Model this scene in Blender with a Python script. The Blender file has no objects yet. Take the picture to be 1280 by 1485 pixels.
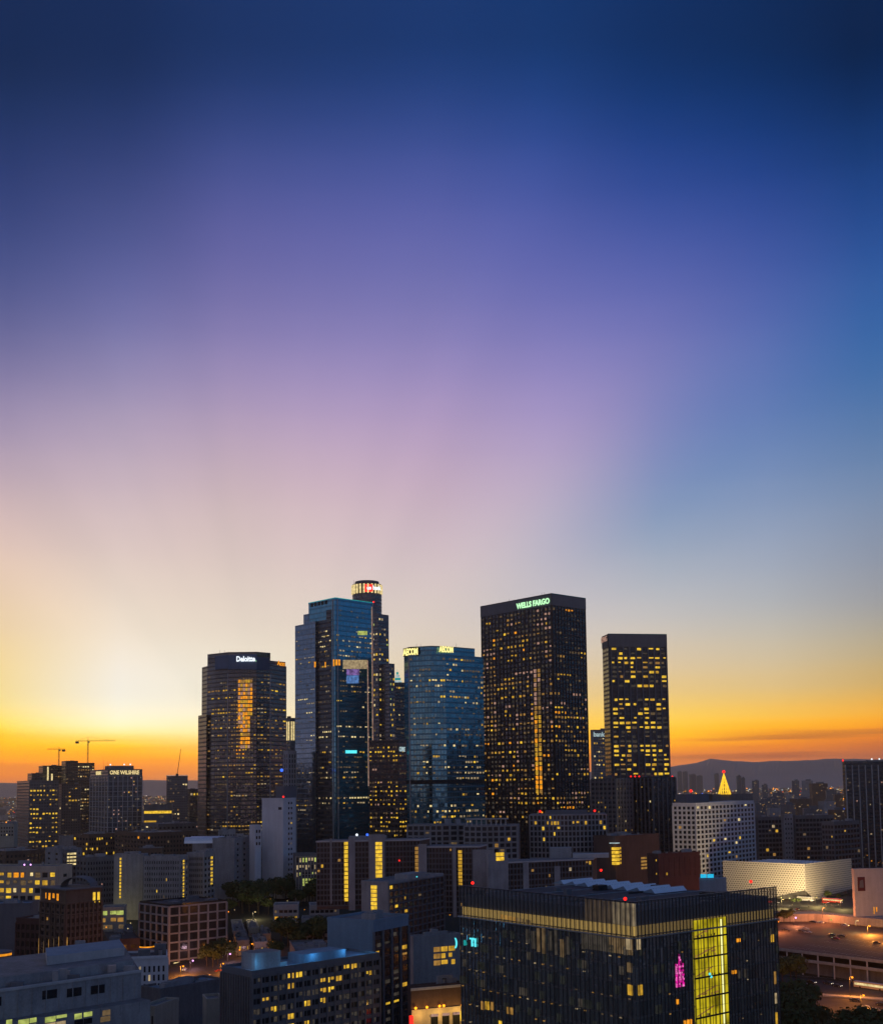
import bpy, math, random
from mathutils import Matrix, Vector
R = math.radians
def S(c, k=1.0):
    """sRGB 0-255 triple -> linear"""
    o = []
    for v in c:
        v = v/255.0
        o.append((v/12.92 if v <= .04045 else ((v+.055)/1.055)**2.4)*k)
    return (o[0], o[1], o[2], 1.0)

# ------------------------------------------------------------------ camera
sc = bpy.context.scene
H, F, HOR = 125.0, 1650.0, 1140.0          # eye height (m), focal length (photo pixels), horizon row
PITCH, ROLL = R(5.0), R(-0.7)
cd = bpy.data.cameras.new('camera'); cam = bpy.data.objects.new('camera', cd)
sc.collection.objects.link(cam); sc.camera = cam
cam.location = (0, 0, H)
CM = Matrix.Rotation(math.pi/2+PITCH, 4, 'X') @ Matrix.Rotation(ROLL, 4, 'Z')
cam.rotation_euler = CM.to_euler()
cd.sensor_width = 36; cd.lens = 36*F/1485.0
PY = HOR - F*math.tan(PITCH)
cd.shift_y = (PY-742.5)/1485.0
cd.clip_start = 1; cd.clip_end = 90000

# ------------------------------------------------------------------ sky (dusk, after sunset, glow low in the south-west)
w = bpy.data.worlds.new('World'); sc.world = w; w.use_nodes = True
nt = w.node_tree; nt.nodes.clear()
def N(t, **k):
    n = nt.nodes.new(t)
    for a, b in k.items(): setattr(n, a, b)
    return n
def L(a, b): nt.links.new(a, b)
def M(op, a, b=None, c=None, clamp=False):
    n = N('ShaderNodeMath', operation=op, use_clamp=clamp)
    for i, v in enumerate((a, b, c)):
        if v is None: continue
        if isinstance(v, (int, float)): n.inputs[i].default_value = v
        else: L(v, n.inputs[i])
    return n.outputs[0]
tc = N('ShaderNodeTexCoord'); sp = N('ShaderNodeSeparateXYZ'); L(tc.outputs['Generated'], sp.inputs[0])
az = M('MULTIPLY', M('ARCTAN2', sp.outputs[0], sp.outputs[1]), 180/math.pi)
el = M('MULTIPLY', M('ARCSINE', sp.outputs[2]), 180/math.pi)
elf = M('DIVIDE', M('ADD', el, 5.0), 65.0, clamp=True)
# faint cloud bank near the horizon: displaces the elevation a little
nz = N('ShaderNodeTexNoise'); nz.inputs['Scale'].default_value = 3.0; nz.inputs['Detail'].default_value = 5
mp = N('ShaderNodeMapping'); mp.inputs['Scale'].default_value = (1, 1, 14); L(tc.outputs['Generated'], mp.inputs[0]); L(mp.outputs[0], nz.inputs['Vector'])
wob = M('MULTIPLY', M('SUBTRACT', nz.outputs['Fac'], .5), .008)
elf = M('ADD', elf, wob)
COLS = [  # azimuth (deg), rows (elevation deg, sRGB)
 (-150, [(-5,(90,90,112)),(0,(160,146,158)),(6,(134,138,166)),(20,(120,122,148)),(60,(76,82,110))]),
 (-75,  [(-5,(90,88,104)),(0,(150,142,160)),(5,(130,138,168)),(20,(112,116,148)),(60,(76,82,110))]),
]
PX = [ # photo column x -> rows (photo y, sRGB)
 (0,   [(0,(18,36,72)),(100,(28,48,92)),(200,(44,58,110)),(300,(62,72,126)),(400,(84,88,140)),(500,(120,112,155)),(600,(168,148,178)),(700,(202,176,182)),(800,(226,200,186)),(900,(244,216,174)),(960,(252,224,160)),(1010,(255,232,160)),(1040,(255,222,90)),(1060,(255,194,0)),(1090,(250,150,0)),(1110,(224,118,16)),(1125,(196,108,48)),(1140,(150,105,85))]),
 (170, [(0,(20,40,80)),(100,(32,52,100)),(200,(54,66,120)),(300,(78,84,140)),(400,(102,102,158)),(500,(138,128,172)),(600,(180,158,184)),(700,(208,184,192)),(800,(228,206,198)),(900,(246,230,208)),(960,(252,242,226)),(1010,(255,252,240)),(1050,(255,242,186)),(1068,(255,208,20)),(1085,(252,168,0)),(1105,(238,128,6)),(1120,(206,112,36)),(1140,(150,105,85))]),
 (330, [(0,(24,48,94)),(100,(42,62,118)),(200,(70,80,142)),(300,(98,96,158)),(400,(118,110,166)),(500,(152,134,180)),(600,(188,160,188)),(700,(214,186,190)),(800,(226,204,198)),(900,(240,224,206)),(960,(250,238,218)),(1020,(255,248,226)),(1060,(252,226,150)),(1085,(255,180,6)),(1110,(240,132,10)),(1140,(160,110,85))]),
 (640, [(0,(22,52,104)),(100,(40,66,128)),(200,(68,82,150)),(300,(96,98,166)),(400,(116,112,172)),(500,(148,132,184)),(600,(182,154,192)),(700,(206,176,194)),(800,(216,196,202)),(900,(226,212,202)),(960,(234,216,190)),(1020,(246,214,150)),(1060,(252,200,80)),(1090,(248,165,40)),(1110,(220,130,50)),(1140,(150,105,85))]),
 (800, [(0,(18,52,104)),(100,(32,64,128)),(200,(56,78,150)),(300,(86,94,166)),(400,(108,108,176)),(500,(140,128,186)),(600,(172,150,196)),(700,(192,172,198)),(800,(206,196,206)),(900,(218,208,202)),(960,(230,212,184)),(1020,(245,212,145)),(1060,(252,200,70)),(1090,(246,160,40)),(1110,(220,130,50)),(1140,(150,105,85))]),
 (960, [(0,(12,46,94)),(100,(18,56,118)),(200,(34,68,142)),(300,(62,84,160)),(400,(92,102,174)),(500,(120,122,186)),(600,(132,136,190)),(700,(142,152,192)),(800,(170,178,196)),(900,(206,202,200)),(960,(232,210,178)),(1020,(250,212,140)),(1055,(253,204,66)),(1080,(250,172,16)),(1100,(222,130,40)),(1140,(160,112,92))]),
 (1120,[(0,(8,40,84)),(100,(12,52,110)),(200,(20,64,136)),(300,(38,78,154)),(400,(58,94,168)),(500,(70,108,176)),(600,(86,124,180)),(700,(112,144,186)),(800,(146,166,190)),(880,(180,184,190)),(940,(208,196,176)),(1000,(236,204,140)),(1045,(248,192,72)),(1068,(246,168,12)),(1085,(226,136,28)),(1100,(196,110,42)),(1140,(150,100,85))]),
 (1280,[(0,(4,26,58)),(100,(8,42,90)),(200,(12,58,118)),(300,(18,72,140)),(400,(28,92,158)),(500,(50,108,166)),(600,(78,122,168)),(700,(108,138,172)),(800,(138,152,172)),(880,(160,162,168)),(940,(186,176,150)),(1000,(222,184,110)),(1040,(240,174,66)),(1062,(236,150,30)),(1080,(196,110,48)),(1100,(160,92,66)),(1140,(140,95,85))]),
]
PB = {640: [(0,(16,46,96)),(500,(120,125,182)),(700,(168,166,196)),(800,(200,188,200)),(900,(222,210,204)),(960,(234,214,190)),(1020,(248,214,148)),(1060,(255,200,60)),(1090,(252,158,16)),(1110,(226,120,30)),(1140,(160,95,70))],
 800: [(0,(16,46,96)),(300,(50,86,158)),(500,(92,118,182)),(600,(118,136,190)),(700,(146,158,196)),(800,(184,180,200)),(900,(214,206,204)),(960,(230,212,186)),(1020,(248,212,140)),(1060,(255,200,50)),(1090,(252,158,10)),(1110,(226,120,30)),(1140,(160,95,70))],
 960: [(0,(12,44,92)),(300,(36,80,154)),(500,(70,108,178)),(600,(92,124,186)),(700,(122,146,190)),(800,(158,172,194)),(900,(204,200,198)),(960,(230,208,174)),(1010,(250,212,136)),(1055,(255,206,40)),(1080,(252,170,0)),(1100,(226,118,30)),(1140,(150,92,76))],
 1120:[(0,(8,38,80)),(100,(12,50,108)),(200,(22,62,134)),(300,(40,76,152)),(400,(58,92,166)),(500,(78,108,174)),(600,(98,124,180)),(700,(124,146,186)),(800,(156,168,190)),(880,(184,186,190)),(940,(210,198,176)),(1000,(238,204,140)),(1045,(250,192,50)),(1068,(252,166,0)),(1085,(232,130,12)),(1100,(200,104,34)),(1140,(150,94,80))],
 1280:[(0,(4,26,58)),(100,(10,42,90)),(200,(16,58,118)),(300,(26,72,140)),(400,(40,90,158)),(500,(60,104,164)),(600,(84,118,168)),(700,(114,138,174)),(800,(144,154,174)),(880,(164,164,168)),(940,(190,178,150)),(1000,(224,184,106)),(1040,(244,174,44)),(1062,(244,150,6)),(1080,(206,106,30)),(1100,(160,84,50)),(1140,(138,90,80))]}
PX[5] = (960, [(0,(12,44,92)),(100,(20,56,116)),(200,(38,68,140)),(300,(66,84,158)),(400,(96,102,172)),(500,(126,122,182)),(600,(150,140,188)),(700,(176,160,194)),(800,(198,186,202)),(900,(214,204,202)),(960,(232,210,176)),(1020,(250,212,136)),(1055,(255,206,40)),(1080,(252,170,0)),(1100,(226,118,30)),(1140,(150,92,76))])
PX[6] = (1120, [(0,(8,38,80)),(100,(14,50,106)),(200,(28,62,130)),(300,(54,78,152)),(400,(82,96,166)),(500,(112,116,178)),(700,(150,152,190)),(800,(170,170,194)),(900,(196,192,192)),(1000,(236,204,140)),(1045,(250,194,60)),(1068,(250,168,0)),(1085,(232,130,16)),(1100,(200,104,34)),(1140,(140,88,76))])
PX[7] = (1280, [(0,(4,26,58)),(100,(10,42,90)),(200,(22,58,118)),(300,(42,74,142)),(400,(68,92,158)),(600,(110,125,172)),(800,(150,156,176)),(900,(176,172,166)),(1000,(222,184,110)),(1040,(242,174,50)),(1062,(242,150,10)),(1080,(206,106,30)),(1100,(160,84,50)),(1140,(130,84,76))])
def conv(x, rows):
    a = math.degrees(math.atan((x-640)/F)); e = [(math.degrees(math.atan((HOR-y)/F*math.cos(R(a)))), c) for y, c in rows]
    e.append((60, (26, 50, 100))); e.append((-5, (120, 90, 80))); e.sort(); return (a, e)
BACK0 = COLS
BACK1 = [(60, [(-5,(80,80,96)),(0,(130,124,142)),(4,(84,130,174)),(20,(56,102,154)),(60,(48,62,106))]),
         (110,[(-5,(76,86,106)),(0,(100,118,150)),(4,(62,126,172)),(20,(54,100,154)),(60,(50,66,110))]),
         (180,[(-5,(90,90,112)),(0,(160,146,158)),(6,(134,138,166)),(20,(120,122,148)),(60,(76,82,110))])]
def ramp(rows):
    r = N('ShaderNodeValToRGB'); cr = r.color_ramp; cr.interpolation = 'B_SPLINE' if len(rows) > 9 else 'LINEAR'
    pts = [((e+5)/65, c) for e, c in rows]
    while len(cr.elements) < len(pts): cr.elements.new(.5)
    for i, (p, c) in enumerate(pts): cr.elements[i].position = p
    for i, (p, c) in enumerate(pts): cr.elements[i].color = S(c)
    L(elf, r.inputs[0]); return r.outputs[0]
def chain(cols):
    cur = ramp(cols[0][1])
    for (a0, _), (a1, rows) in zip(cols, cols[1:]):
        m = N('ShaderNodeMapRange', interpolation_type='LINEAR' if abs(a1-a0) < 20 else 'SMOOTHSTEP'); L(az, m.inputs[0])
        m.inputs[1].default_value = a0; m.inputs[2].default_value = a1
        mx = N('ShaderNodeMix', data_type='RGBA'); L(m.outputs[0], mx.inputs[0]); L(cur, mx.inputs[6]); L(ramp(rows), mx.inputs[7]); cur = mx.outputs[2]
    return cur
pink = chain(BACK0+[conv(x, r) for x, r in PX]+BACK1)
blue = chain([conv(x, r) for x, r in sorted(PB.items())]+BACK1)
# crepuscular fan: angle round the sunken sun, measured on the sky
gx = M('DIVIDE', sp.outputs[0], M('MAXIMUM', sp.outputs[1], .05)); gz_ = M('DIVIDE', sp.outputs[2], M('MAXIMUM', sp.outputs[1], .05))
SX, SZ = (400-640)/F, (HOR-1165)/F
ang = M('ARCTAN2', M('SUBTRACT', gz_, SZ), M('SUBTRACT', gx, SX))
be = N('ShaderNodeMapRange', interpolation_type='SMOOTHSTEP'); L(ang, be.inputs[0]); be.inputs[1].default_value = R(52); be.inputs[2].default_value = R(35); 
mx = N('ShaderNodeMix', data_type='RGBA'); L(be.outputs[0], mx.inputs[0]); L(pink, mx.inputs[6]); L(blue, mx.inputs[7]); cur = mx.outputs[2]
fn_ = N('ShaderNodeTexNoise', noise_dimensions='1D'); fn_.inputs['Scale'].default_value = 3.2; fn_.inputs['Detail'].default_value = 1.5; L(ang, fn_.inputs['W'])
fade = N('ShaderNodeMapRange', interpolation_type='SMOOTHSTEP'); L(el, fade.inputs[0]); fade.inputs[1].default_value = 4; fade.inputs[2].default_value = 14
rayk = M('MULTIPLY_ADD', M('MULTIPLY', M('SUBTRACT', fn_.outputs['Fac'], .5), fade.outputs[0]), .27, 1.0)
lft = N('ShaderNodeMapRange', interpolation_type='SMOOTHSTEP'); L(ang, lft.inputs[0]); lft.inputs[1].default_value = R(124); lft.inputs[2].default_value = R(131); lft.inputs[3].default_value = .955; lft.inputs[4].default_value = 1.0
rk = M('MULTIPLY', rayk, lft.outputs[0]); cc = N('ShaderNodeCombineXYZ'); L(rk, cc.inputs[0]); L(M('MULTIPLY_ADD', rk, .8, .2), cc.inputs[1]); L(M('MULTIPLY_ADD', rk, .7, .3), cc.inputs[2])
vm = N('ShaderNodeVectorMath', operation='MULTIPLY'); L(cur, vm.inputs[0]); L(cc.outputs[0], vm.inputs[1]); cur = vm.outputs[0]
hi = N('ShaderNodeMapRange', interpolation_type='SMOOTHSTEP'); L(el, hi.inputs[0]); hi.inputs[1].default_value = 10; hi.inputs[2].default_value = 22
hx = N('ShaderNodeMix', data_type='RGBA'); L(hi.outputs[0], hx.inputs[0]); hx.inputs[6].default_value = (1, 1, 1, 1); hx.inputs[7].default_value = (1.0, 1.07, 1.09, 1)
vq = N('ShaderNodeVectorMath', operation='MULTIPLY'); L(cur, vq.inputs[0]); L(hx.outputs[2], vq.inputs[1]); cur = vq.outputs[0]
# thin dusky cloud bank low on the right, and a fainter one on the left
cn = N('ShaderNodeTexNoise'); cn.inputs['Scale'].default_value = 4.0; cn.inputs['Detail'].default_value = 6; cmp_ = N('ShaderNodeMapping'); cmp_.inputs['Scale'].default_value = (1, 1, 26); L(tc.outputs['Generated'], cmp_.inputs[0]); L(cmp_.outputs[0], cn.inputs['Vector'])
cm1 = N('ShaderNodeMapRange', interpolation_type='SMOOTHSTEP'); L(cn.outputs['Fac'], cm1.inputs[0]); cm1.inputs[1].default_value = .44; cm1.inputs[2].default_value = .62
cm2 = N('ShaderNodeMapRange', interpolation_type='SMOOTHSTEP'); L(el, cm2.inputs[0]); cm2.inputs[1].default_value = 3.0; cm2.inputs[2].default_value = 1.7
cm3 = N('ShaderNodeMapRange', interpolation_type='SMOOTHSTEP'); L(az, cm3.inputs[0]); cm3.inputs[1].default_value = 6; cm3.inputs[2].default_value = 19; cm3.inputs[3].default_value = .25
cmx = N('ShaderNodeMix', data_type='RGBA'); L(M('MULTIPLY', M('MULTIPLY', cm1.outputs[0], cm2.outputs[0]), M('MULTIPLY', cm3.outputs[0], .85)), cmx.inputs[0]); L(cur, cmx.inputs[6]); cmx.inputs[7].default_value = S((150, 78, 46)); cur = cmx.outputs[2]
# physical sky mixed in lightly (sun just under the horizon)
sky = N('ShaderNodeTexSky', sky_type='NISHITA'); sky.sun_disc = False; sky.sun_elevation = R(-2); sky.sun_rotation = R(-14)
sk = N('ShaderNodeMix', data_type='RGBA', blend_type='ADD'); sk.inputs[0].default_value = .01; L(cur, sk.inputs[6]); L(sky.outputs[0], sk.inputs[7])
bg = N('ShaderNodeBackground'); L(sk.outputs[2], bg.inputs[0]); 
boost = N('ShaderNodeMapRange', interpolation_type='SMOOTHSTEP'); L(el, boost.inputs[0]); boost.inputs[1].default_value = .3; boost.inputs[2].default_value = 5.0
boost.inputs[3].default_value = 1.75; boost.inputs[4].default_value = 1.0; L(boost.outputs[0], bg.inputs[1])
wo = N('ShaderNodeOutputWorld'); L(bg.outputs[0], wo.inputs[0])
w.cycles.sampling_method = 'MANUAL'; w.cycles.sample_map_resolution = 512

sun = bpy.data.lights.new('sun', 'SUN'); sun.energy = .05; sun.angle = R(6); sun.color = (1, .6, .3)
so = bpy.data.objects.new('sun', sun); sc.collection.objects.link(so)
so.rotation_euler = (R(88), 0, R(14+180))     # last warm light from just above the south-west horizon, left of the towers

sc.view_settings.view_transform = 'Standard'; sc.view_settings.look = 'None'
sc.view_settings.exposure = 0; sc.view_settings.gamma = 1
sc.render.engine = 'CYCLES'
sc.cycles.use_denoising = True
sc.cycles.max_bounces = 6; sc.cycles.glossy_bounces = 3; sc.cycles.diffuse_bounces = 2; sc.cycles.volume_bounces = 0
sc.cycles.sample_clamp_indirect = 3

# ------------------------------------------------------------------ camera model helpers (pixel of the photo -> direction)
def ray(px, py):
    v = CM @ Vector(((px-640)/F, (PY-py)/F, -1.0))
    return v/v.y
CI = CM.inverted()
def proj(p):
    v = CI @ Vector((p[0], p[1], p[2]-H)); return 640+F*v.x/-v.z, PY-F*v.y/-v.z
def pt(px, D):                       # plan point seen at column px, D metres ahead
    return Vector((ray(px, HOR).x*D, D))
def zat(p, py):                      # height that shows at row py above/below the plan point p
    px = proj((p[0], p[1], H))[0]
    return H+ray(px, py).z*p[1]
def sm(t): t = max(0, min(1, t)); return t*t*(3-2*t)
def interp(t, tab):
    if t <= tab[0][0]: return tab[0][1]
    for (a, u), (b, v) in zip(tab, tab[1:]):
        if t <= b: return u+(v-u)*(t-a)/(b-a)
    return tab[-1][1]
def gz(x, y):                        # terrain height
    rt = interp(y, [(0,20),(400,26),(600,27),(700,35),(850,42),(1200,42),(2200,14),(4000,26),(8000,78),(12000,100)])
    lf = interp(y, [(0,20),(450,26),(560,30),(620,37),(750,52),(1000,55),(2200,14),(4000,26),(8000,78),(12000,100)])
    k = sm((x/max(y, 100)+.05)/.15) if y > 0 else 1
    return lf+(rt-lf)*k
def gpt(px, py):                     # ground point seen at a pixel (march)
    r = ray(px, py); D = 150.0
    while H+r.z*D > gz(r.x*D, D) and D < 9000: D += 2
    return Vector((r.x*D, D, gz(r.x*D, D)))

# ------------------------------------------------------------------ materials
MATS = {}
def mat(name):
    m = bpy.data.materials.new(name); m.use_nodes = True
    global nt; nt = m.node_tree; nt.nodes.clear(); MATS[name] = m
    return m
def out(sh):
    o = N('ShaderNodeOutputMaterial'); L(sh, o.inputs[0])
def noisefac(scale, detail=4, vec=None, mscale=None):
    n = N('ShaderNodeTexNoise'); n.inputs['Scale'].default_value = scale; n.inputs['Detail'].default_value = detail
    t = N('ShaderNodeTexCoord'); v = vec or t.outputs['Object']
    if mscale:
        q = N('ShaderNodeMapping'); q.inputs['Scale'].default_value = mscale; L(v, q.inputs[0]); v = q.outputs[0]
    L(v, n.inputs['Vector']); return n.outputs['Fac']
def mixc(f, a, b):
    m = N('ShaderNodeMix', data_type='RGBA')
    for i, v in ((0, f), (6, a), (7, b)):
        if isinstance(v, (tuple, float, int)): m.inputs[i].default_value = v
        else: L(v, m.inputs[i])
    return m.outputs[2]
def C4(c, k=1): return (c[0]*k, c[1]*k, c[2]*k, 1)
def plain(name, c, rough=.85, metal=0, var=.35, scale=.15, spec=.3):
    m = mat(name); b = N('ShaderNodeBsdfPrincipled')
    f1 = noisefac(scale); f2 = noisefac(.6, 3, mscale=(1, 1, .12))
    f3 = noisefac(1.6, 6); f = M('MULTIPLY_ADD', M('ADD', f1, f2), .36, M('MULTIPLY', f3, .28))
    mr = N('ShaderNodeMapRange'); L(f, mr.inputs[0]); mr.inputs[1].default_value = .35; mr.inputs[2].default_value = .65
    L(mixc(mr.outputs[0], C4(c, 1-var), C4(c, 1+var*.6)), b.inputs['Base Color'])
    b.inputs['Roughness'].default_value = rough; b.inputs['Metallic'].default_value = metal
    b.inputs['Specular IOR Level'].default_value = spec
    out(b.outputs[0]); return m
def curtain(name, glass, frame, bw=1.5, fh=4.0, mw=.12, sw=.3, rough=.12, gmetal=.85, jit=.02, frough=.5, fmetal=0.0, dimvar=.5):
    """glazed wall: panes bw x fh metres, vertical mullion share mw, spandrel share sw (UV in metres)"""
    m = mat(name); b = N('ShaderNodeBsdfPrincipled')
    uv = N('ShaderNodeUVMap'); s = N('ShaderNodeSeparateXYZ'); L(uv.outputs[0], s.inputs[0])
    u = M('DIVIDE', s.outputs[0], bw); v = M('DIVIDE', s.outputs[1], fh)
    fu = M('FRACT', u); fv = M('FRACT', v)
    gm = M('MULTIPLY', M('GREATER_THAN', fu, mw), M('GREATER_THAN', fv, sw))
    cb = N('ShaderNodeCombineXYZ'); L(M('FLOOR', u), cb.inputs[0]); L(M('FLOOR', v), cb.inputs[1])
    wn = N('ShaderNodeTexWhiteNoise', noise_dimensions='3D'); L(cb.outputs[0], wn.inputs['Vector'])
    cb2 = N('ShaderNodeCombineXYZ'); L(M('FLOOR', v), cb2.inputs[1])
    wn2 = N('ShaderNodeTexWhiteNoise', noise_dimensions='3D'); L(cb2.outputs[0], wn2.inputs['Vector'])
    r = M('ADD', M('MULTIPLY', wn.outputs['Value'], .6), M('MULTIPLY', wn2.outputs['Value'], .4))
    g = mixc(r, C4(glass, 1-dimvar), C4(glass, 1+dimvar*.5))
    L(mixc(gm, C4(frame), g), b.inputs['Base Color'])
    L(M('MULTIPLY_ADD', gm, rough-frough, frough), b.inputs['Roughness'])
    L(M('MULTIPLY_ADD', gm, gmetal-fmetal, fmetal), b.inputs['Metallic'])
    geo = N('ShaderNodeNewGeometry')
    vm = N('ShaderNodeVectorMath', operation='SUBTRACT'); L(wn.outputs['Color'], vm.inputs[0]); vm.inputs[1].default_value = (.5, .5, .5)
    v2 = N('ShaderNodeVectorMath', operation='MULTIPLY_ADD'); L(vm.outputs[0], v2.inputs[0]); v2.inputs[1].default_value = (jit,)*3; L(geo.outputs['Normal'], v2.inputs[2])
    v3 = N('ShaderNodeVectorMath', operation='NORMALIZE'); wv = N('ShaderNodeTexNoise'); wv.inputs['Scale'].default_value = .35; wv.inputs['Detail'].default_value = 2; tco = N('ShaderNodeTexCoord'); L(tco.outputs['Object'], wv.inputs['Vector'])
    w1 = N('ShaderNodeVectorMath', operation='SUBTRACT'); L(wv.outputs['Color'], w1.inputs[0]); w1.inputs[1].default_value = (.5, .5, .5)
    w2 = N('ShaderNodeVectorMath', operation='MULTIPLY_ADD'); L(w1.outputs[0], w2.inputs[0]); w2.inputs[1].default_value = (jit*3,)*3; L(v2.outputs[0], w2.inputs[2])
    L(w2.outputs[0], v3.inputs[0]); L(v3.outputs[0], b.inputs['Normal'])
    out(b.outputs[0]); return m
def lit(name, c, k=1.0, var=.5, sc_=.5, samp=False):
    m = mat(name); e = N('ShaderNodeEmission'); f = noisefac(sc_, 3)
    mr = N('ShaderNodeMapRange'); L(f, mr.inputs[0]); mr.inputs[1].default_value = .3; mr.inputs[2].default_value = .65
    mr.inputs[3].default_value = k*(1-var); mr.inputs[4].default_value = k*(1+var*.3)
    e.inputs[0].default_value = S(c); L(mr.outputs[0], e.inputs[1]); out(e.outputs[0])
    if not samp: m.cycles.emission_sampling = 'NONE'
    return m
lit('lit_yellow', (255,205,62), 1.0); lit('lit_gold', (232,178,58), .8); lit('lit_amber', (178,132,66), .8)
lit('lit_pale', (255,228,160), .95); lit('lit_cream', (196,172,132), .7); lit('lit_dim', (112,92,66), .8)
lit('room_glow', (44,46,44), .8); lit('lit_faint', (74,68,62), .7); lit('lit_orange', (255,160,36), 1.05); lit('lit_green', (196,208,110), .8)  # room_glow: faint glow of the panes added to lift the dark cube glass
lit('lit_cool', (190,215,220), .8); lit('lit_rose', (206,160,140), .7)
lit('glow_white', (240,248,255), 1.3, .1); lit('glow_green', (190,255,190), 1.3, .1); lit('glow_cyan', (90,230,240), 1.2, .1)
lit('glow_yellow', (255,240,150), 1.3, .1); lit('glow_red', (255,36,30), 2.2, .1); lit('glow_blue', (60,110,255), 1.6, .1)
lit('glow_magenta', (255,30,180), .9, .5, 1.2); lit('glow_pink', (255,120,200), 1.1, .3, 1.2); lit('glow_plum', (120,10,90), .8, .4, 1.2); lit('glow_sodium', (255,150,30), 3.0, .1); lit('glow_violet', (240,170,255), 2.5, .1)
lit('glow_tree', (255,200,50), 1.3, .3, .3); lit('glow_teal', (40,190,190), .6, .2); lit('sky_led', (40,190,235), 1.1, .2)
lit('atrium_yellow', (222,200,34), .8, .75, .16); lit('atrium_white', (255,250,170), 1.2, .1)
lit('headlight_glow', (255,240,210), 3.0, .1); lit('taillight_glow', (255,50,25), 1.8, .1)
lit('screen_blue', (96,140,206), .75, .7, .35); lit('screen_violet', (150,116,190), .7, .7, .35)
plain('concrete', (.30,.30,.31)); plain('concrete_dark', (.16,.16,.17)); plain('concrete_light', (.46,.45,.45), var=.2)
plain('white_stone', (.62,.62,.64), var=.15); plain('beige_stone', (.42,.38,.31), var=.25); plain('brown_stone', (.15,.10,.075), var=.3)
plain('banner_red', (.10,.015,.02), .6); plain('red_brick', (.10,.05,.045), var=.3); plain('dark_brick', (.11,.07,.06), var=.3); plain('roof_grey', (.20,.20,.21), var=.4)
plain('roof_dark', (.07,.07,.08), var=.4); plain('roof_blue', (.18,.27,.36), var=.25); plain('dark_metal', (.06,.06,.065), .5, .3)
plain('steel', (.35,.35,.36), .4, .6); plain('bronze', (.05,.035,.03), .45, .4); plain('black', (.015,.015,.018), .6)
plain('slate', (.14,.15,.17), var=.2); plain('dark_glass', (.02,.025,.03), .12, .2, var=.2, spec=.6)
plain('pane_dark', (.03,.035,.045), .15, .3, var=.5, scale=.3, spec=.6); plain('pane_brown', (.05,.035,.03), .2, .3, var=.5, spec=.5)
plain('panel_white', (.75,.80,.86), .3, .3, var=.1); plain('edge_teal', (.04,.30,.30), .4, .5)
plain('bark', (.06,.045,.035)); plain('tyre', (.02,.02,.02), .8); plain('kerb', (.35,.34,.33)); plain('paint_white', (.7,.7,.68), var=.3)
plain('paint_red', (.45,.03,.02), .35, .2, var=.1, spec=.6); plain('paint_black', (.02,.02,.022), .3, .3, var=.1, spec=.6); plain('paint_silver', (.40,.41,.43), .3, .5, var=.1, spec=.6)
plain('asphalt', (.05,.05,.053), var=.4, scale=.08); plain('lot_asphalt', (.065,.058,.060), var=.45, scale=.09)
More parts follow.
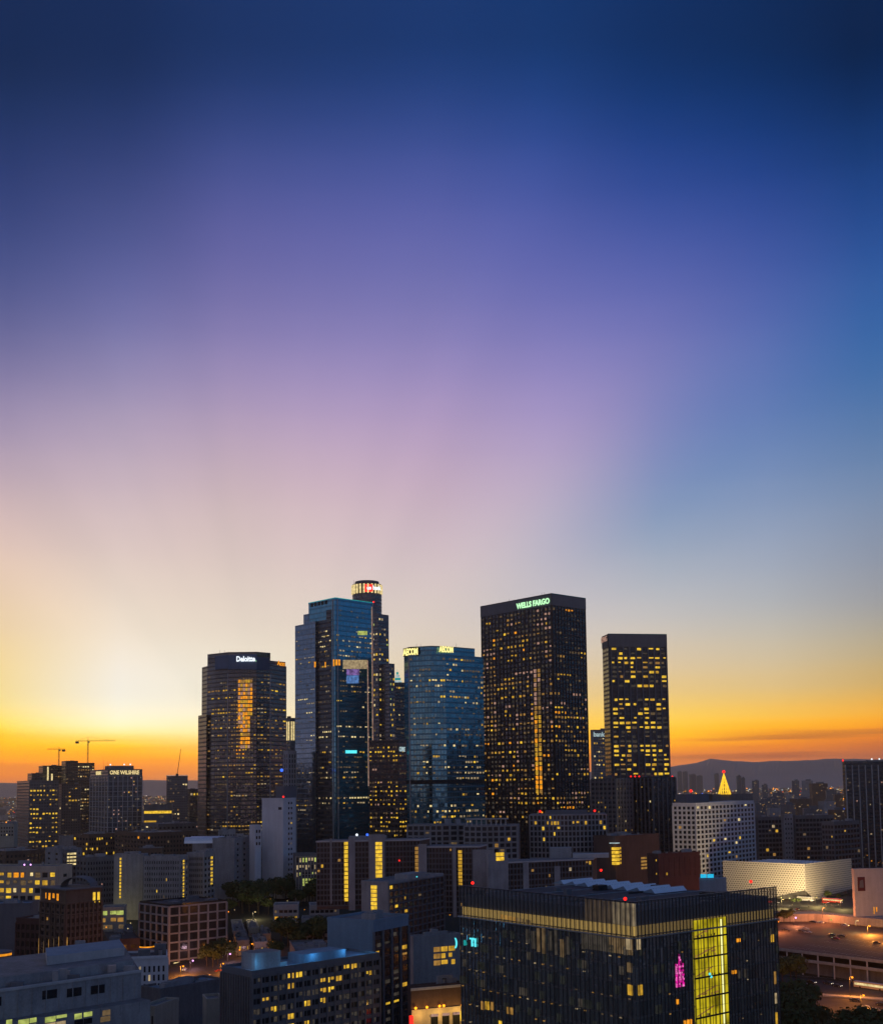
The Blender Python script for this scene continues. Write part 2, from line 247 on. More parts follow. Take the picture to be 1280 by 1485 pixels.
# ------------------------------------------------------------------ mesh builder
class MB:
    def __init__(s): s.v = []; s.f = []; s.uv = []; s.m = []; s.ms = []
    def mi(s, m):
        if m not in s.ms: s.ms.append(m)
        return s.ms.index(m)
    def poly(s, pts, m, uv=None):
        i = len(s.v); s.v += [tuple(p) for p in pts]; s.f.append(tuple(range(i, i+len(pts))))
        s.uv += uv or [(p[0], p[1]) for p in pts]; s.m.append(s.mi(m))
    def prism(s, plan, z0, z1, m, mt=None, cap=True, bottom=False):
        """plan: list of (x, y) counter-clockwise seen from above or either; walls get UV in metres"""
        n = len(plan); u = 0
        ar = sum(plan[i][0]*plan[(i+1) % n][1]-plan[(i+1) % n][0]*plan[i][1] for i in range(n))
        if ar < 0: plan = plan[::-1]
        for i in range(n):
            a, b = plan[i], plan[(i+1) % n]; l = math.hypot(b[0]-a[0], b[1]-a[1])
            s.poly([(a[0], a[1], z0), (b[0], b[1], z0), (b[0], b[1], z1), (a[0], a[1], z1)], m, [(u, z0), (u+l, z0), (u+l, z1), (u, z1)])
            u += l
        if cap: s.poly([(p[0], p[1], z1) for p in plan], mt or m)
        if bottom: s.poly([(p[0], p[1], z0) for p in plan[::-1]], mt or m)
    def box(s, c, sx, sy, z0, z1, m, mt=None, yaw=0):
        ca, sa = math.cos(yaw), math.sin(yaw)
        s.prism([(c[0]+x*ca-y*sa, c[1]+x*sa+y*ca) for x, y in ((-sx/2,-sy/2),(sx/2,-sy/2),(sx/2,sy/2),(-sx/2,sy/2))], z0, z1, m, mt, bottom=True)
    def tube(s, a, b, r0, r1, m, n=8):
        a, b = Vector(a), Vector(b); d = (b-a).normalized(); x = d.orthogonal().normalized(); y = d.cross(x)
        ra = [a+(x*math.cos(t)+y*math.sin(t))*r0 for t in [2*math.pi*i/n for i in range(n)]]
        rb = [b+(x*math.cos(t)+y*math.sin(t))*r1 for t in [2*math.pi*i/n for i in range(n)]]
        for i in range(n):
            j = (i+1) % n; s.poly([ra[i], ra[j], rb[j], rb[i]], m)
        s.poly(rb, m); s.poly(ra[::-1], m)
    def ball(s, c, r, m, n=6):
        c = Vector(c)
        for i in range(n):
            for j in range(n//2):
                q = []
                for (a, b) in ((i, j), (i+1, j), (i+1, j+1), (i, j+1)):
                    t = 2*math.pi*a/n; p = math.pi*b/(n//2)
                    q.append(c+Vector((math.sin(p)*math.cos(t), math.sin(p)*math.sin(t), -math.cos(p)))*r)
                s.poly(q[::1], m)
    def build(s, name, parent=None, loc=None, kind=None):
        me = bpy.data.meshes.new(name)
        o = Vector(loc) if loc is not None else (parent.location.copy() if parent else Vector((0, 0, 0)))
        me.from_pydata([(v[0]-o.x, v[1]-o.y, v[2]-o.z) for v in s.v], [], s.f)
        for m in s.ms: me.materials.append(MATS[m])
        if s.m: me.polygons.foreach_set('material_index', s.m)
        uvl = me.uv_layers.new(name='UVMap'); uvl.data.foreach_set('uv', [c for p in s.uv for c in p])
        me.update()
        ob = bpy.data.objects.new(name, me); sc.collection.objects.link(ob)
        if parent: ob.parent = parent
        else: ob.location = o
        if kind: ob['kind'] = kind
        return ob
def tag(o, label, cat, group=None):
    o['label'] = label; o['category'] = cat
    if group: o['group'] = group
    return o
def thing(name, label, cat, loc, group=None):
    o = bpy.data.objects.new(name, None); sc.collection.objects.link(o); o.location = loc; o.empty_display_size = 2
    return tag(o, label, cat, group)
YAW = 41.0
def corner3(xl, xc, xr, D, yaw=YAW):
    """plan points A (left end), C (near corner), B (right end): left wall recedes yaw degrees to the left of straight ahead"""
    dl = Vector((-math.sin(R(yaw)), math.cos(R(yaw)))); dr = Vector((math.cos(R(yaw)), math.sin(R(yaw))))
    C = pt(xc, D)
    def go(px, d):
        k = ray(px, HOR).x; t = (k*C.y-C.x)/(d.x-k*d.y)
        if not 0 < t < 110: t = 16 if D < 800 else 24
        return C+d*t
    return go(xl, dl), C, go(xr, dr)
class Face:
    """vertical wall from a to b, left to right as seen from the camera"""
    def __init__(s, a, b):
        s.a, s.b = Vector(a), Vector(b); s.d = (s.b-s.a).normalized(); s.w = (s.b-s.a).length; s.n = Vector((s.d.y, -s.d.x))
    def p(s, u, z, off=0): q = s.a+s.d*u+s.n*off; return (q.x, q.y, z)
    def u(s, px):
        k = ray(px, HOR).x; return (k*s.a.y-s.a.x)/(s.d.x-k*s.d.y)
    def z(s, u, py): return zat(s.a+s.d*u, py)
class Bld:
    def __init__(s, name, label, cat, base, group=None):
        s.t = thing(name, label, cat, base, group); s.wins = []; s.rng = random.Random(label)
    def part(s, mb, name='wall', parent=None, kind=None, label=None):
        o = mb.build(name, parent or s.t, loc=s.t.location, kind=kind) if not parent else mb.build(name, parent, loc=s.t.location)
        if label: o['label'] = label
        return o
    def win(s, F_, u0, u1, z1, z0, nu, nz, fu, fv, fn, off=.06, name='window', vary=True):
        """grid of panes; fn(i, j) -> material or None; j counts down from the top"""
        du = (u1-u0)/nu; dz = (z1-z0)/nz
        for j in range(nz):
            for i in range(nu):
                m = fn(i, j)
                if not m: continue
                a = u0+du*(i+.5-fu/2); b = u0+du*(i+.5+fu/2); c = z1-dz*(j+.5+fv/2); d = z1-dz*(j+.5-fv/2)
                if vary and m.startswith('lit'):
                    r_ = s.rng.random(); w_ = b-a
                    if r_ < .25: b -= w_*s.rng.uniform(.1, .5)
                    elif r_ < .5: a += w_*s.rng.uniform(.1, .5)
                    c += (d-c)*s.rng.choice([0, 0, 0, .15, .3, .45])
                s.wins.append(((b-a)*(d-c)*(1 if m.startswith(('lit','atr')) else .3), [F_.p(a, c, off), F_.p(b, c, off), F_.p(b, d, off), F_.p(a, d, off)], m, name))
    def frame(s, F_, u0, u1, z1, z0, nu, nz, pw, sw, dep, m, name='facade_frame', dep2=None, mb=None):
        """real piers and spandrels standing proud of the wall"""
        own = mb is None; mb = mb or MB(); du = (u1-u0)/nu; dz = (z1-z0)/nz; dep2 = dep2 if dep2 is not None else dep-.06
        def slab(ua, ub, za, zb, dd):
            P = F_.p
            mb.poly([P(ua,za,dd),P(ub,za,dd),P(ub,zb,dd),P(ua,zb,dd)], m, [(ua,za),(ub,za),(ub,zb),(ua,zb)])
            mb.poly([P(ua,za,-.05),P(ua,za,dd),P(ua,zb,dd),P(ua,zb,-.05)], m); mb.poly([P(ub,za,dd),P(ub,za,-.05),P(ub,zb,-.05),P(ub,zb,dd)], m)
            mb.poly([P(ua,zb,dd),P(ub,zb,dd),P(ub,zb,-.05),P(ua,zb,-.05)], m); mb.poly([P(ua,za,-.05),P(ub,za,-.05),P(ub,za,dd),P(ua,za,dd)], m)
        if pw:
            for i in range(nu+1): slab(u0+du*i-pw/2, u0+du*i+pw/2, z0, z1, dep)
        if sw:
            for j in range(nz+1): slab(u0, u1, z1-dz*j-sw/2, z1-dz*j+sw/2, dep2)
        if own: return s.part(mb, name)
    def sign(s, F_, u, z, h, text, m, off=.4, name='sign_lettering', ext=.15, bold=.03, xs=1):
        o = s.sign_at(F_.p(u, z, off), math.atan2(F_.d.y, F_.d.x), h, text, m, name, ext, bold, xs); return o
    def sign_at(s, p, ang, h, text, m, name='sign_lettering', ext=.15, bold=.03, xs=1):
        cu = bpy.data.curves.new('txt', 'FONT'); cu.body = text; cu.size = h/.7; cu.extrude = ext; cu.offset = bold*h
        cu.align_x = 'CENTER'; cu.resolution_u = 3
        to = bpy.data.objects.new('txt', cu); sc.collection.objects.link(to)
        dg = bpy.context.evaluated_depsgraph_get(); me = bpy.data.meshes.new_from_object(to.evaluated_get(dg))
        bpy.data.objects.remove(to); bpy.data.curves.remove(cu)
        me.materials.clear(); me.materials.append(MATS[m]); me.name = name
        o = bpy.data.objects.new(name, me); sc.collection.objects.link(o); o.parent = s.t
        o.location = Vector(p)-s.t.location; o.rotation_euler = (math.pi/2, 0, ang); o.scale = (xs, 1, 1); return o
    def beacon(s, p, r=.75, m='glow_red', name='beacon_light'):
        mb = MB(); mb.ball(p, r, m); mb.tube((p[0], p[1], p[2]-r*2.2), (p[0], p[1], p[2]-r*.8), r*.25, r*.25, 'dark_metal', 5); return s.part(mb, name)
    def done(s, cap=100):
        s.wins.sort(key=lambda q: -q[0])
        for k, (a, q, m, nm) in enumerate(s.wins[:cap]):
            mb = MB(); mb.poly(q, m); mb.build(nm, s.t, loc=s.t.location)
        rest = s.wins[cap:]
        if rest:
            mb = MB()
            for a, q, m, nm in rest: mb.poly(q, m)
            mb.build(rest[0][3], s.t, loc=s.t.location, kind='stuff')
        return s
def wpick(rng, pal):
    t = rng.random()*sum(w for _, w in pal)
    for m, w_ in pal:
        t -= w_
        if t <= 0: return m
    return pal[-1][0]
WARM = [('lit_yellow', 3), ('lit_gold', 4), ('lit_amber', 4), ('lit_pale', 2), ('lit_cream', 2), ('lit_dim', 5)]
def office(rng, nu, nz, dens, pal=WARM, run=3.0, rows=None, rest=None, keep=.35):
    """lit floors: each floor gets its own density, lights come in runs.  dens may be a function of the row share"""
    g = {}
    for j in range(nz):
        d = dens(j/nz) if callable(dens) else dens
        d *= rng.choice([.1, .4, .8, 1.1, 1.6, 2.0]) if rows is None else rows(j)
        on = False; cur_ = None
        for i in range(nu):
            if on: on = rng.random() < 1-1/run
            else:
                on = rng.random() < min(.95, d/max(.3, run*(1-d)+.01))
                cur_ = wpick(rng, pal)
            if on: g[i, j] = cur_ if rng.random() > keep else wpick(rng, pal)
            elif rest: g[i, j] = rest
            elif rng.random() < .14: g[i, j] = rng.choice(['lit_faint', 'lit_faint', 'lit_dim'])
    return lambda i, j: g.get((i, j))
def scat(rng, p, pal=WARM, rest=None):
    return lambda i, j: wpick(rng, pal) if rng.random() < p else rest
def antenna(b, p, h, n=1):
    mb = MB(); mb.tube((p[0], p[1], p[2]), (p[0], p[1], p[2]+h), .18, .08, 'dark_metal', 5); b.part(mb, 'antenna')
def simple(name, label, cat, xl, xc, xr, yt, D, wall, roof='roof_grey', yaw=YAW, group=None, zt=None, parapet=.8, sink=6, part='wall'):
    """box building with a parapet; returns building, left face, right face, top height, base height"""
    A, C, B = corner3(xl, xc, xr, D, yaw)
    z1 = zt if zt is not None else zat(C, yt)
    E = A+B-C; g = min(gz(p.x, p.y) for p in (A, B, C, E))-sink
    cx = (A+B)/2
    b = Bld(name, label, cat, (cx.x, cx.y, g), group)
    mb = MB(); mb.prism([A, C, B, E], g, z1, wall, roof); b.part(mb, part)
    if parapet:
        mb = MB(); t = .35; pl = [A, C, B, E]
        for i in range(4):
            p, q = pl[i], pl[(i+1) % 4]; d = (q-p).normalized(); n = Vector((d.y, -d.x))
            mb.prism([p+n*.12-d*.1, q+n*.12+d*.1, q-n*t+d*.1, p-n*t-d*.1], z1-.3, z1+parapet+(i % 2)*.01, wall)
        b.part(mb, 'parapet')
    b.A, b.B, b.C, b.E, b.z1, b.z0 = A, B, C, E, z1, g
    return b, Face(A, C), Face(C, B), z1, g
def rooftop(b, n=3, mat_='concrete', rng=None, hmax=4, name='roof_unit'):
    rng = rng or b.rng
    for k in range(n):
        u, v = rng.uniform(.15, .85), rng.uniform(.15, .85)
        c = b.C+(b.A-b.C)*u+(b.B-b.C)*v
        L1, L2 = (b.A-b.C).length, (b.B-b.C).length
        sx, sy = min(L2*.3, rng.uniform(2, 9)), min(L1*.3, rng.uniform(2, 8)); h = rng.uniform(1.2, hmax)
        if k % 3 == 2:
            mb = MB(); mb.tube((*c, b.z1), (*c, b.z1+h*.7), .7, .7, 'steel', 10); mb.tube((*c, b.z1+h*.7), (*c, b.z1+h*.7+.4), .9, .5, 'dark_metal', 10); b.part(mb, 'roof_vent'); continue
        if k % 4 == 3: sx, sy, h = sx*1.6, .8, .7
        d = (b.B-b.C); mb = MB(); mb.box(c, sx, sy, b.z1, b.z1+h, mat_, 'roof_grey', math.atan2(d.y, d.x)+.0001*k)
        b.part(mb, name)
# ------------------------------------------------------------------ curtain wall materials
curtain('glass_wells', (.085,.080,.088), (.022,.02,.022), 3.6, 4.2, .3, .42, .16, .75, .02, .5)
curtain('glass_boa', (.045,.05,.06), (.04,.042,.05), 5.5, 4.1, .22, .45, .2, .6, .02, .6)
curtain('glass_blue', (.13,.32,.40), (.08,.20,.26), 1.6, 4.0, .10, .3, .10, .9, .02, .25, .8, .3)
curtain('glass_slate', (.19,.25,.31), (.13,.175,.22), 1.6, 4.0, .10, .25, .12, .9, .02, .25, .8, .3)
curtain('glass_aecom', (.12,.27,.33), (.07,.16,.21), 2.4, 4.0, .14, .3, .12, .9, .03, .3, .7, .4)
curtain('glass_deloitte', (.13,.125,.13), (.06,.058,.06), 2.4, 3.9, .2, .35, .15, .75, .03, .5)
curtain('glass_usb', (.16,.16,.17), (.10,.10,.11), 2.2, 4.0, .3, .45, .2, .7, .03, .6)
curtain('glass_dark', (.07,.075,.085), (.03,.032,.037), 2.0, 3.8, .2, .4, .18, .7, .03, .5)
curtain('glass_brown', (.06,.05,.05), (.03,.025,.025), 3.0, 3.8, .2, .4, .18, .7, .03, .5)
curtain('glass_grey', (.16,.17,.19), (.10,.105,.115), 3.0, 3.6, .25, .42, .25, .5, .03, .7)
curtain('punched_grey', (.03,.033,.04), (.20,.20,.215), 3.4, 3.4, .5, .5, .3, .3, .03, .85)
curtain('punched_beige', (.03,.03,.035), (.24,.22,.20), 3.4, 3.6, .5, .5, .3, .3, .03, .85)
curtain('punched_brown', (.03,.028,.03), (.11,.085,.08), 3.2, 3.6, .5, .5, .3, .3, .03, .85)

# ------------------------------------------------------------------ ground
mb = MB()
ys = [-1500,-600,-200,0,80,160,220,280,340,400,450,500,550,600,650,700,750,800,850,950,1050,1200,1400,1700,2200,3000,4000,6000,8000,10300]
xs = [-8000,-5500,-3000,-1500,-900,-600,-400,-300,-220,-160,-120,-80,-40,0,40,80,120,160,200,250,300,400,600,900,1500,3000,8000]
for i in range(len(ys)-1):
    for j in range(len(xs)-1):
        mb.poly([(xs[a], ys[b], gz(xs[a], ys[b])) for a, b in ((j, i), (j+1, i), (j+1, i+1), (j, i+1))], 'ground')
m = mat('ground'); bd = N('ShaderNodeBsdfPrincipled'); bd.inputs['Roughness'].default_value = .9; bd.inputs['Specular IOR Level'].default_value = .1
t_ = N('ShaderNodeTexCoord'); vo = N('ShaderNodeTexVoronoi'); vo.inputs['Scale'].default_value = .02; L(t_.outputs['Object'], vo.inputs['Vector'])
f_ = noisefac(.03, 5)
L(mixc(f_, mixc(vo.outputs['Color'], (.03,.032,.034,1), (.09,.085,.08,1)), (.03,.04,.025,1)), bd.inputs['Base Color']); out(bd.outputs[0])
mb.build('ground', loc=(0, 0, 0), kind='structure')

# hills on the horizon
def ridge(name, x0, x1, D, prof, depth, m, seed):
    rng = random.Random(seed); mb = MB(); n = 120; rows = 7; P = []
    for j in range(rows):
        t = j/(rows-1); row = []
        for i in range(n+1):
            px = x0+(x1-x0)*i/n; d = D-depth*(1-t); q = pt(px, d)
            hh = (H+ray(px, interp(px, prof)).z*D)-72
            nn = sum(math.sin(i*.37*k+seed*k+j*1.3)*.035/k for k in (1, 2, 3.7, 6.1))
            row.append((q.x, q.y, 72+hh*(sm(t)**.8)*(1+nn*(1 if j < rows-1 else .35)*1.0)))
        P.append(row)
    for j in range(rows-1):
        for i in range(n): mb.poly([P[j][i], P[j][i+1], P[j+1][i+1], P[j+1][i]], m)
    for i in range(n): mb.poly([P[-1][i], P[-1][i+1], (P[-1][i+1][0], P[-1][i+1][1]+1200, 8), (P[-1][i][0], P[-1][i][1]+1200, 8)], m)
    mb.build(name, loc=(0, 0, 0), kind='structure')
plain('hill', (.5,.38,.33), scale=.001)
ridge('hills', 820, 1420, 9000, [(820,1122),(970,1112),(1010,1106),(1030,1101),(1060,1103),(1100,1105),(1150,1103),(1200,1101),(1240,1100),(1300,1102),(1420,1110)], 1300, 'hill', 3)
ridge('hills', 900, 1420, 8300, [(900,1131),(980,1128),(1040,1124),(1100,1127),(1160,1121),(1230,1124),(1300,1119),(1420,1122)], 900, 'hill', 5)
ridge('hills', -260, 560, 8800, [(-260,1134),(0,1135),(60,1136),(130,1133),(215,1131),(285,1132),(420,1134),(560,1138)], 1100, 'hill', 8)

# ------------------------------------------------------------------ TOWERS
def edge(b, pts, z, m, r=.35, name='edge_line'):
    mb = MB()
    for p, q in zip(pts, pts[1:]): mb.tube((p[0], p[1], z), (q[0], q[1], z), r, r, m, 5)
    b.part(mb, name)

# Wells Fargo tower
b, FL, FR, z1, z0 = simple('office_tower', 'tallest dark brown tower with green WELLS FARGO lettering and a gridded face', 'skyscraper', 700.5, 805, 855, 862, 960, 'glass_wells', 'roof_dark', YAW)
uL, uR = FL.w, FR.w
mb = MB(); zt = z1-9
for (f, w_) in ((FL, uL), (FR, uR)):
    mb.poly([f.p(0, zt, .3), f.p(w_, zt, .3), f.p(w_, z1+.2, .3), f.p(0, z1+.2, .3)], 'slate')
b.part(mb, 'top_band')
b.frame(FL, 1, uL-.5, zt, z0, 19, 1, .9, 0, .5, 'bronze'); b.frame(FR, .5, uR-1, zt, z0, 11, 1, .9, 0, .5, 'bronze')
edge(b, [b.C, b.B], z1+.9, 'edge_teal'); edge(b, [b.A, b.C], z1+.9, 'dark_metal')
b.sign(FL, FL.u(778.5), FL.z(FL.u(778.5), 879), 4.6, 'WELLS FARGO', 'glow_green', 1.0, bold=.05, xs=.92)
zb = FL.z(uL*.5, 1195); nzr = 46; rng = b.rng
pal = [('lit_gold', 4), ('lit_amber', 4), ('lit_yellow', 1.6), ('lit_dim', 4), ('lit_rose', 1.4), ('lit_orange', 1)]
base = office(rng, 19, nzr, lambda t: .30 if t < .35 else (.55 if .42 < t < .55 else .33), pal, 2.0)
def wl(i, j):
    t = j/nzr
    if i in (14, 15) and .27 < t < .9: return rng.choice(['lit_orange', 'lit_gold', 'lit_gold', 'lit_amber']) if t > .45 else rng.choice(['lit_rose', 'lit_cream', 'lit_amber'])  # glowing panes here and below put in for mirrored sunset sky
    if i in (0, 1, 2, 3) and .15 < t < .60 and rng.random() < .75: return rng.choice(['lit_rose', 'lit_dim', 'lit_dim', 'lit_amber'])
    if i >= 14 and t < .25 and rng.random() < .8: return rng.choice(['lit_rose', 'lit_faint', 'lit_dim'])
    if i in (9, 10, 11, 12, 13) and .27 < t < .3: return 'lit_rose'
    if i == 9 and .28 < t < .7: return rng.choice(['lit_dim', 'lit_faint', 'lit_rose'])
    return base(i, j) or (rng.choice(['lit_faint', None, None]))
b.win(FL, 1, uL-.5, zt-1, zb, 19, nzr, .58, .48, wl)
b.win(FL, 1+14*(uL-1.5)/19, 1+16*(uL-1.5)/19, zt-1-(zt-1-zb)*.28, zt-1-(zt-1-zb)*.86, 2, 27, .72, .72, lambda i, j: rng.choice(['lit_orange', 'lit_gold', 'lit_amber']) if j > 9 else rng.choice(['lit_amber', 'lit_rose', 'lit_dim']), .1, vary=False)  # bright column: sky reflection put in as larger glowing panes
base2 = office(rng, 11, nzr, lambda t: .62 if .40 < t < .56 else (.15 if t < .36 else .28), pal, 2.4)
b.win(FR, .5, uR-1, zt-1, zb, 11, nzr, .6, .48, lambda i, j: base2(i, j))
rooftop(b, 3, 'slate', hmax=2)
for px in (738, 786, 790): antenna(b, FL.p(FL.u(px), z1, -4), 4)
b.done()

# diagonal-grid tower (right of Wells Fargo)
b, FL, FR, z1, z0 = simple('office_tower', 'black tower at the right end of the skyline with bright yellow windows in nine columns', 'skyscraper', 878, 886.5, 972.5, 920.5, 1080, 'glass_boa', 'roof_dark', 9)
zt = FR.z(FR.w/2, 938); zb = FR.z(FR.w/2, 1126)
mb = MB(); mb.poly([FR.p(0, zt, .5), FR.p(FR.w, zt, .5), FR.p(FR.w, z1+.3, .5), FR.p(0, z1+.3, .5)], 'slate'); mb.poly([FL.p(0, zt, .5), FL.p(FL.w, zt, .5), FL.p(FL.w, z1+.3, .5), FL.p(0, z1+.3, .5)], 'slate')
b.part(mb, 'top_band')
uw = FR.w; b.frame(FR, .04*uw, uw*.985, zt, z0, 9, 1, 1.3, 0, 1.0, 'slate')
edge(b, [b.C, b.B], z1+.9, 'edge_teal')
rng = b.rng; pal = [('lit_yellow', 8), ('lit_gold', 2), ('lit_amber', 1), ('lit_dim', 1)]
nr = 28
def boa(i, j):
    if j in (9, 10): return None
    d = {0: .6, 1: .35, 2: .85, 3: .8, 4: .25, 5: .85, 6: .8, 7: .5, 8: .6, 14: .3, 18: .35, 19: .3, 20: .25, 27: .35}.get(j, .75)
    if i == 4 and rng.random() < .4: return None
    return wpick(rng, pal) if rng.random() < d*.9 else (rng.choice(['lit_faint', None]))
b.win(FR, .04*uw, uw*.985, zt, zb, 9, nr, .74, .52, boa, .15)
base = scat(rng, .06, [('lit_dim', 1), ('lit_cream', 1)])
b.win(FR, .04*uw, uw*.985, zb, z0+30, 9, 14, .6, .4, base, .15)
b.sign(FL, FL.w*.45, FL.z(FL.w*.4, 931), 5, 'KPMG', 'lit_rose', .8)
for px in (886, 914, 920, 926, 932, 945, 948, 974): 
    b.beacon(FR.p(FR.u(px), FR.z(FR.u(px), 1126), 1.4), .8)
b.done()

# lower dark residential slabs standing in front of its foot
for (nm, xl, xc, xr, yt, D, wm, lab) in (('apartment_tower', 857, 893, 915, 1130, 900, 'glass_grey', 'dark grey apartment tower before the black yellow-windowed tower, left of two'),
                               ('apartment_tower', 912, 946, 979, 1128, 910, 'glass_dark', 'black ribbed apartment tower before the black yellow-windowed tower, right of two')):
    b, FL, FR, z1, z0 = simple(nm, lab, 'tower block', xl, xc, xr, yt, D, wm, 'roof_dark')
    b.frame(FL, 0, FL.w, z1, z0, 6, 1, .9, 0, .8, 'slate'); b.frame(FR, 0, FR.w, z1, z0, 5, 1, .9, 0, .8, 'concrete_dark' if nm else '')
    for f, n in ((FL, 12), (FR, 10)): b.win(f, 0, f.w, z1-2, z0+10, n, 22, .6, .4, scat(b.rng, .05, WARM, 'pane_dark'))
    rooftop(b, 2, 'concrete_dark'); b.done()

# AECOM tower: chamfered blue glass
D = 880
q = [pt(587.5, 876), pt(594.5, 868), pt(627, 862), pt(648, 865), pt(703, 889)]
z1 = zat(q[2], 937); zs = zat(q[4], 953)
b = Bld('office_tower', 'blue glass tower with AECOM written twice in glowing letters under its roof', 'skyscraper', (*((q[0]+q[4])/2), 30))
back = [q[4]*1.045, q[0]*1.045]
mb = MB(); mb.prism(q+back, 30, zs, 'glass_aecom', 'roof_dark')
qi = [pt(588.5, 878), pt(595, 870), pt(627, 864), pt(646, 867), pt(691, 885)]
mb.prism(qi+[qi[4]*1.04, qi[0]*1.04], zs-.5, z1, 'glass_aecom', 'roof_dark'); b.part(mb, 'glass_wall')
fs = [Face(a, c) for a, c in zip(q, q[1:])]
edge(b, qi, z1+.2, 'dark_metal')
def hband(pts, z0_, z1_, m, off, nm):
    mb = MB()
    for p_, q_ in zip(pts, pts[1:]):
        f = Face(p_, q_); mb.poly([f.p(0, z0_, off), f.p(f.w, z0_, off), f.p(f.w, z1_, off), f.p(0, z1_, off)], m)
    b.part(mb, nm)
zl = zat(q[2], 1131); zh = zat(q[2], 1137); hband(q, zh, zl, 'black', .15, 'mechanical_floor')
f1 = Face(qi[0], qi[1]); f2 = Face(qi[1], qi[2]); f3 = Face(qi[3], qi[4])
b.sign(Face(pt(587, 872), pt(612, 864)), 6.6, zat(pt(600, 870), 950), 4.9, 'AECOM', 'glow_yellow', .5, bold=.07, xs=.55)
b.sign(Face(pt(636, 862), pt(664, 872)), 8, zat(pt(650, 868), 946), 4.2, 'AECOM', 'glow_yellow', .8, bold=.07, xs=.62)
for cx_, f_ in ((600, Face(pt(587, 872), pt(612, 864))),):
    mb = MB(); mb.poly([f_.p(-.2, zat(pt(600, 870), 952), .2), f_.p(13.4, zat(pt(600, 870), 952), .2), f_.p(13.4, zat(pt(600, 870), 939.6), .2), f_.p(-.2, zat(pt(600, 870), 939.6), .2)], 'black'); b.part(mb, 'sign_board')
rng = b.rng; nr = 32; ztw = zat(q[2], 951); zbw = zat(q[2], 1205)
pal = [('lit_pale', 3), ('lit_cream', 4), ('lit_gold', 2.2), ('lit_dim', 5), ('lit_yellow', .6)]
def rowd(j): return [1, .8, 1.2, 1.1, 1.5, 1, .7, 1, 1, .15, .02, .1, .6, 1.2, .7, .2, 1, .5, 1.1, 1, 1.3, 1.4, .1, 0, .1, .3, .6, .9, 1.6, 1.5, .8, .3, .2, .1][j]
for f, n, dd in ((fs[1], 7, .34), (fs[2], 5, .38), (fs[3], 13, .42)):
    o_ = office(rng, n, nr, dd, pal, 2.4, rows=rowd)
    b.win(f, .4, f.w-.3, ztw, zbw, n, nr, .72, .36, o_)
mb = MB(); mb.tube((*q[1], 30), (*q[1], zs), .5, .5, 'steel', 6); b.part(mb, 'corner_trim')
for px in (606, 612, 664): antenna(b, (pt(px, 885).x, 885, z1), 5)
b.done()

# tower with the stepped blue crown (left of centre)
b, FL, FR, z1, z0 = simple('office_tower', 'tallest blue mirror-glass tower, stepped down on its left side, with a teal-lit roof edge', 'skyscraper', 448, 487, 542.5, 868.5, 890, 'glass_blue', 'roof_blue', 44)
A, C, B, E = b.A, b.C, b.B, b.E
FLs = [(440.5, 891, 3.0), (431.5, 907, 6.0)]
mb = MB(); bk = (E-A)*.8
dl = (A-C).normalized(); dr_ = (B-C).normalized()
pA0 = A+dl*(FL.w*0)
# stepped wings continue the left face outwards: each steps forward a little
prev = A; wings = []
for px, yt, off in ((440.5, 891.5, 2), (431.3, 907, 4)):
    k = ray(px, HOR).x; st = C+dl*0
    P = A-dr_*off*0
    t = (k*P.y-P.x)/(dl.x-k*dl.y); Q = P+dl*t
    z = zat(Q, yt); wings.append((prev, Q, z)); mb.prism([Q, prev-dl*1, prev-dl*1+dr_*FR.w*.85, Q+dr_*FR.w*.85], z0, z, 'glass_slate', 'roof_blue'); prev = Q
b.part(mb, 'side_wing')
# slate skin on the left part, dark recess near the corner
fl_all = Face(prev, C)
mb = MB()
u_a = FL.u(461.0); f = FL
zt2 = zat(FL.a+FL.d*u_a, 901)
mb.prism([f.a+f.n*2.2, f.a+f.d*u_a+f.n*2.2, f.a+f.d*u_a+f.n*.02, f.a+f.n*.02], z0, zt2, 'glass_slate', 'roof_blue'); 
ww = Face(wings[0][1], wings[0][0])
mb.prism([prev+f.n*2.2, f.a+f.n*2.2, f.a+f.n*.02, prev+f.n*.02], z0, zat(prev, 908), 'glass_slate', 'roof_blue')
b.part(mb, 'light_glass_bay')
mb = MB(); ud = FL.u(474)
zt3 = zat(FL.a+FL.d*ud, 885)
mb.poly([FL.p(u_a, z0, .1), FL.p(FL.w-4.5, z0, .1), FL.p(FL.w-4.5, zt3, .1), FL.p(ud, zt3, .1), FL.p(ud, zt2, .1), FL.p(u_a, zt2, .1)], 'glass_dark', [(0, z0), (20, z0), (20, zt3), (9, zt3), (9, zt2), (0, zt2)]); b.part(mb, 'dark_glass_bay')
mb = MB(); zz = FL.z(5, 880)
for k in range(5): mb.poly([FL.p(3+k*4.6, zz, .15), FL.p(6.2+k*4.6, zz, .15), FL.p(6.2+k*4.6, zz+3, .15), FL.p(3+k*4.6, zz+3, .15)], 'black')
b.part(mb, 'louvre')
edge(b, [A, C, B], z1+1.0, 'glow_teal', .3)
for px in (485, 493, 543): 
    p = C-FL.d*0+(FL.d*-3 if px == 485 else (FR.d*2.5 if px == 493 else FR.d*FR.w)); mb = MB(); mb.tube((p.x, p.y-.3, z0), (p.x, p.y-.3, z1), .35, .35, 'steel', 6); b.part(mb, 'corner_trim')
for px, ya, yb in ((534, 958, 1140), (540.5, 880, 1170)):
    u_ = FR.u(px); mb = MB(); mb.tube(FR.p(u_, FR.z(u_, yb), .4), FR.p(u_, FR.z(u_, ya), .4), .3, .3, 'lit_rose', 5); b.part(mb, 'edge_line')  # sunset glints on the mullions, put in as glowing tubes
rng = b.rng; nr = 44; ztw = FR.z(FR.w/2, 884); zbw = FR.z(FR.w/2, 1205)
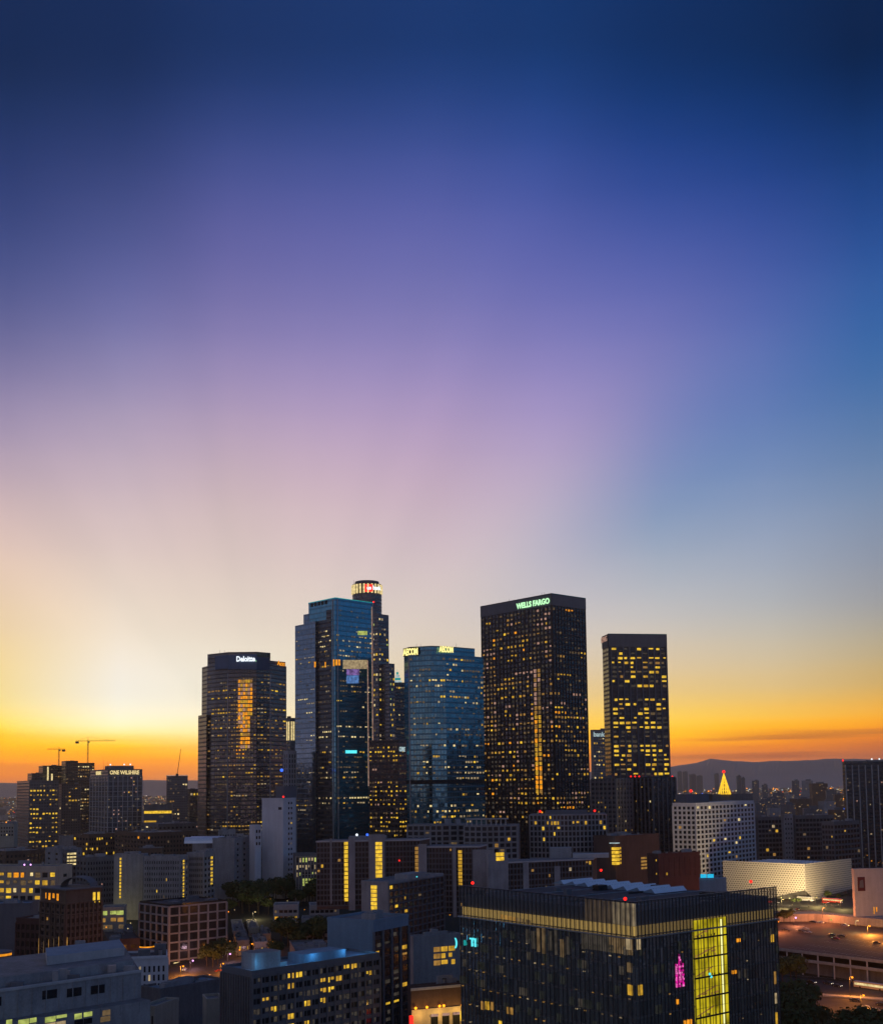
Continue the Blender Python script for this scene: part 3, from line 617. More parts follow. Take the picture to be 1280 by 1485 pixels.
rows_ = [0,0,.5,.15,1.0,1.1,1.5,.9,1.1,.3,.02,.3,.2,.4,.9,1.2,1.5,.3,.3,.2,.3,.1,.15,1.6,.8,1.5,.1,.1,1.0,.8,.9,1,1.0,1.1,.6,0,.1,1.5,1.6,.7,.2,.1,.1,.2]
pal = [('lit_pale', 2), ('lit_cream', 5), ('lit_dim', 6), ('lit_gold', 1.6), ('lit_yellow', .4)]
def mk(n, dd, lo=0):
    o_ = office(rng, n, nr, dd, pal, 2.6, rows=lambda j: rows_[j] if j < len(rows_) else .2)
    return lambda i, j: o_(i, j) if j/nr >= lo else None
b.win(FR, 1, FR.w-1, ztw, zbw, 13, nr, .7, .3, mk(13, .5))
b.win(FL, u_a+1, FL.w-5, ztw, zbw, 7, nr, .7, .3, mk(7, .4, .08), .2)
fw = Face(prev, FL.a+FL.d*u_a); b.win(fw, 1, fw.w-1, zat(prev, 915), zbw, 9, nr, .7, .26, mk(9, .22), 2.35)
# orange lit notch and mirrored sky patch put in as a glowing pane, bank of screens
def quad(px0, py0, px1, py1, f, m, off, nm):
    ua, ub = f.u(px0), f.u(px1); mb = MB(); mb.poly([f.p(ua, f.z(ua, py1), off), f.p(ub, f.z(ub, py1), off), f.p(ub, f.z(ub, py0), off), f.p(ua, f.z(ua, py0), off)], m); return b.part(mb, nm)
quad(484, 956.5, 486.3, 966, FL, 'lit_orange', .35, 'lit_lobby'); quad(487.3, 956.5, 494, 965, FR, 'lit_orange', .25, 'lit_lobby'); quad(472, 960, 473.5, 968, FL, 'lit_orange', .3, 'lit_lobby'); quad(459.5, 960, 462, 968, FL, 'lit_orange', 2.4, 'lit_lobby')
quad(498, 957, 534, 970, FR, 'lit_cream', .13, 'bright_pane'); quad(503, 970.5, 522, 979, FR, 'screen_violet', .14, 'bright_pane'); quad(503, 979.5, 521, 991, FR, 'screen_blue', .14, 'bright_pane')
quad(501, 1088, 517.5, 1092.5, FR, 'glow_cyan', .3, 'sign_panel')
quad(520, 915, 534, 921, FR, 'lit_green', .14, 'bright_pane')
b.done()

# U.S. Bank tower: round crown over stepped shaft
D = 1200
c = pt(534, D+12); rr = (pt(555.5, D).x-pt(512, D).x)/2
b = Bld('office_tower', 'tall slender tower with a round glowing crown and the red and white us bank sign', 'skyscraper', (c.x, c.y, 30))
def ring(r, n=24): return [(c.x+r*math.cos(2*math.pi*i/n+.1), c.y+r*math.sin(2*math.pi*i/n+.1)) for i in range(n)]
zc = zat(c, 848.5); zm = zat(c, 863.5)
mb = MB(); mb.prism(ring(rr), 30, zm, 'glass_usb', 'roof_dark'); b.part(mb, 'shaft')
mb = MB(); mb.prism(ring(rr*1.0), zm, zc, 'bronze', 'roof_dark'); mb.prism(ring(rr*.82), zc, zc+3.2, 'slate', 'roof_dark'); b.part(mb, 'crown')
for k in range(24):
    a = 2*math.pi*(k+.5)/24
    if math.sin(a) > .1: continue
    mb = MB(); p = Vector((c.x+math.cos(a)*rr*1.02, c.y+math.sin(a)*rr*1.02)); mb.box(p, 1.9, 1.5, zm+.4, zc-1, 'lit_pale', None, a+math.pi/2); b.part(mb, 'crown_light')
b.sign_at((pt(537.2, c.y-rr).x, c.y-rr-1.2, zm+3.6), .1, 3.9, 'us', 'glow_white', bold=.05); mb = MB(); px_ = pt(536.5, c.y-rr)
mb.box((px_.x, c.y-rr-.3), 8.4, .8, zm+1.6, zc-2, 'glow_red', None, .1); b.part(mb, 'sign_board')
b.sign_at((pt(548.5, D).x, c.y-rr+1.6, zm+3.6), .6, 4.4, 'bank', 'glow_white', bold=.05, xs=.8)
A_, C_, B_ = corner3(520, 550, 565.5, 1185, 46); E_ = A_+B_-C_; z2 = zat(C_, 890)
mb = MB(); mb.prism([A_, C_, B_, E_], 30, z2, 'glass_usb', 'roof_dark'); b.part(mb, 'shoulder')
A2, C2, B2 = corner3(545, 566, 573.5, 1180, 46); E2 = A2+B2-C2; z3 = zat(C2, 962)
mb = MB(); mb.prism([A2, C2, B2, E2], 30, z3, 'glass_usb', 'roof_dark'); b.part(mb, 'shoulder')
f = Face(C_, B_); g_ = Face(C2, B2); fl = Face(A_, C_)
pal2 = [('lit_green', 1), ('lit_yellow', 3), ('lit_pale', 2), ('lit_cream', 2), ('lit_dim', 3)]
b.win(f, .5, f.w-.5, z2-3, zat(C_, 1085), 4, 26, .6, .45, scat(b.rng, .5, pal2, None)); b.win(g_, .5, g_.w-.5, z3-3, zat(C2, 1085), 3, 16, .6, .45, scat(b.rng, .5, pal2))
b.win(fl, fl.w*.6, fl.w-.5, z2-3, zat(C_, 1085), 3, 26, .6, .45, scat(b.rng, .4, pal2))
antenna(b, (c.x-rr*.9, c.y, zc), 6); b.beacon((pt(543.5, 1186).x, 1186, zat(pt(543.5, 1186), 873)), 1); b.done()

# Deloitte tower
D = 1040
q = [pt(292, 1075), pt(300, 1062), pt(311, 1052), pt(330, 1043), pt(350, 1040), pt(372, 1042), pt(392, 1050), pt(415.5, 1075)]
b = Bld('office_tower', 'dark bow-fronted tower under a blue band with white Deloitte lettering', 'skyscraper', (*((q[0]+q[7])/2), 12))
bk = [q[7]*1.035, q[0]*1.035]
zt = zat(q[4], 971); ztr = zat(q[7], 961)
mb = MB(); mb.prism(q+bk, 12, zat(q[0], 968), 'glass_deloitte', 'roof_dark')
lw = [pt(287, 1078), pt(299, 1058)]; mb.prism(lw+[lw[1]*1.02, lw[0]*1.02], 12, zat(lw[0], 1038), 'glass_deloitte', 'roof_dark')
b.part(mb, 'glass_wall')
top = [pt(300, 1060), pt(311, 1050), pt(330, 1040.5), pt(350, 1037.5), pt(372, 1039.5), pt(391, 1049)]
mb = MB(); mb.prism([pt(300, 1062), pt(330, 1046), pt(372, 1046), pt(392, 1056), pt(391, 1085), pt(300, 1090)], zat(q[0], 968)-1, zat(q[1], 949), 'glass_deloitte', 'roof_dark')
mb.prism([pt(388, 1056), pt(414, 1072), pt(414, 1100), pt(388, 1085)], zat(q[0], 968)-1, zat(q[7], 960.5), 'slate', 'roof_dark'); b.part(mb, 'upper_storey')
mb = MB(); plain('blue_band', (.05,.09,.16), .3, .5, var=.2)
for p_, q_ in zip(top[1:], top[2:]):
    f = Face(p_, q_); tops = [zat(f.a, 951 if f.a is top[1] else 950.5), zat(f.b, 951)]
    z_b = zat(f.a, 971); mb.prism([f.a, f.b, f.b+Vector((0, 1.2)), f.a+Vector((0, 1.2))], z_b, zat(q[4], 949.5 if q_ is not top[-1] else 953), 'blue_band')
b.part(mb, 'sign_band')
fm = Face(top[2], top[4]); fs_ = Face(pt(340, 1036), pt(372, 1036)); b.sign(fs_, 10.0, zat(pt(356, 1036), 959), 4.6, 'Deloitte', 'glow_white', .6, bold=.05, xs=.78)
b.sign(fs_, 19.6, zat(pt(370, 1036), 959), 3.6, '.', 'glow_green', .6)
f = Face(pt(402, 1062), pt(414, 1072)); b.sign(f, 5.0, zat(pt(408, 1067), 965.5), 4.5, 'Aon', 'lit_orange', .6)
rng = b.rng; nr = 43; ztw = zat(q[4], 976); zbw = zat(q[4], 1212)
pal = [('lit_gold', 3), ('lit_amber', 5), ('lit_cream', 2), ('lit_dim', 6), ('lit_yellow', 1)]
fcs = [Face(a, c_) for a, c_ in zip(q, q[1:])]; ntot = [1, 2, 5, 5, 5, 4, 4]; off_ = 0
o_ = office(rng, sum(ntot), nr, lambda t: .45 if t < .5 else .28, pal, 2.6, rest=None)
tot = 0
for f, n in zip(fcs, ntot):
    def fn(i, j, t0=tot, n=n):
        gi = t0+i; t = j/nr
        if gi in (11, 12, 13) and .14 < t < .52: return rng.choice(['lit_orange', 'lit_gold', 'lit_amber', 'lit_amber'])  # golden reflection on the bow front, put in as glowing panes
        if gi in (9, 10) and .14 < t < .46 and rng.random() < .45: return rng.choice(['lit_amber', 'lit_dim'])
        return o_(gi, j) or rng.choice(['lit_faint', None, None, None])
    if f is not fcs[0]: b.win(f, .3, f.w-.3, ztw, zbw, n, nr, .68, .38, fn)
    tot += n
fg = Face(pt(349, 1038), pt(371, 1040))
b.win(Face(q[3]*1.0, q[5]), Face(q[3], q[5]).w*.38, Face(q[3], q[5]).w*.88, zat(q[4], 985), zat(q[4], 1086), 6, 17, .9, .72, lambda i, j: (rng.choice(['lit_orange', 'lit_gold', 'lit_amber', 'lit_orange', 'lit_rose']) if (i < 5 or j < 9) and (i > 0 or j < 12) else None), 3.2, vary=False)  # same golden reflection, laid over as a block of glowing panes
for k in (1, 3, 6): mb = MB(); mb.tube((*q[k], 12), (*q[k], ztw), .45, .45, 'steel', 6); b.part(mb, 'corner_trim')
antenna(b, (*pt(318, 1062), zat(q[1], 949)), 4); antenna(b, (*pt(325, 1062), zat(q[1], 949)), 4); b.done()

# smaller towers behind and between
def tower(label, xl, xc, xr, yt, D, wm, pal=WARM, dens=.3, nL=5, nR=5, pitch=6.5, yaw=YAW, ylow=1230, roofn=1, group=None, name='office_tower', fu=.65, fv=.4, cat='skyscraper', run=2.2):
    b, FL, FR, z1, z0 = simple(name, label, cat, xl, xc, xr, yt, D, wm, 'roof_dark', yaw, group=group)
    nr = max(3, int((ylow-yt-4)/pitch)); zb = zat(b.C, ylow)
    if nL: b.win(FL, .5, FL.w-.5, z1-3, zb, nL, nr, fu, fv, office(b.rng, nL, nr, dens, pal, run))
    if nR: b.win(FR, .5, FR.w-.5, z1-3, zb, nR, nr, fu, fv, office(b.rng, nR, nr, dens, pal, run))
    if roofn: rooftop(b, roofn, 'slate', hmax=3)
    return b, FL, FR, z1, z0
b, FL, FR, z1, z0 = tower('dark brown office block with a cyan CBRE sign between two blue glass towers', 535, 578, 590, 1074, 800, 'glass_brown', [('lit_gold', 3), ('lit_yellow', 2), ('lit_dim', 3), ('lit_rose', 1)], .42, 11, 3, 6.4, 60, 1215)
b.sign(FR, FR.w*.35, FR.z(FR.w*.4, 1089.5), 3.0, 'CBRE', 'lit_cool', .8, bold=.05, xs=.75); b.done()
b, FL, FR, z1, z0 = tower('slim tower with a cyan striped stepped top behind the tall blue glass tower', 566, 575, 588, 990, 1250, 'glass_dark', WARM, .3, 3, 4, 6.4, 41, 1080)
mb = MB()
for k in range(5): mb.prism([pt(573+k*1.0, 1246), pt(584-k*1.6, 1246), pt(584-k*1.6, 1256), pt(573+k, 1256)], z1+k*3.2, z1+k*3.2+1.8, 'lit_cool' if k % 2 == 0 else 'glow_teal', 'roof_blue')
b.part(mb, 'stepped_crown'); b.done()
b, FL, FR, z1, z0 = tower('narrow tower with a lit green-gold crown between the Deloitte tower and the blue glass tower', 412, 421, 431, 1042, 1150, 'glass_grey', [('lit_pale', 2), ('lit_yellow', 2), ('lit_dim', 2)], .12, 3, 3, 7, 41, 1200)
mb = MB()
for f in (FL, FR):
    for k in range(3): mb.poly([f.p(f.w*(.1+.3*k), z1-22, .2), f.p(f.w*(.3+.3*k), z1-22, .2), f.p(f.w*(.3+.3*k), z1-3, .2), f.p(f.w*(.1+.3*k), z1-3, .2)], 'lit_pale')
b.part(mb, 'crown_light'); b.done()
b, FL, FR, z1, z0 = tower('pale gridded tower with a white bank sign between the two dark towers', 857.5, 861, 881, 1059, 1500, 'punched_grey', [('lit_gold', 3), ('lit_pale', 2), ('lit_dim', 3)], .5, 0, 6, 6, 20, 1150)
b.sign(FR, FR.w*.42, FR.z(FR.w*.4, 1068), 6, 'bank', 'lit_cool', .8); b.done()

# left cluster
b, FL, FR, z1, z0 = tower('grey office tower with yellow lit rows at the far left of the skyline', 25, 43, 85.5, 1133, 1350, 'glass_grey', [('lit_yellow', 5), ('lit_gold', 3), ('lit_dim', 2)], .5, 0, 9, 6.6, 30, 1245, cat='office tower', fv=.36); b.done()
b, FL, FR, z1, z0 = simple('office_tower', 'broad white-ribbed office block with a yellow ONE WILSHIRE sign along its roof', 'office tower', 131, 157, 206.5, 1116.5, 1300, 'glass_grey', 'roof_grey', 34)
for f, n in ((FL, 6), (FR, 7)):
    b.frame(f, 0, f.w, z1-7, z0, n, 18, .8, .5, .5, 'concrete_light')
    b.win(f, 0, f.w, z1-7, zat(b.C, 1205), n*2, 15, .6, .4, scat(b.rng, .16 if f is FR else .03, [('lit_gold', 1), ('lit_cream', 2), ('lit_rose', 2), ('lit_dim', 2)], None), .1)
b.sign(FR, FR.w*.47, z1-5.0, 4.2, 'ONE WILSHIRE', 'lit_pale', .8, bold=.05, xs=.85); b.sign(FL, FL.w*.5, z1-5.0, 3.8, 'ONE WILSHIRE', 'lit_pale', .8, bold=.05, xs=.5)
A, C, B = corner3(152, 160, 194, 1320, 34); mb = MB(); mb.prism([A, C, B, A+B-C], z1, zat(C, 1110.5), 'slate'); b.part(mb, 'penthouse')
for px in (150, 153, 156): antenna(b, (*pt(px, 1315), z1), 12-(px % 5)*2)
for px in (180, 189, 160): b.beacon((*pt(px, 1318), zat(C, 1109)), 1, 'glow_white', 'roof_lamp')
b.done()
b, FL, FR, z1, z0 = tower('unfinished concrete tower beneath the left tower crane', 56, 62, 91, 1111, 1900, 'glass_dark', [('lit_dim', 3), ('lit_amber', 1)], .12, 0, 8, 5, 30, 1190, cat='building under construction', name='unfinished_tower')
mb = MB(); 
for px in (69.5, 75.5): mb.box(pt(px, 1888), 2.4, 1, zat(pt(px, 1888), 1134), zat(pt(px, 1888), 1112+(px > 70)*10), 'lit_pale')
b.part(mb, 'hoist_light'); b.done()
b, FL, FR, z1, z0 = tower('unfinished concrete tower beneath the right tower crane', 89, 95, 113, 1104, 1850, 'glass_brown', [('lit_dim', 3), ('lit_amber', 1)], .15, 2, 4, 5, 30, 1190, cat='building under construction', name='unfinished_tower'); b.done()
b, FL, FR, z1, z0 = tower('unfinished tower with bright work lights just left of the ONE WILSHIRE block', 109, 112, 137, 1107, 1860, 'glass_brown', [('lit_pale', 3), ('lit_amber', 2), ('lit_dim', 3)], .5, 0, 7, 4.5, 20, 1190, cat='building under construction', name='unfinished_tower'); b.done()
tower('dark low tower in front of the left unfinished tower', 40, 46, 62, 1122, 1700, 'glass_dark', WARM, .1, 0, 4, 6, 30, 1160, cat='office tower')[0].done()
tower('brown mid-rise between the yellow-lit grey tower and the ONE WILSHIRE block', 84, 90, 118, 1138, 1550, 'punched_brown', WARM, .14, 2, 6, 5.5, 30, 1215, cat='office building', name='office_building')[0].done()
b, FL, FR, z1, z0 = tower('square grey tower with a magenta-lit roof edge', 237, 242, 272.5, 1126, 1700, 'glass_grey', WARM, .15, 0, 8, 6, 15, 1190, cat='office tower'); 
edge(b, [b.A, b.C, b.B], z1+1.4, 'lit_rose', .7, 'roof_light'); b.done()
tower('plain dark block against the left edge of the Deloitte tower', 272, 275, 300, 1145, 1600, 'glass_dark', WARM, .04, 0, 5, 7, 15, 1200, cat='office tower')[0].done()
b, FL, FR, z1, z0 = tower('low dark building with one bright yellow strip of windows right of the ONE WILSHIRE block', 205, 209, 250, 1168, 1300, 'concrete_dark', WARM, 0, 0, 4, 8, 12, 1205, cat='office building', name='office_building')
mb = MB(); za = FR.z(9, 1176); mb.poly([FR.p(.5, za-3, .2), FR.p(FR.w-.5, za-3, .2), FR.p(FR.w-.5, za, .2), FR.p(.5, za, .2)], 'lit_yellow'); b.part(mb, 'window_strip')
mb = MB(); za = FR.z(9, 1190); mb.poly([FR.p(.5, za-3, .2), FR.p(FR.w*.45, za-3, .2), FR.p(FR.w*.45, za, .2), FR.p(.5, za, .2)], 'lit_gold'); b.part(mb, 'window_strip'); b.done()

# tower cranes
def crane(label, pxm, yb, yt, yj, xj0, xj1, D):
    p = pt(pxm, D); zb, zt, zj = zat(p, yb), zat(p, yt), zat(p, yj)
    t = thing('tower_crane', label, 'crane', (p.x, p.y, zb), 'tower cranes on the skyline')
    def pp(mb, n): o = mb.build(n, t, loc=t.location)
    mb = MB(); n = int((zj-zb)/4)
    for sx in (-.8, .8):
        for sy in (-.8, .8): mb.tube((p.x+sx, p.y+sy, zb), (p.x+sx, p.y+sy, zj), .22, .22, 'dark_metal', 4)
    for k in range(n):
        z = zb+k*(zj-zb)/n; z_ = zb+(k+1)*(zj-zb)/n; s_ = 1 if k % 2 else -1
        mb.tube((p.x-.8*s_, p.y-.8, z), (p.x+.8*s_, p.y-.8, z_), .14, .14, 'dark_metal', 4)
    pp(mb, 'mast')
    xa, xb = pt(xj0, D).x, pt(xj1, D).x
    mb = MB(); lo = min(xa, xb); hi = max(xa, xb); m_ = int((hi-lo)/3)
    for (dy, dz) in ((-.7, 0), (.7, 0), (0, 1.6)): mb.tube((lo, p.y+dy, zj+dz), (hi, p.y+dy, zj+dz), .2, .2, 'dark_metal', 4)
    for k in range(m_):
        a = lo+k*(hi-lo)/m_; c_ = lo+(k+.5)*(hi-lo)/m_; d_ = lo+(k+1)*(hi-lo)/m_
        mb.tube((a, p.y-.7, zj), (c_, p.y, zj+1.6), .12, .12, 'dark_metal', 4); mb.tube((c_, p.y, zj+1.6), (d_, p.y-.7, zj), .12, .12, 'dark_metal', 4)
    pp(mb, 'jib')
    mb = MB(); mb.tube((p.x, p.y, zj), (p.x, p.y, zt), .5, .2, 'dark_metal', 4); pp(mb, 'apex')
    mb = MB(); 
    for e in (lo+3, hi-8): mb.tube((p.x, p.y, zt), (e, p.y, zj+1.5), .1, .1, 'dark_metal', 4)
    pp(mb, 'tie_rope')
    sh = lo if p.x-lo < hi-p.x else hi; mb = MB(); mb.box((sh+(2.5 if sh == lo else -2.5), p.y), 5, 2.5, zj-3.5, zj-.2, 'dark_metal'); pp(mb, 'counterweight')
    mb = MB(); mb.box((p.x+1.8, p.y-1), 2, 2, zj-2.6, zj-.1, 'slate'); pp(mb, 'cab')
crane('shorter tower crane on the left, its long arm pointing left', 85, 1111, 1083, 1087, 67.5, 94, 1900)
crane('tallest tower crane, its long arm pointing right', 127, 1108, 1069, 1075, 109, 167, 1860)
p = pt(257, 1700); q_ = pt(262, 1700)
t = thing('luffing_crane', 'thin raised crane boom on the roof of the square grey tower', 'crane', (p.x, p.y, zat(p, 1125)), 'tower cranes on the skyline')
mb = MB()
for dx in (-.5, .5): mb.tube((p.x+dx, p.y, zat(p, 1124)), (q_.x+dx*.3, q_.y, zat(q_, 1086)), .3, .2, 'dark_metal', 4)
mb.build('boom', t, loc=t.location); mb = MB(); mb.box(p, 3.5, 3, zat(p, 1126.5), zat(p, 1122), 'dark_metal'); mb.build('cab', t, loc=t.location)
# ------------------------------------------------------------------ mid-ground buildings
DIMP = [('lit_cream', 2), ('lit_dim', 4), ('lit_amber', 2), ('lit_gold', 2)]
def block(label, xl, xc, xr, yt, D, wall, nL, nR, nz, pit=3.5, yaw=YAW, p=.08, pal=WARM, fu=.55, fv=.5, rest='pane_dark', name='office_building', cat='building', group=None, roof='roof_grey', rn=2, sink=6, top=1.5, frame=None, pw=.5, sw=.6, dep=.4, done=True, zt=None, rmat='concrete'):
    """masonry block with individual dark and lit panes, and optionally a real pier/spandrel grid"""
    b, FL, FR, z1, z0 = simple(name, label, cat, xl, xc, xr, yt, D, wall, roof, yaw, group=group, sink=sink, zt=zt)
    zb = z1-top-nz*pit
    for f, n in ((FL, nL), (FR, nR)):
        if not n or not nz: continue
        if not frame and nz > 2: b.frame(f, 0, f.w, z1-top, zb, n, nz, .3, .45, .22, wall)
        if frame: b.frame(f, 0, f.w, z1-top, zb, n, nz, pw, sw, dep, frame)
        b.win(f, .3, f.w-.3, z1-top, zb, n, nz, fu, fv, scat(b.rng, p, pal, rest))
    if rn: rooftop(b, rn+4, rmat, hmax=2.6)
    if done: b.done()
    return b, FL, FR, z1, z0

# white gridded block (right of the black tower)
b, FL, FR, z1, z0 = block('pale blue-grey block with a regular grid of small square dark windows', 974, 1007, 1091.5, 1166, 850, 'white_stone', 5, 16, 16, 3.6, 52, .045, [('lit_yellow', 2), ('lit_pale', 2), ('lit_amber', 1)], .58, .6, rn=0, top=1.2, done=False, frame='white_stone', pw=1.1, sw=1.2, dep=.35)
A, C, B = corner3(978, 994, 1027, 868, 52); mb = MB(); mb.prism([A, C, B, A+B-C], z1, zat(C, 1152), 'slate', 'roof_grey'); b.part(mb, 'penthouse'); b.beacon((*pt(1001, 866), zat(C, 1149)+1), 1.2); b.done()
# dark building carrying the lit cone
b, FL, FR, z1, z0 = block('long low dark-banded block on whose roof the glowing cone-shaped tree stands', 1027, 1032, 1090, 1153, 1050, 'concrete_dark', 1, 10, 6, 3.6, 15, .1, DIMP, .85, .35, rest=None, rn=1)
p = pt(1049.5, 1056); zb = z1; zt = zat(p, 1121); r0 = (pt(1058.5, 1056).x-pt(1041, 1056).x)/2
t = thing('holiday_tree', 'tall glowing golden cone tree made of light strings, red star at its tip', 'light tree', (p.x, p.y, zb))
mb = MB(); n = 16
for i in range(n):
    a = 2*math.pi*i/n; mb.tube((p.x+r0*math.cos(a), p.y+r0*math.sin(a), zb+.5), (p.x, p.y, zt), .5, .25, 'glow_tree', 4)
mb.build('light_string', t, loc=t.location)
for k in range(6):
    z = zb+1+(zt-zb)*k/6.5; rr_ = r0*(1-k/6.5); mb = MB(); P = [(p.x+rr_*math.cos(2*math.pi*i/16), p.y+rr_*math.sin(2*math.pi*i/16), z) for i in range(17)]
    for a, c_ in zip(P, P[1:]): mb.tube(a, c_, .4, .4, 'glow_tree', 4)
    mb.build('ring', t, loc=t.location)
mb = MB(); mb.tube((p.x, p.y, zb), (p.x, p.y, zt), .5, .3, 'dark_metal', 6); mb.build('mast', t, loc=t.location)
mb = MB(); mb.ball((p.x, p.y, zt+1.2), 1.5, 'glow_red'); mb.build('star', t, loc=t.location)
# right middle distance
block('wide dark slab behind the honeycomb museum, left of its pale stair tower', 1092, 1096, 1136, 1186, 980, 'concrete_dark', 0, 8, 9, 4, 14, .05, DIMP, .8, .6, rn=2)
block('pale narrow stair tower between the two dark slabs behind the honeycomb museum', 1130, 1134, 1147, 1182, 965, 'concrete', 0, 3, 12, 4, 14, .02, DIMP, .4, .4, rn=0)
b, FL, FR, z1, z0 = block('wide dark slab behind the honeycomb museum, right of its pale stair tower', 1146, 1150, 1206, 1184, 980, 'concrete_dark', 0, 11, 9, 4, 10, .04, DIMP, .8, .6, rn=3)
block('dark boxy block right of the slabs, against the tall black tower on the right edge', 1188, 1206, 1243, 1193, 900, 'slate', 4, 8, 10, 4, 40, .04, DIMP, .75, .6, rn=2)
b, FL, FR, z1, z0 = simple('apartment_tower', 'tall black tower with thin pale vertical ribs at the right edge of the picture', 'tower block', 1222, 1226, 1320, 1105, 1100, 'glass_dark', 'roof_dark', 12)
b.frame(FR, 0, FR.w, z1-3, z0, 10, 1, .8, 0, .8, 'concrete_light'); b.win(FR, .4, FR.w-.4, z1-4, zat(b.C, 1240), 30, 24, .7, .35, scat(b.rng, .04, [('lit_dim', 4), ('lit_cream', 2), ('lit_rose', 1)]), .2)
A, C, B = corner3(1256, 1260, 1330, 1104, 12); mb = MB(); mb.prism([A, C, B, A+B-C], z1, zat(C, 1102.5), 'slate'); b.part(mb, 'penthouse'); b.beacon((*pt(1223, 1100), z1+1.5), 1)
for px in (1265, 1276): b.beacon((*pt(px, 1103), z1+2.5), .9, 'glow_white', 'roof_lamp')
b.done()
# red-brown blocks in front of the black tower
b, FL, FR, z1, z0 = block('red-brown block with a stack of bright yellow curved balconies at its corner', 858, 889, 953, 1214, 760, 'dark_brick', 0, 0, 5, 3.5, rn=1, done=False)
mb = MB(); FLc = Face(pt(883, 757), pt(896, 759))
for k in range(5):
    z = zat(b.C, 1229+k*5.3); 
    m1 = MB(); m1.prism([pt(884, 758), pt(889, 755.5), pt(895, 758), pt(895, 761), pt(884, 761)], z-1.6, z, 'lit_yellow'); b.part(m1, 'window_strip')
    m1 = MB(); m1.poly([FR.p(4.5, z-1.5, .1), FR.p(6, z-1.5, .1), FR.p(6, z, .1), FR.p(4.5, z, .1)], 'lit_gold'); b.part(m1, 'window')
mb = MB(); q4 = zat(b.C, 1222); mb.prism([pt(881, 757), pt(889, 754), pt(896, 757), pt(896, 761), pt(881, 761)], q4-.4, q4, 'lit_cool'); b.part(mb, 'canopy')
f = Face(pt(926, 752), pt(938, 757))
for k in range(4): m1 = MB(); z = zat(b.C, 1246+k*5); m1.poly([FR.p(FR.u(926), z-1.4, .1), FR.p(FR.u(935), z-1.4, .1), FR.p(FR.u(935), z, .1), FR.p(FR.u(926), z, .1)], 'lit_amber'); b.part(m1, 'window')
b.done()
b, FL, FR, z1, z0 = block('flat dark-red brick block beside the pale gridded block', 935, 951, 1011, 1240, 690, 'red_brick', 3, 8, 3, 4, 30, .12, [('lit_gold', 1), ('lit_pale', 1)], .25, .4, rest=None, rn=1)
# curved pale grid apartment block
def bowed(label, xs_, yt, D, depth, wall, n, nz, pit, bow=10, p=.06, fr='concrete', yb=None, pal=WARM, extra=None):
    pts = []; k = len(xs_)
    for i, x in enumerate(xs_):
        t = i/(k-1)*2-1; pts.append(pt(x, D+bow*t*t))
    z1 = zat(pts[k//2], yt); g = min(gz(q.x, q.y) for q in pts)-4
    b = Bld('apartment_block', label, 'apartment block', (*((pts[0]+pts[-1])/2), g))
    mb = MB(); mb.prism(pts+[pts[-1]+Vector((4, depth)), pts[0]+Vector((4, depth))], g, z1, wall, 'roof_grey'); b.part(mb, 'wall')
    fm = MB()
    for a, c_ in zip(pts, pts[1:]):
        f = Face(a, c_); b.frame(f, 0, f.w, z1-.4, z1-.4-nz*pit, n, nz, .7, .7, .7, fr, mb=fm)
        b.win(f, 0, f.w, z1-.4, z1-.4-nz*pit, n, nz, .7, .65, (extra or (lambda ff: scat(b.rng, p, pal, 'pane_dark')))(f))
    b.part(fm, 'facade_frame'); b.C, b.A, b.B, b.z1 = pts[k//2], pts[k//2]+Vector((-4, 20)), pts[k//2]+Vector((22, 4)), z1
    return b, pts, z1
def ex(f):
    def fn(i, j): return 'lit_gold' if j == 1 and random.random() < .5 else ('lit_yellow' if random.random() < .02 else 'pane_dark')
    return fn
random.seed(5)
b, pts, z1 = bowed('bow-fronted pale grid apartment block with two red lamps on its roof', [767, 795, 822, 850, 877], 1181, 790, 30, 'concrete_dark', 5, 9, 3.7, 9, extra=ex)
for px in (782, 861): b.beacon((*pt(px, 800), z1+2), .9)
mb = MB(); mb.prism([pt(790, 802), pt(850, 802), pt(850, 815), pt(790, 815)], z1, z1+2.5, 'slate'); b.part(mb, 'penthouse'); b.done()
b, pts, z1 = bowed('pale lilac apartment block with an open colonnade along its roof, right one of two', [672, 697, 722, 748], 1197, 770, 28, 'concrete', 3, 8, 3.7, 6, .12)
mb = MB()
for px in range(676, 738, 7): mb.box(pt(px, 774), .8, .8, z1, z1+4, 'concrete_light')
mb.prism([pt(674, 772), pt(736, 772), pt(736, 780), pt(674, 780)], z1+4, z1+4.6, 'concrete_light'); b.part(mb, 'colonnade'); b.done()
b, pts, z1 = bowed('pale lilac apartment block with sparse lamps, left one of two beneath the AECOM tower', [590, 615, 640, 674], 1196, 790, 28, 'concrete', 3, 8, 3.7, 4, .1); rooftop(b, 2); b.done()

# long slabs with yellow stair strips
def strip(b, f, pxa, pxb, ya, yb, n, m='lit_yellow', gap=.82, off=.9, nm='stair_window'):
    ua, ub = f.u(pxa), f.u(pxb); um = (ua+ub)/2; za, zb = f.z(um, ya), f.z(um, yb); dz = (za-zb)/n
    for k in range(n):
        mb = MB(); z = za-k*dz; mb.poly([f.p(ua, z-dz*gap, off), f.p(ub, z-dz*gap, off), f.p(ub, z, off), f.p(ua, z, off)], m); b.part(mb, nm)
def panel(b, f, pxa, pxb, ya, yb, m, dep=.8, nm='wall_panel'):
    ua, ub = f.u(pxa), f.u(pxb); um = (ua+ub)/2; za, zb = f.z(um, ya), f.z(um, yb)
    mb = MB(); mb.prism([f.a+f.d*ua, f.a+f.d*ua+f.n*dep, f.a+f.d*ub+f.n*dep, f.a+f.d*ub], zb, za, m); b.part(mb, nm)
SY = -4
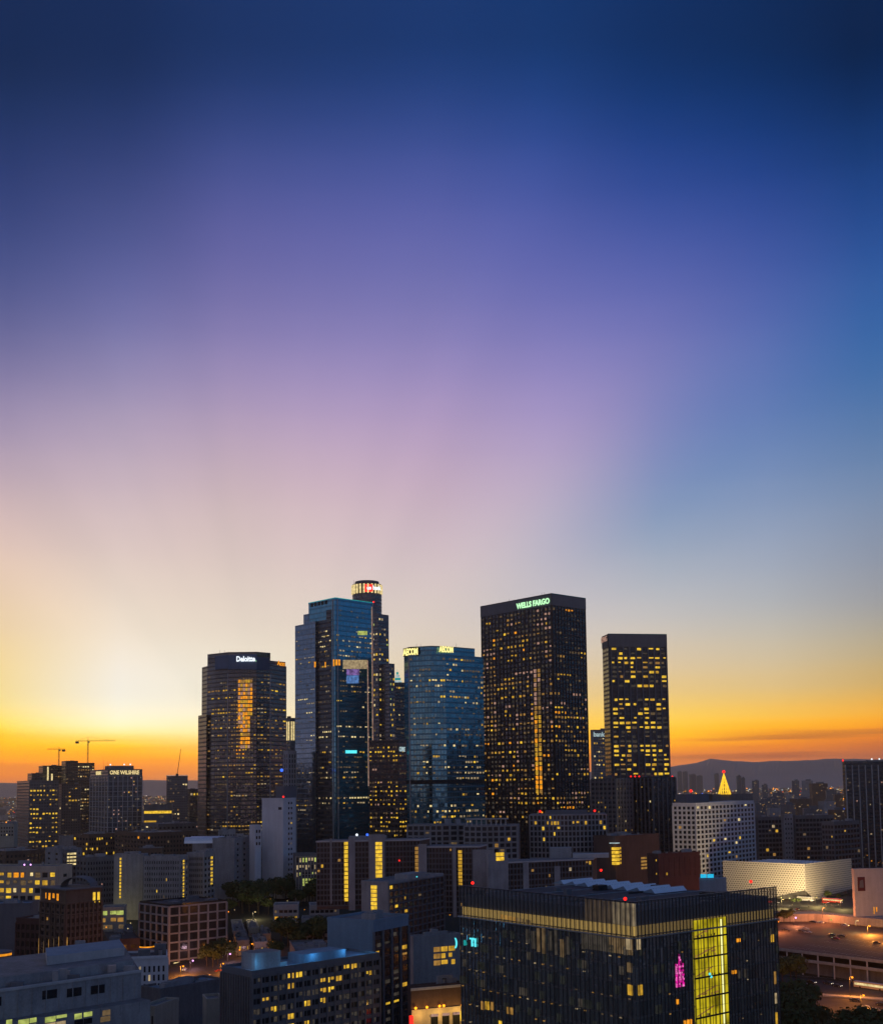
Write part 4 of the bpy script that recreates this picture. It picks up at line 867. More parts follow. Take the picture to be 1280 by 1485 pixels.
def slab(label, xl, xr, yt, D, yb, n, nz, yaw=82, tilt=0):
    A_, B_ = pt(xl, D+tilt), pt(xr, D); f = Face(A_, B_); z1 = zat(B_, yt); g = zat(B_, yb)-6
    b = Bld('apartment_slab', label, 'apartment block', (*((A_+B_)/2), g), 'long apartment slabs with stair strips')
    mb = MB(); mb.prism([A_, B_, B_+Vector((5, 18)), A_+Vector((5, 18))], g, z1, 'dark_brick', 'roof_grey'); b.part(mb, 'wall')
    mb = MB(); mb.prism([A_+f.n*.9-f.d*.5, B_+f.n*.9+f.d*.5, B_+Vector((5.5, 18.5)), A_+Vector((4, 18.5))], z1+.01, z1+.8, 'concrete_light', 'roof_grey'); b.part(mb, 'roof_slab')
    b.frame(f, 0, f.w, z1, z1-nz*2.9, n, nz, .35, .35, .45, 'slate'); b.win(f, 0, f.w, z1, z1-nz*2.9, n, nz, .75, .6, scat(b.rng, .03, WARM, 'pane_brown'))
    b.C, b.A, b.B, b.z1 = A_, A_+Vector((4, 16)), B_, z1+.8
    return b, f, z1
b, f, z1 = slab('apartment slab with the widest bright yellow stair strip and a lamp-topped lift tower', 459, 608, 1219, 640, 1300, 30, 12, tilt=-6)
panel(b, f, 505, 514, 1214, 1320, 'concrete', 1.2); panel(b, f, 534, 557, 1210, 1322, 'concrete', 1.6, 'lift_tower'); panel(b, f, 478, 481, 1216, 1310, 'concrete', 1.0)
strip(b, f, 498.5, 504, 1220, 1308, 14, off=.7); strip(b, f, 543.5, 553, 1221, 1285, 11, off=1.75); strip(b, f, 600.5, 606.5, 1228, 1268, 7, 'lit_amber', off=.7)
b.beacon((*pt(517, 642), z1+3.5), .8, 'glow_white', 'roof_lamp'); b.beacon((*pt(532, 642), z1+3.5), .8, 'glow_blue', 'roof_lamp'); b.beacon((*pt(578, 636), zat(pt(578, 636), 1248)), .5)
mb = MB(); mb.prism([pt(506, 642), pt(560, 642), pt(560, 652), pt(506, 652)], z1, z1+2.6, 'concrete'); b.part(mb, 'penthouse'); b.done()
b, f, z1 = slab('middle apartment slab with a thin dim yellow stair strip', 616, 692, 1229, 620, 1310, 16, 12, tilt=4)
panel(b, f, 606, 618, 1224, 1330, 'concrete', 1.4); panel(b, f, 655, 660, 1229, 1330, 'concrete', 1.0); panel(b, f, 684, 713, 1232, 1330, 'concrete', 1.4, 'lift_tower')
strip(b, f, 663, 668.5, 1233, 1285, 10, 'lit_gold', off=.7); b.done()
b, f, z1 = slab('rightmost apartment slab, low and long, with one big bright yellow square window at its left end', 706, 855, 1247, 600, 1330, 30, 9, tilt=-22)
panel(b, f, 704, 733, 1238, 1330, 'concrete', 1.4, 'lift_tower'); strip(b, f, 715.5, 727, 1236, 1249, 2, off=1.6); panel(b, f, 755, 763, 1250, 1330, 'concrete', 1.0); panel(b, f, 800, 808, 1256, 1330, 'concrete', 1.0)
mb = MB(); mb.prism([pt(795, 606), pt(826, 606), pt(826, 616), pt(795, 616)], z1+.8, z1+6, 'concrete'); b.part(mb, 'penthouse'); mb = MB(); mb.prism([pt(828, 604), pt(880, 604), pt(880, 614), pt(828, 614)], z1+.8, z1+2.8, 'concrete_light'); b.part(mb, 'penthouse'); b.done()
# nearer slab block
b, FL, FR, z1, z0 = simple('apartment_slab', 'nearer flat-roofed slab with one yellow stair strip on its pale narrow end', 'apartment block', 523, 562, 641, 1281, 520, 'concrete', 'roof_grey', 62)
strip(b, FL, 537, 545.5, 1284, 1332, 8, off=.15)
mb = MB(); mb.poly([FR.p(0, z0, .05), FR.p(FR.w, z0, .05), FR.p(FR.w, z1-.6, .05), FR.p(0, z1-.6, .05)], 'dark_brick'); b.part(mb, 'side_wall')
b.frame(FR, 0, FR.w, z1-.6, z1-.6-36, 12, 12, .3, .3, .6, 'slate'); b.win(FR, 0, FR.w, z1-.6, z1-36.6, 12, 12, .7, .6, scat(b.rng, .09, [('lit_yellow', 2), ('lit_gold', 2), ('lit_dim', 2)], 'pane_dark'), .12)
A, C, B = corner3(571, 590, 616, 535, 60); mb = MB(); mb.prism([A, C, B, A+B-C], z1, zat(C, 1268), 'concrete'); b.part(mb, 'penthouse'); b.beacon((*pt(603, 530), z1+2), .35, 'glow_cyan', 'roof_lamp'); b.done()

# white slab tower left of centre
b, FL, FR, z1, z0 = simple('slab_tower', 'blank white slab tower with one windowed side and a red lamp at its top', 'tower block', 380, 410.5, 429, 1159, 760, 'white_stone', 'roof_grey', 66)
b.win(FR, FR.w*.35, FR.w*.75, z1-1, z1-1-15*3.4, 2, 15, .5, .45, scat(b.rng, .02, DIMP, 'pane_dark')); b.beacon((*pt(411, 762), z1+1.6), .7)
mb = MB(); mb.poly([FL.p(FL.w-3.6, z1-7, .1), FL.p(FL.w-1, z1-7, .1), FL.p(FL.w-1, z1-5.2, .1), FL.p(FL.w-3.6, z1-5.2, .1)], 'pane_dark'); b.part(mb, 'vent')
A, C, B = corner3(400, 412, 430, 768, 60); mb = MB(); mb.prism([A, C, B, A+B-C], z1, zat(C, 1140), 'slate'); b.part(mb, 'penthouse'); b.done()
b, FL, FR, z1, z0 = block('slender fluted grey tower rising behind the blank white slab tower', 411, 418, 430, 1090, 900, 'concrete', 2, 3, 20, 4, YAW, .02, DIMP, .4, .7, rn=0, done=False)
b.beacon((*pt(408.5, 898), zat(pt(408.5, 898), 1117)), 1.4, 'glow_blue', 'roof_lamp'); b.done()
# library-like green lit building
b, FL, FR, z1, z0 = simple('office_building', 'small pale building glowing yellow-green behind tall columns, right of the white slab tower', 'building', 425, 429, 459, 1240, 745, 'concrete_dark', 'roof_dark', 14)
b.frame(FR, 0, FR.w, z1-1, z0, 7, 3, .5, .3, .5, 'beige_stone'); b.win(FR, 0, FR.w, z1-1, z1-15, 7, 3, .55, .6, scat(b.rng, .8, [('lit_green', 1), ('lit_cream', 3), ('lit_pale', 1)], 'pane_dark')); b.win(FR, FR.w*.3, FR.w, z1-15, z1-21, 5, 1, .7, .9, lambda i, j: 'lit_green'); b.done()

# grey masonry cluster left
def vstrip(b, f, px, ya, yb, n, w_=2.4, m='lit_yellow'): strip(b, f, px-w_/2, px+w_/2, ya, yb, n, m, .7, .12, 'window')
b, FL, FR, z1, z0 = block('blank grey-blue block with a single line of small yellow windows down its left edge', 167, 209, 216, 1240, 700, 'concrete', 0, 0, 3, rn=2, yaw=84, done=False); vstrip(b, FL, 176.5, 1244, 1304, 12); b.done()
b, FL, FR, z1, z0 = block('grey apartment block full of small dark windows with one lit column at its right corner', 210, 262, 274, 1243, 690, 'concrete', 15, 3, 13, 3.4, 82, .05, WARM, .35, .5, done=False, rn=2); vstrip(b, FR, 267, 1247, 1304, 12); b.done()
b, FL, FR, z1, z0 = block('grey block between the two lit window columns, with three amber top windows', 272, 296, 312, 1238, 705, 'concrete', 8, 3, 12, 3.4, 76, .03, [('lit_rose', 1), ('lit_gold', 1)], .5, .5, done=False, rn=1); vstrip(b, FR, 307.5, 1242, 1284, 8, 3); b.done()
block('blank grey slab left of the white slab tower', 309, 340, 378, 1217, 745, 'concrete', 0, 4, 12, 3.6, 70, .0, WARM, .25, .4, rn=1)
b, FL, FR, z1, z0 = block('low pale building with curved light roof vaults in front of the Deloitte tower', 280, 300, 318, 1222, 760, 'concrete', 0, 0, 3, rn=0, done=False)
mb = MB()
for k in range(2):
    c_ = pt(296+k*8, 755+k*12)
    for i in range(8):
        a0, a1 = math.pi*i/8, math.pi*(i+1)/8
        mb.poly([(c_.x-12, c_.y+4*math.cos(a0), z1+4*math.sin(a0)), (c_.x+10, c_.y+4*math.cos(a0), z1+4*math.sin(a0)), (c_.x+10, c_.y+4*math.cos(a1), z1+4*math.sin(a1)), (c_.x-12, c_.y+4*math.cos(a1), z1+4*math.sin(a1))], 'panel_white')
b.part(mb, 'roof_vault'); b.done()
block('small white rooftop house left of the blank white slab tower', 362, 370, 379, 1198, 750, 'white_stone', 0, 2, 3, 4, YAW, 0, rn=0)
block('dark brown hotel block with ribbed wall below the low yellow-strip building', 168, 214, 288, 1209, 900, 'brown_stone', 10, 16, 8, 3.6, YAW, .04, [('lit_orange', 1), ('lit_dim', 2)], .45, .5, rn=3)
block('dark block with scattered yellow windows in rows under the ONE WILSHIRE block', 108, 130, 172, 1211, 980, 'brown_stone', 5, 12, 6, 4.2, YAW, .32, [('lit_yellow', 2), ('lit_gold', 2)], .5, .5, rn=2)
b, FL, FR, z1, z0 = block('long dark low roof with a row of white lamps under the magenta-roofed tower', 205, 230, 290, 1196, 1150, 'concrete_dark', 4, 10, 5, 4, 30, .25, [('lit_rose', 2), ('lit_pale', 1), ('lit_dim', 3)], .5, .5, rn=2)
b, FL, FR, z1, z0 = block('narrow dark block with four white lit bars beside the low dark blocks on the left', 93, 98, 113, 1234, 760, 'slate', 2, 3, 9, 4, 30, 0, rn=1, done=False)
for k in range(4): mb = MB(); z = zat(b.C, 1237+k*5); mb.poly([FR.p(.6, z-1.2, .2), FR.p(FR.w-.3, z-1.2, .2), FR.p(FR.w-.3, z, .2), FR.p(.6, z, .2)], 'lit_pale'); b.part(mb, 'window_strip')
b.done()
block('tall dark grey block with small windows just right of the four white lit bars', 113, 128, 168, 1245, 735, 'concrete_dark', 3, 10, 11, 3.5, YAW, .02, [('lit_rose', 1), ('lit_dim', 1)], .45, .5, rn=2)
block('purple-grey blank block behind the beige lit building', 68, 90, 120, 1232, 860, 'concrete', 2, 5, 8, 4, YAW, .03, DIMP, .3, .4, rn=2)
block('low dark block at the left edge behind the beige lit building', -30, 10, 70, 1236, 900, 'brown_stone', 3, 10, 6, 4, YAW, .08, [('lit_orange', 1), ('lit_rose', 1), ('lit_dim', 2)], .5, .5, rn=3)
# beige lit building
b, FL, FR, z1, z0 = block('beige building with rows of glowing amber windows at the left edge', -30, 84, 107, 1258, 640, 'beige_stone', 15, 0, 0, 3.9, 82, .0, rn=0, done=False, top=2, frame=None)
LP = [('lit_yellow', 4), ('lit_orange', 1), ('lit_gold', 3), ('lit_pale', 1)]
b.frame(FL, 0, FL.w, z1-2, z1-2-30, 11, 7, 1.0, 1.2, .5, 'beige_stone')
b.win(FL, 0, FL.w, z1-2, z1-32, 11, 7, .72, .62, lambda i, j: wpick(b.rng, LP) if b.rng.random() < (.9 if j in (0, 2) else .5) else b.rng.choice(['pane_dark', 'lit_dim'])); b.win(FR, FR.w*.4, FR.w*.7, z1-3, z1-24, 1, 5, .7, .4, lambda i, j: 'pane_dark')
rooftop(b, 3); 
for px in (38, 47): b.beacon((*pt(px, 642), z1+1.6), .5, 'glow_violet', 'roof_lamp')
b.done()
# brown ornate building
b, FL, FR, z1, z0 = simple('office_building', 'ornate dark brown stone building with uplit loggia windows under its eaves', 'building', 63, 99, 150, 1294, 520, 'brown_stone', 'roof_dark', 50)
for f, n in ((FL, 5), (FR, 8)):
    b.frame(f, 0, f.w, z1-5, z0, n, 10, .8, .5, .6, 'brown_stone'); b.win(f, 0, f.w, z1-5, z1-5-10*3.2, n, 10, .6, .6, scat(b.rng, .04, [('lit_amber', 1), ('lit_gold', 1)], 'pane_brown'))
b.win(FL, 2, FL.w*.75, z1-.8, z1-4.2, 4, 1, .5, .9, lambda i, j: 'lit_orange'); b.win(FR, FR.w*.72, FR.w-.5, z1-.5, z1-6.5, 2, 1, .6, .8, lambda i, j: 'lit_yellow')
mb = MB(); mb.prism([b.A+FL.n*1.2, b.C+FL.n*1.2+FR.n*1.2, b.B+FR.n*1.2, b.E], z1+.85, z1+1.5, 'slate'); b.part(mb, 'cornice')
mb = MB(); c_ = (b.C+b.E)/2
for k in range(8):
    a0, a1 = math.pi*k/8, math.pi*(k+1)/8
    mb.poly([(c_.x+3+7*math.cos(a0), c_.y-4, z1+1.5+4.5*math.sin(a0)), (c_.x+3+7*math.cos(a1), c_.y-4, z1+1.5+4.5*math.sin(a1)), (c_.x+3+7*math.cos(a1), c_.y+7, z1+1.5+4.5*math.sin(a1)), (c_.x+3+7*math.cos(a0), c_.y+7, z1+1.5+4.5*math.sin(a0))], 'slate')
b.part(mb, 'barrel_roof'); mb = MB()
for u_ in (0, FL.w*.5): mb.tube(FL.p(FL.w-u_, z0, .8), FL.p(FL.w-u_, z1-6, .8), .35, .3, 'brown_stone', 6)
b.part(mb, 'drainpipe')
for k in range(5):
    m1 = MB(); u_ = FL.w*k/5; m1.tube(FL.p(u_, z1-35, .8), FL.p(u_, z1-16-b.rng.uniform(0, 8), .8), .22, .1, 'lit_dim' if k in (1, 3) else 'lit_amber', 5); b.part(m1, 'uplight_streak')  # streaks of uplight on the piers, put in as glowing tubes
u_ = FR.w*.02; m1 = MB(); m1.tube(FR.p(u_, z1-35, .8), FR.p(u_, z1-20, .8), .45, .2, 'lit_amber', 5); b.part(m1, 'uplight_streak'); b.done()
block('small red-brown brick building left of the ornate brown building', 26, 28, 63, 1333, 560, 'red_brick', 0, 5, 5, 4, -22, .0, WARM, .6, .6, rn=1, rest='pane_brown', frame='red_brick', pw=.8, sw=1)
block('flat dark shed with a pale roof in front of the beige lit building', -30, -20, 48, 1313, 590, 'slate', 0, 0, 3, 4, 5, 0, rn=1, roof='roof_blue')
b, FL, FR, z1, z0 = block('round-cornered low building with an orange neon band at the left edge', -14, 6, 20, 1392, 420, 'dark_brick', 0, 0, 3, rn=0, done=False)
mb = MB()
c_ = pt(3, 424)
for i in range(14):
    a0, a1 = math.pi+math.pi*i/14, math.pi+math.pi*(i+1)/14
    mb.poly([(c_.x+5*math.cos(a0), c_.y+5*math.sin(a0), z1+1.2), (c_.x+5*math.cos(a1), c_.y+5*math.sin(a1), z1+1.2), (c_.x+5*math.cos(a1), c_.y+5*math.sin(a1), z1+2.0), (c_.x+5*math.cos(a0), c_.y+5*math.sin(a0), z1+2.0)], 'lit_orange')
b.part(mb, 'neon_band'); mb = MB(); mb.prism([(c_.x+4.8*math.cos(a*math.pi/10), c_.y+4.8*math.sin(a*math.pi/10)) for a in range(20)], z1, z1+2.6, 'slate'); b.part(mb, 'drum'); b.done()
# big-window grid building
b, FL, FR, z1, z0 = simple('office_building', 'six-storey pale concrete building with large square dark windows above the glowing crossing', 'building', 205, 247, 329, 1314, 600, 'dark_glass', 'roof_dark', 44)
for f, n in ((FL, 5), (FR, 6)):
    b.frame(f, 0, f.w, z1-.5, z1-.5-7*4.6, n, 7, .85, .8, .7, 'concrete'); b.win(f, 0, f.w, z1-.5, z1-.5-7*4.6, n, 7, .72, .7, scat(b.rng, .02, [('lit_dim', 1)], 'pane_dark'), .1)
b.win(FR, FR.w*.02, FR.w*.16, z1-29, z1-32.8, 1, 1, .9, .9, lambda i, j: 'lit_pale', .8); b.win(FR, FR.w*.68, FR.w*.82, z1-28.6, z1-32.4, 1, 1, .9, .9, lambda i, j: 'lit_gold', .8)
rooftop(b, 6, 'slate', hmax=2); b.done()
# small white arched-window building
b, FL, FR, z1, z0 = simple('office_building', 'four-storey white corner building with rows of narrow dark windows', 'building', 178, 186, 245, 1391, 440, 'white_stone', 'roof_dark', 14)
b.win(FR, .8, FR.w-.5, z1-2.5, z1-2.5-4*3.3, 8, 4, .42, .68, scat(b.rng, .03, [('lit_cream', 1)], 'pane_dark')); b.frame(FR, 0, FR.w, z1, z1-19, 1, 1, .9, .7, .4, 'white_stone'); rooftop(b, 3, 'slate')
mb = MB(); c_ = pt(216, 462)
for i in range(12):
    a0, a1 = math.pi+math.pi*i/12, math.pi+math.pi*(i+1)/12
    mb.poly([(c_.x+3*math.cos(a0), c_.y+3*math.sin(a0), z1+1.5), (c_.x+3*math.cos(a1), c_.y+3*math.sin(a1), z1+1.5), (c_.x+3*math.cos(a1), c_.y+3*math.sin(a1), z1+2.0), (c_.x+3*math.cos(a0), c_.y+3*math.sin(a0), z1+2.0)], 'lit_orange')
b.part(mb, 'neon_band'); b.done()
# large grey foreground building, lower left
A_, B_ = pt(-60, 292), pt(208, 330); f = Face(A_, B_); z1 = zat(B_, 1410); g = 12
b = Bld('depot_building', 'large plain grey concrete building with a stepped roof, lower left corner', 'building', (*((A_+B_)/2), g))
bk = Vector((-22, 60))
mb = MB(); mb.prism([A_, B_, B_+bk, A_+bk], g, z1, 'concrete', 'roof_grey'); b.part(mb, 'wall')
mb = MB(); mb.prism([A_+f.n*.3, B_+f.n*.3, B_+f.n*-.5, A_+f.n*-.5], z1, z1+.7, 'concrete_light'); b.part(mb, 'parapet')
mb = MB(); a_, b_ = f.a+f.d*(f.u(0))+bk*.12, f.a+f.d*f.u(200)+bk*.12; zz = z1+2.6; mb.prism([a_, b_, b_+bk*.6, a_+bk*.6], z1, zz, 'concrete', 'roof_grey'); b.part(mb, 'upper_storey')
a_, b_ = f.a+f.d*(f.u(75))+bk*.3, f.a+f.d*f.u(192)+bk*.3; mb = MB(); mb.prism([a_, b_, b_+bk*.3, a_+bk*.3], zz, zz+2.4, 'concrete_light', 'roof_blue'); b.part(mb, 'roof_box')
mb = MB(); mb.prism([A_+f.n*5, B_+f.n*5-f.d*0, B_, A_], g, zat(B_, 1447), 'concrete', 'roof_grey'); b.part(mb, 'lower_storey')
f5 = Face(A_+f.n*5, B_+f.n*5)
mb = MB()
for k in range(14): q_ = f.a+f.d*(f.w*(k+.5)/14); mb.prism([q_+f.n*.02-f.d*.12, q_+f.n*.16-f.d*.12, q_+f.n*.16+f.d*.12, q_+f.n*.02+f.d*.12], g, z1-.1, 'concrete')
b.part(mb, 'pilaster')
for k in range(16):
    q_ = f.a+f.d*(f.w*b.rng.uniform(.1, .98))+bk*b.rng.choice([.06, .09, .8, .9, .95]); mb = MB(); mb.box(q_, b.rng.uniform(.8, 3.5), b.rng.uniform(.8, 2), z1, z1+b.rng.uniform(.7, 3.4), b.rng.choice(['steel', 'concrete', 'slate']), None, .15); b.part(mb, 'roof_unit')
for k in range(9):
    u_ = f5.w*(k+.4)/9; mb = MB(); mb.poly([f5.p(u_, zat(B_, 1462), .05), f5.p(u_+.12, zat(B_, 1462), .05), f5.p(u_+.12, zat(B_, 1448), .05), f5.p(u_, zat(B_, 1448), .05)], 'slate'); b.part(mb, 'wall_joint')
for pa, pb, ya in ((-4, 9, 1447), (67, 88, 1437), (102, 123, 1434), (136, 156, 1430)):
    ua, ub = f.u(pa), f.u(pb); z = f.z(ua, ya); mb = MB(); mb.poly([f.p(ua, z-2.3, .08), f.p(ub, z-2.3, .08), f.p(ub, z, .08), f.p(ua, z, .08)], 'pane_dark'); b.part(mb, 'louvre')
zl = f5.z(f5.u(40), 1479)
for pa, pb, m_ in ((16, 26, 'lit_green'), (33, 65, 'lit_green'), (71, 103, 'lit_green'), (113, 139, 'lit_green'), (145, 165, 'lit_dim')):
    ua, ub = f5.u(pa), f5.u(pb); n_ = max(1, int((ub-ua)/2.6)); zc_ = f5.z((ua+ub)/2, 1483-(pa-16)*.105)
    b.win(f5, ua, ub, zc_+.9, zc_-2.4, n_, 2, .94, .86, lambda i, j, m_=m_: m_ if j == 0 else b.rng.choice([m_, 'lit_dim', 'lit_cream', 'pane_dark']), .1)
b.done()
# orange lit small house + low sheds near the bottom-left street
b, FL, FR, z1, z0 = simple('corner_house', 'small corner building glowing orange beside the dark round tree', 'building', 209, 228, 262, 1462, 400, 'beige_stone', 'roof_grey', 72)
mb = MB(); b.win(FL, .5, FL.w-.2, z1-2, z1-9, 3, 1, .4, .8, lambda i, j: 'pane_brown'); b.done()
block('flat-roofed long shed with a pale blue roof beside the crossing', 208, 236, 325, 1437, 430, 'concrete_dark', 0, 0, 3, yaw=50, rn=4, roof='roof_blue')
block('low beige annex against the ribbed side of the blue-roofed block', 296, 302, 325, 1452, 395, 'beige_stone', 0, 0, 2, yaw=20, rn=0)
block('low dark shops with dark roofs left of the big-window building', 150, 160, 205, 1365, 600, 'dark_brick', 0, 3, 2, yaw=20, rn=3, roof='roof_dark')
b, FL, FR, z1, z0 = block('low yellow-lit open parking structure behind the ornate brown building', 143, 150, 182, 1318, 640, 'beige_stone', 0, 0, 2, yaw=10, rn=0, done=False)
b.win(FR, 0, FR.w, z1-.5, z1-12, 3, 3, .95, .6, lambda i, j: ['lit_green', 'lit_amber', 'lit_dim'][j]); b.done()
# low white stepped building in the middle
b, FL, FR, z1, z0 = block('long low white terraced building in the dark park, left wing', 389, 397, 432, 1314, 680, 'concrete_light', 0, 5, 3, 3.6, 5, .3, [('lit_gold', 1), ('lit_dim', 3)], .8, .45, rn=0, frame='concrete_light', pw=.3, sw=1.4)
block('long low white terraced building in the dark park, right wing with three round lamps', 443, 449, 491, 1314, 675, 'concrete_light', 0, 6, 3, 3.6, 8, .3, [('lit_gold', 1), ('lit_pale', 1), ('lit_dim', 3)], .8, .45, rn=1, frame='concrete_light', pw=.3, sw=1.4)
block('pale terraced block stepping down below the two white wings', 430, 437, 500, 1334, 640, 'concrete', 0, 8, 3, 3.6, 5, .08, DIMP, .8, .45, rn=0, frame='concrete', pw=.3, sw=1.4)
block('low grey flat-roofed house in front of the dark round park trees', 420, 428, 478, 1380, 560, 'concrete_dark', 0, 9, 2, 3.6, 12, .0, DIMP, .6, .45, rn=1)
# blue tall block behind the blue-roofed block
b, FL, FR, z1, z0 = simple('office_building', 'blue-grey tall block with three columns of small lit windows, lower centre', 'building', 474, 540, 590, 1338, 395, 'roof_blue', 'roof_grey', 58)
mb = MB(); mb.poly([FR.p(0, z0, .05), FR.p(FR.w, z0, .05), FR.p(FR.w, z1-3.2, .05), FR.p(0, z1-3.2, .05)], 'glass_dark', [(0, 0), (20, 0), (20, 60), (0, 60)]); b.part(mb, 'side_wall')
b.frame(FR, 0, FR.w, z1-3.2, z0, 4, 1, .8, 0, .5, 'slate')
def bt(i, j): return {2: 'lit_gold', 3: 'lit_amber', 5: 'lit_gold', 7: 'lit_gold'}.get(j) if i in (0, 3) and b.rng.random() < .7 else ('lit_yellow' if j == 9 and i else (b.rng.choice(['pane_dark', 'pane_dark', 'lit_faint'])))
b.win(FR, 0, FR.w, z1-4, z1-4-18*2.6, 4, 18, .55, .5, bt, .1); b.win(FL, 1, FL.w, z1-3, z1-20, 6, 5, .3, .35, lambda i, j: 'lit_yellow' if (i, j) in ((0, 2), (1, 2), (3, 3), (5, 4)) else None, .1); rooftop(b, 2); b.done()
# blue-roofed block bottom centre
b, FL, FR, z1, z0 = simple('office_building', 'ribbed dark office block with bright blue-lit flat roof and many yellow windows, bottom centre', 'building', 323, 366, 548, 1412, 330, 'slate', 'roof_blue', 44)
A, C, B, E = b.A, b.C, b.B, b.E
b.frame(FL, 0, FL.w, z1-1, z0, 12, 1, .35, 0, .6, 'concrete_dark')
mb = MB(); b.frame(FR, 0, FR.w, z1-.8, z0, 16, 1, .5, 0, .55, 'concrete_dark', mb=mb); b.frame(FR, 0, FR.w, z1-.8, z1-.8-12*2.9, 1, 12, 0, 1.1, .45, 'slate', mb=mb, dep2=.3); b.part(mb, 'facade_frame')
rng = b.rng
lw_ = {(4, 0): 1, (5, 0): 1, (4, 1): 1, (8, 1): 1, (9, 1): 1, (11, 0): 1, (12, 0): 1, (8, 2): 1, (9, 2): 1, (2, 3): 1, (6, 3): 1, (8, 3): 1, (4, 4): 1, (4, 5): 1, (5, 6): 1, (2, 7): 1, (3, 7): 1, (14, 1): 1, (1, 2): 1, (10, 1): 1, (6, 5): 1}
b.win(FR, 0, FR.w, z1-.8, z1-.8-12*2.9, 32, 12, .8, .52, lambda i, j: (rng.choice(['lit_yellow', 'lit_gold', 'lit_gold']) if lw_.get((i//2, j)) else rng.choice(['pane_dark', 'pane_dark', 'lit_faint', 'lit_faint', 'dark_glass'])), .08)
mb = MB(); mb.prism([E+(C-E)*.93, C+(B-C)*.33+(E-B)*.06, C+(B-C)*.33+(E-B)*.5, C+(E-B)*.5], z1+.06, z1+.1, 'panel_white'); b.part(mb, 'lit_roof_deck')
Pn = C+(B-C)*.16+(E-B)*.42; mb = MB(); mb.box(Pn, 9, 7, z1, z1+5, 'concrete', 'roof_grey', math.atan2(FR.d.y, FR.d.x)); b.part(mb, 'penthouse')
Pn = C+(B-C)*.60+(E-B)*.45; mb = MB(); mb.box(Pn, 16, 8, z1, z1+2.8, 'roof_blue', 'roof_blue', math.atan2(FR.d.y, FR.d.x)); b.part(mb, 'plant_room'); rooftop(b, 5, 'steel', hmax=1.8); b.done()
b_blue = b
# theatre-like building with lit ground floor
b, FL, FR, z1, z0 = simple('theatre_building', 'brick building with a floodlit golden ground floor of arched doors, bottom centre', 'building', 588, 593, 668, 1434, 360, 'dark_brick', 'roof_grey', 22)
zc = FR.z(5, 1436); mb = MB(); mb.prism([FR.a+FR.n*.6-FR.d*.3, FR.b+FR.n*.6, FR.b, FR.a], z1-.6, z1+.2, 'concrete_light'); b.part(mb, 'cornice')
zg = FR.z(FR.w*.4, 1462); mb = MB(); mb.prism([FR.a+FR.n*.5, FR.b+FR.n*.5, FR.b, FR.a], z0, zg, 'beige_stone'); b.part(mb, 'ground_floor')
for px in (621, 637, 652):
    ua, ub = FR.u(px-1), FR.u(px+9); mb = MB(); mb.poly([FR.p(ua, z0, .6), FR.p(ub, z0, .6), FR.p(ub, zg-2.6, .6), FR.p(ua, zg-2.6, .6)], 'pane_dark'); b.part(mb, 'doorway')
    mb = MB(); mb.poly([FR.p(ua, zg-2.5, .9), FR.p(ub, zg-2.5, .9), FR.p(ub, zg-1.7, .9), FR.p(ua, zg-1.7, .9)], 'lit_rose'); b.part(mb, 'awning_light')
for px in (598, 614, 632, 638): 
    u_ = FR.u(px); mb = MB(); mb.ball(FR.p(u_, zg+.6, .9), .45, 'glow_sodium'); b.part(mb, 'wall_lamp')
mb = MB(); mb.box((FR.a+FR.n*1.4)+FR.d*-.5, 1.2, 1, zg-6, zg-1.5, 'glow_red'); b.part(mb, 'neon_sign')
b.theatre = (FR, zg); theatre = b; rooftop(b, 4, 'concrete'); b.done()
b, FL, FR, z1, z0 = block('grey wall building with nine glowing yellow windows in three rows', 590, 597, 664, 1361, 450, 'concrete', 0, 0, 3, yaw=25, rn=3, done=False)
b.win(FR, FR.u(625), FR.u(657), z1-3.6, z1-11.4, 3, 3, .85, .72, lambda i, j: 'lit_gold' if i else 'lit_amber', .12); b.done()

for xl, xc, xr, yt, D, wl, lab in ((336, 340, 356, 1352, 640, 'concrete', 'small grey flat-roofed house at the left edge of the dark park lawn'), (358, 362, 376, 1347, 655, 'beige_stone', 'small beige flat-roofed house in the middle of the dark park lawn'), (377, 381, 393, 1356, 630, 'concrete_dark', 'small dark flat-roofed house at the right of the dark park lawn'),
        (340, 344, 362, 1366, 615, 'concrete_dark', 'low dark shed just behind the boulevard lamps, left one'), (366, 370, 388, 1368, 612, 'concrete', 'low grey shed just behind the boulevard lamps, right one'),
        (-8, -2, 22, 1196, 1100, 'beige_stone', 'small beige block at the far left edge beside the yellow-lit grey tower'), (196, 202, 236, 1232, 800, 'brown_stone', 'brown low block just above the blank grey-blue block'), (312, 318, 342, 1206, 860, 'concrete', 'grey rooftop block in front of the foot of the Deloitte tower')):
    block(lab, xl, xc, xr, yt, D, wl, 2, 6, 3, 3.4, 12, .14, WARM, .5, .5, name='low_building', rn=2)
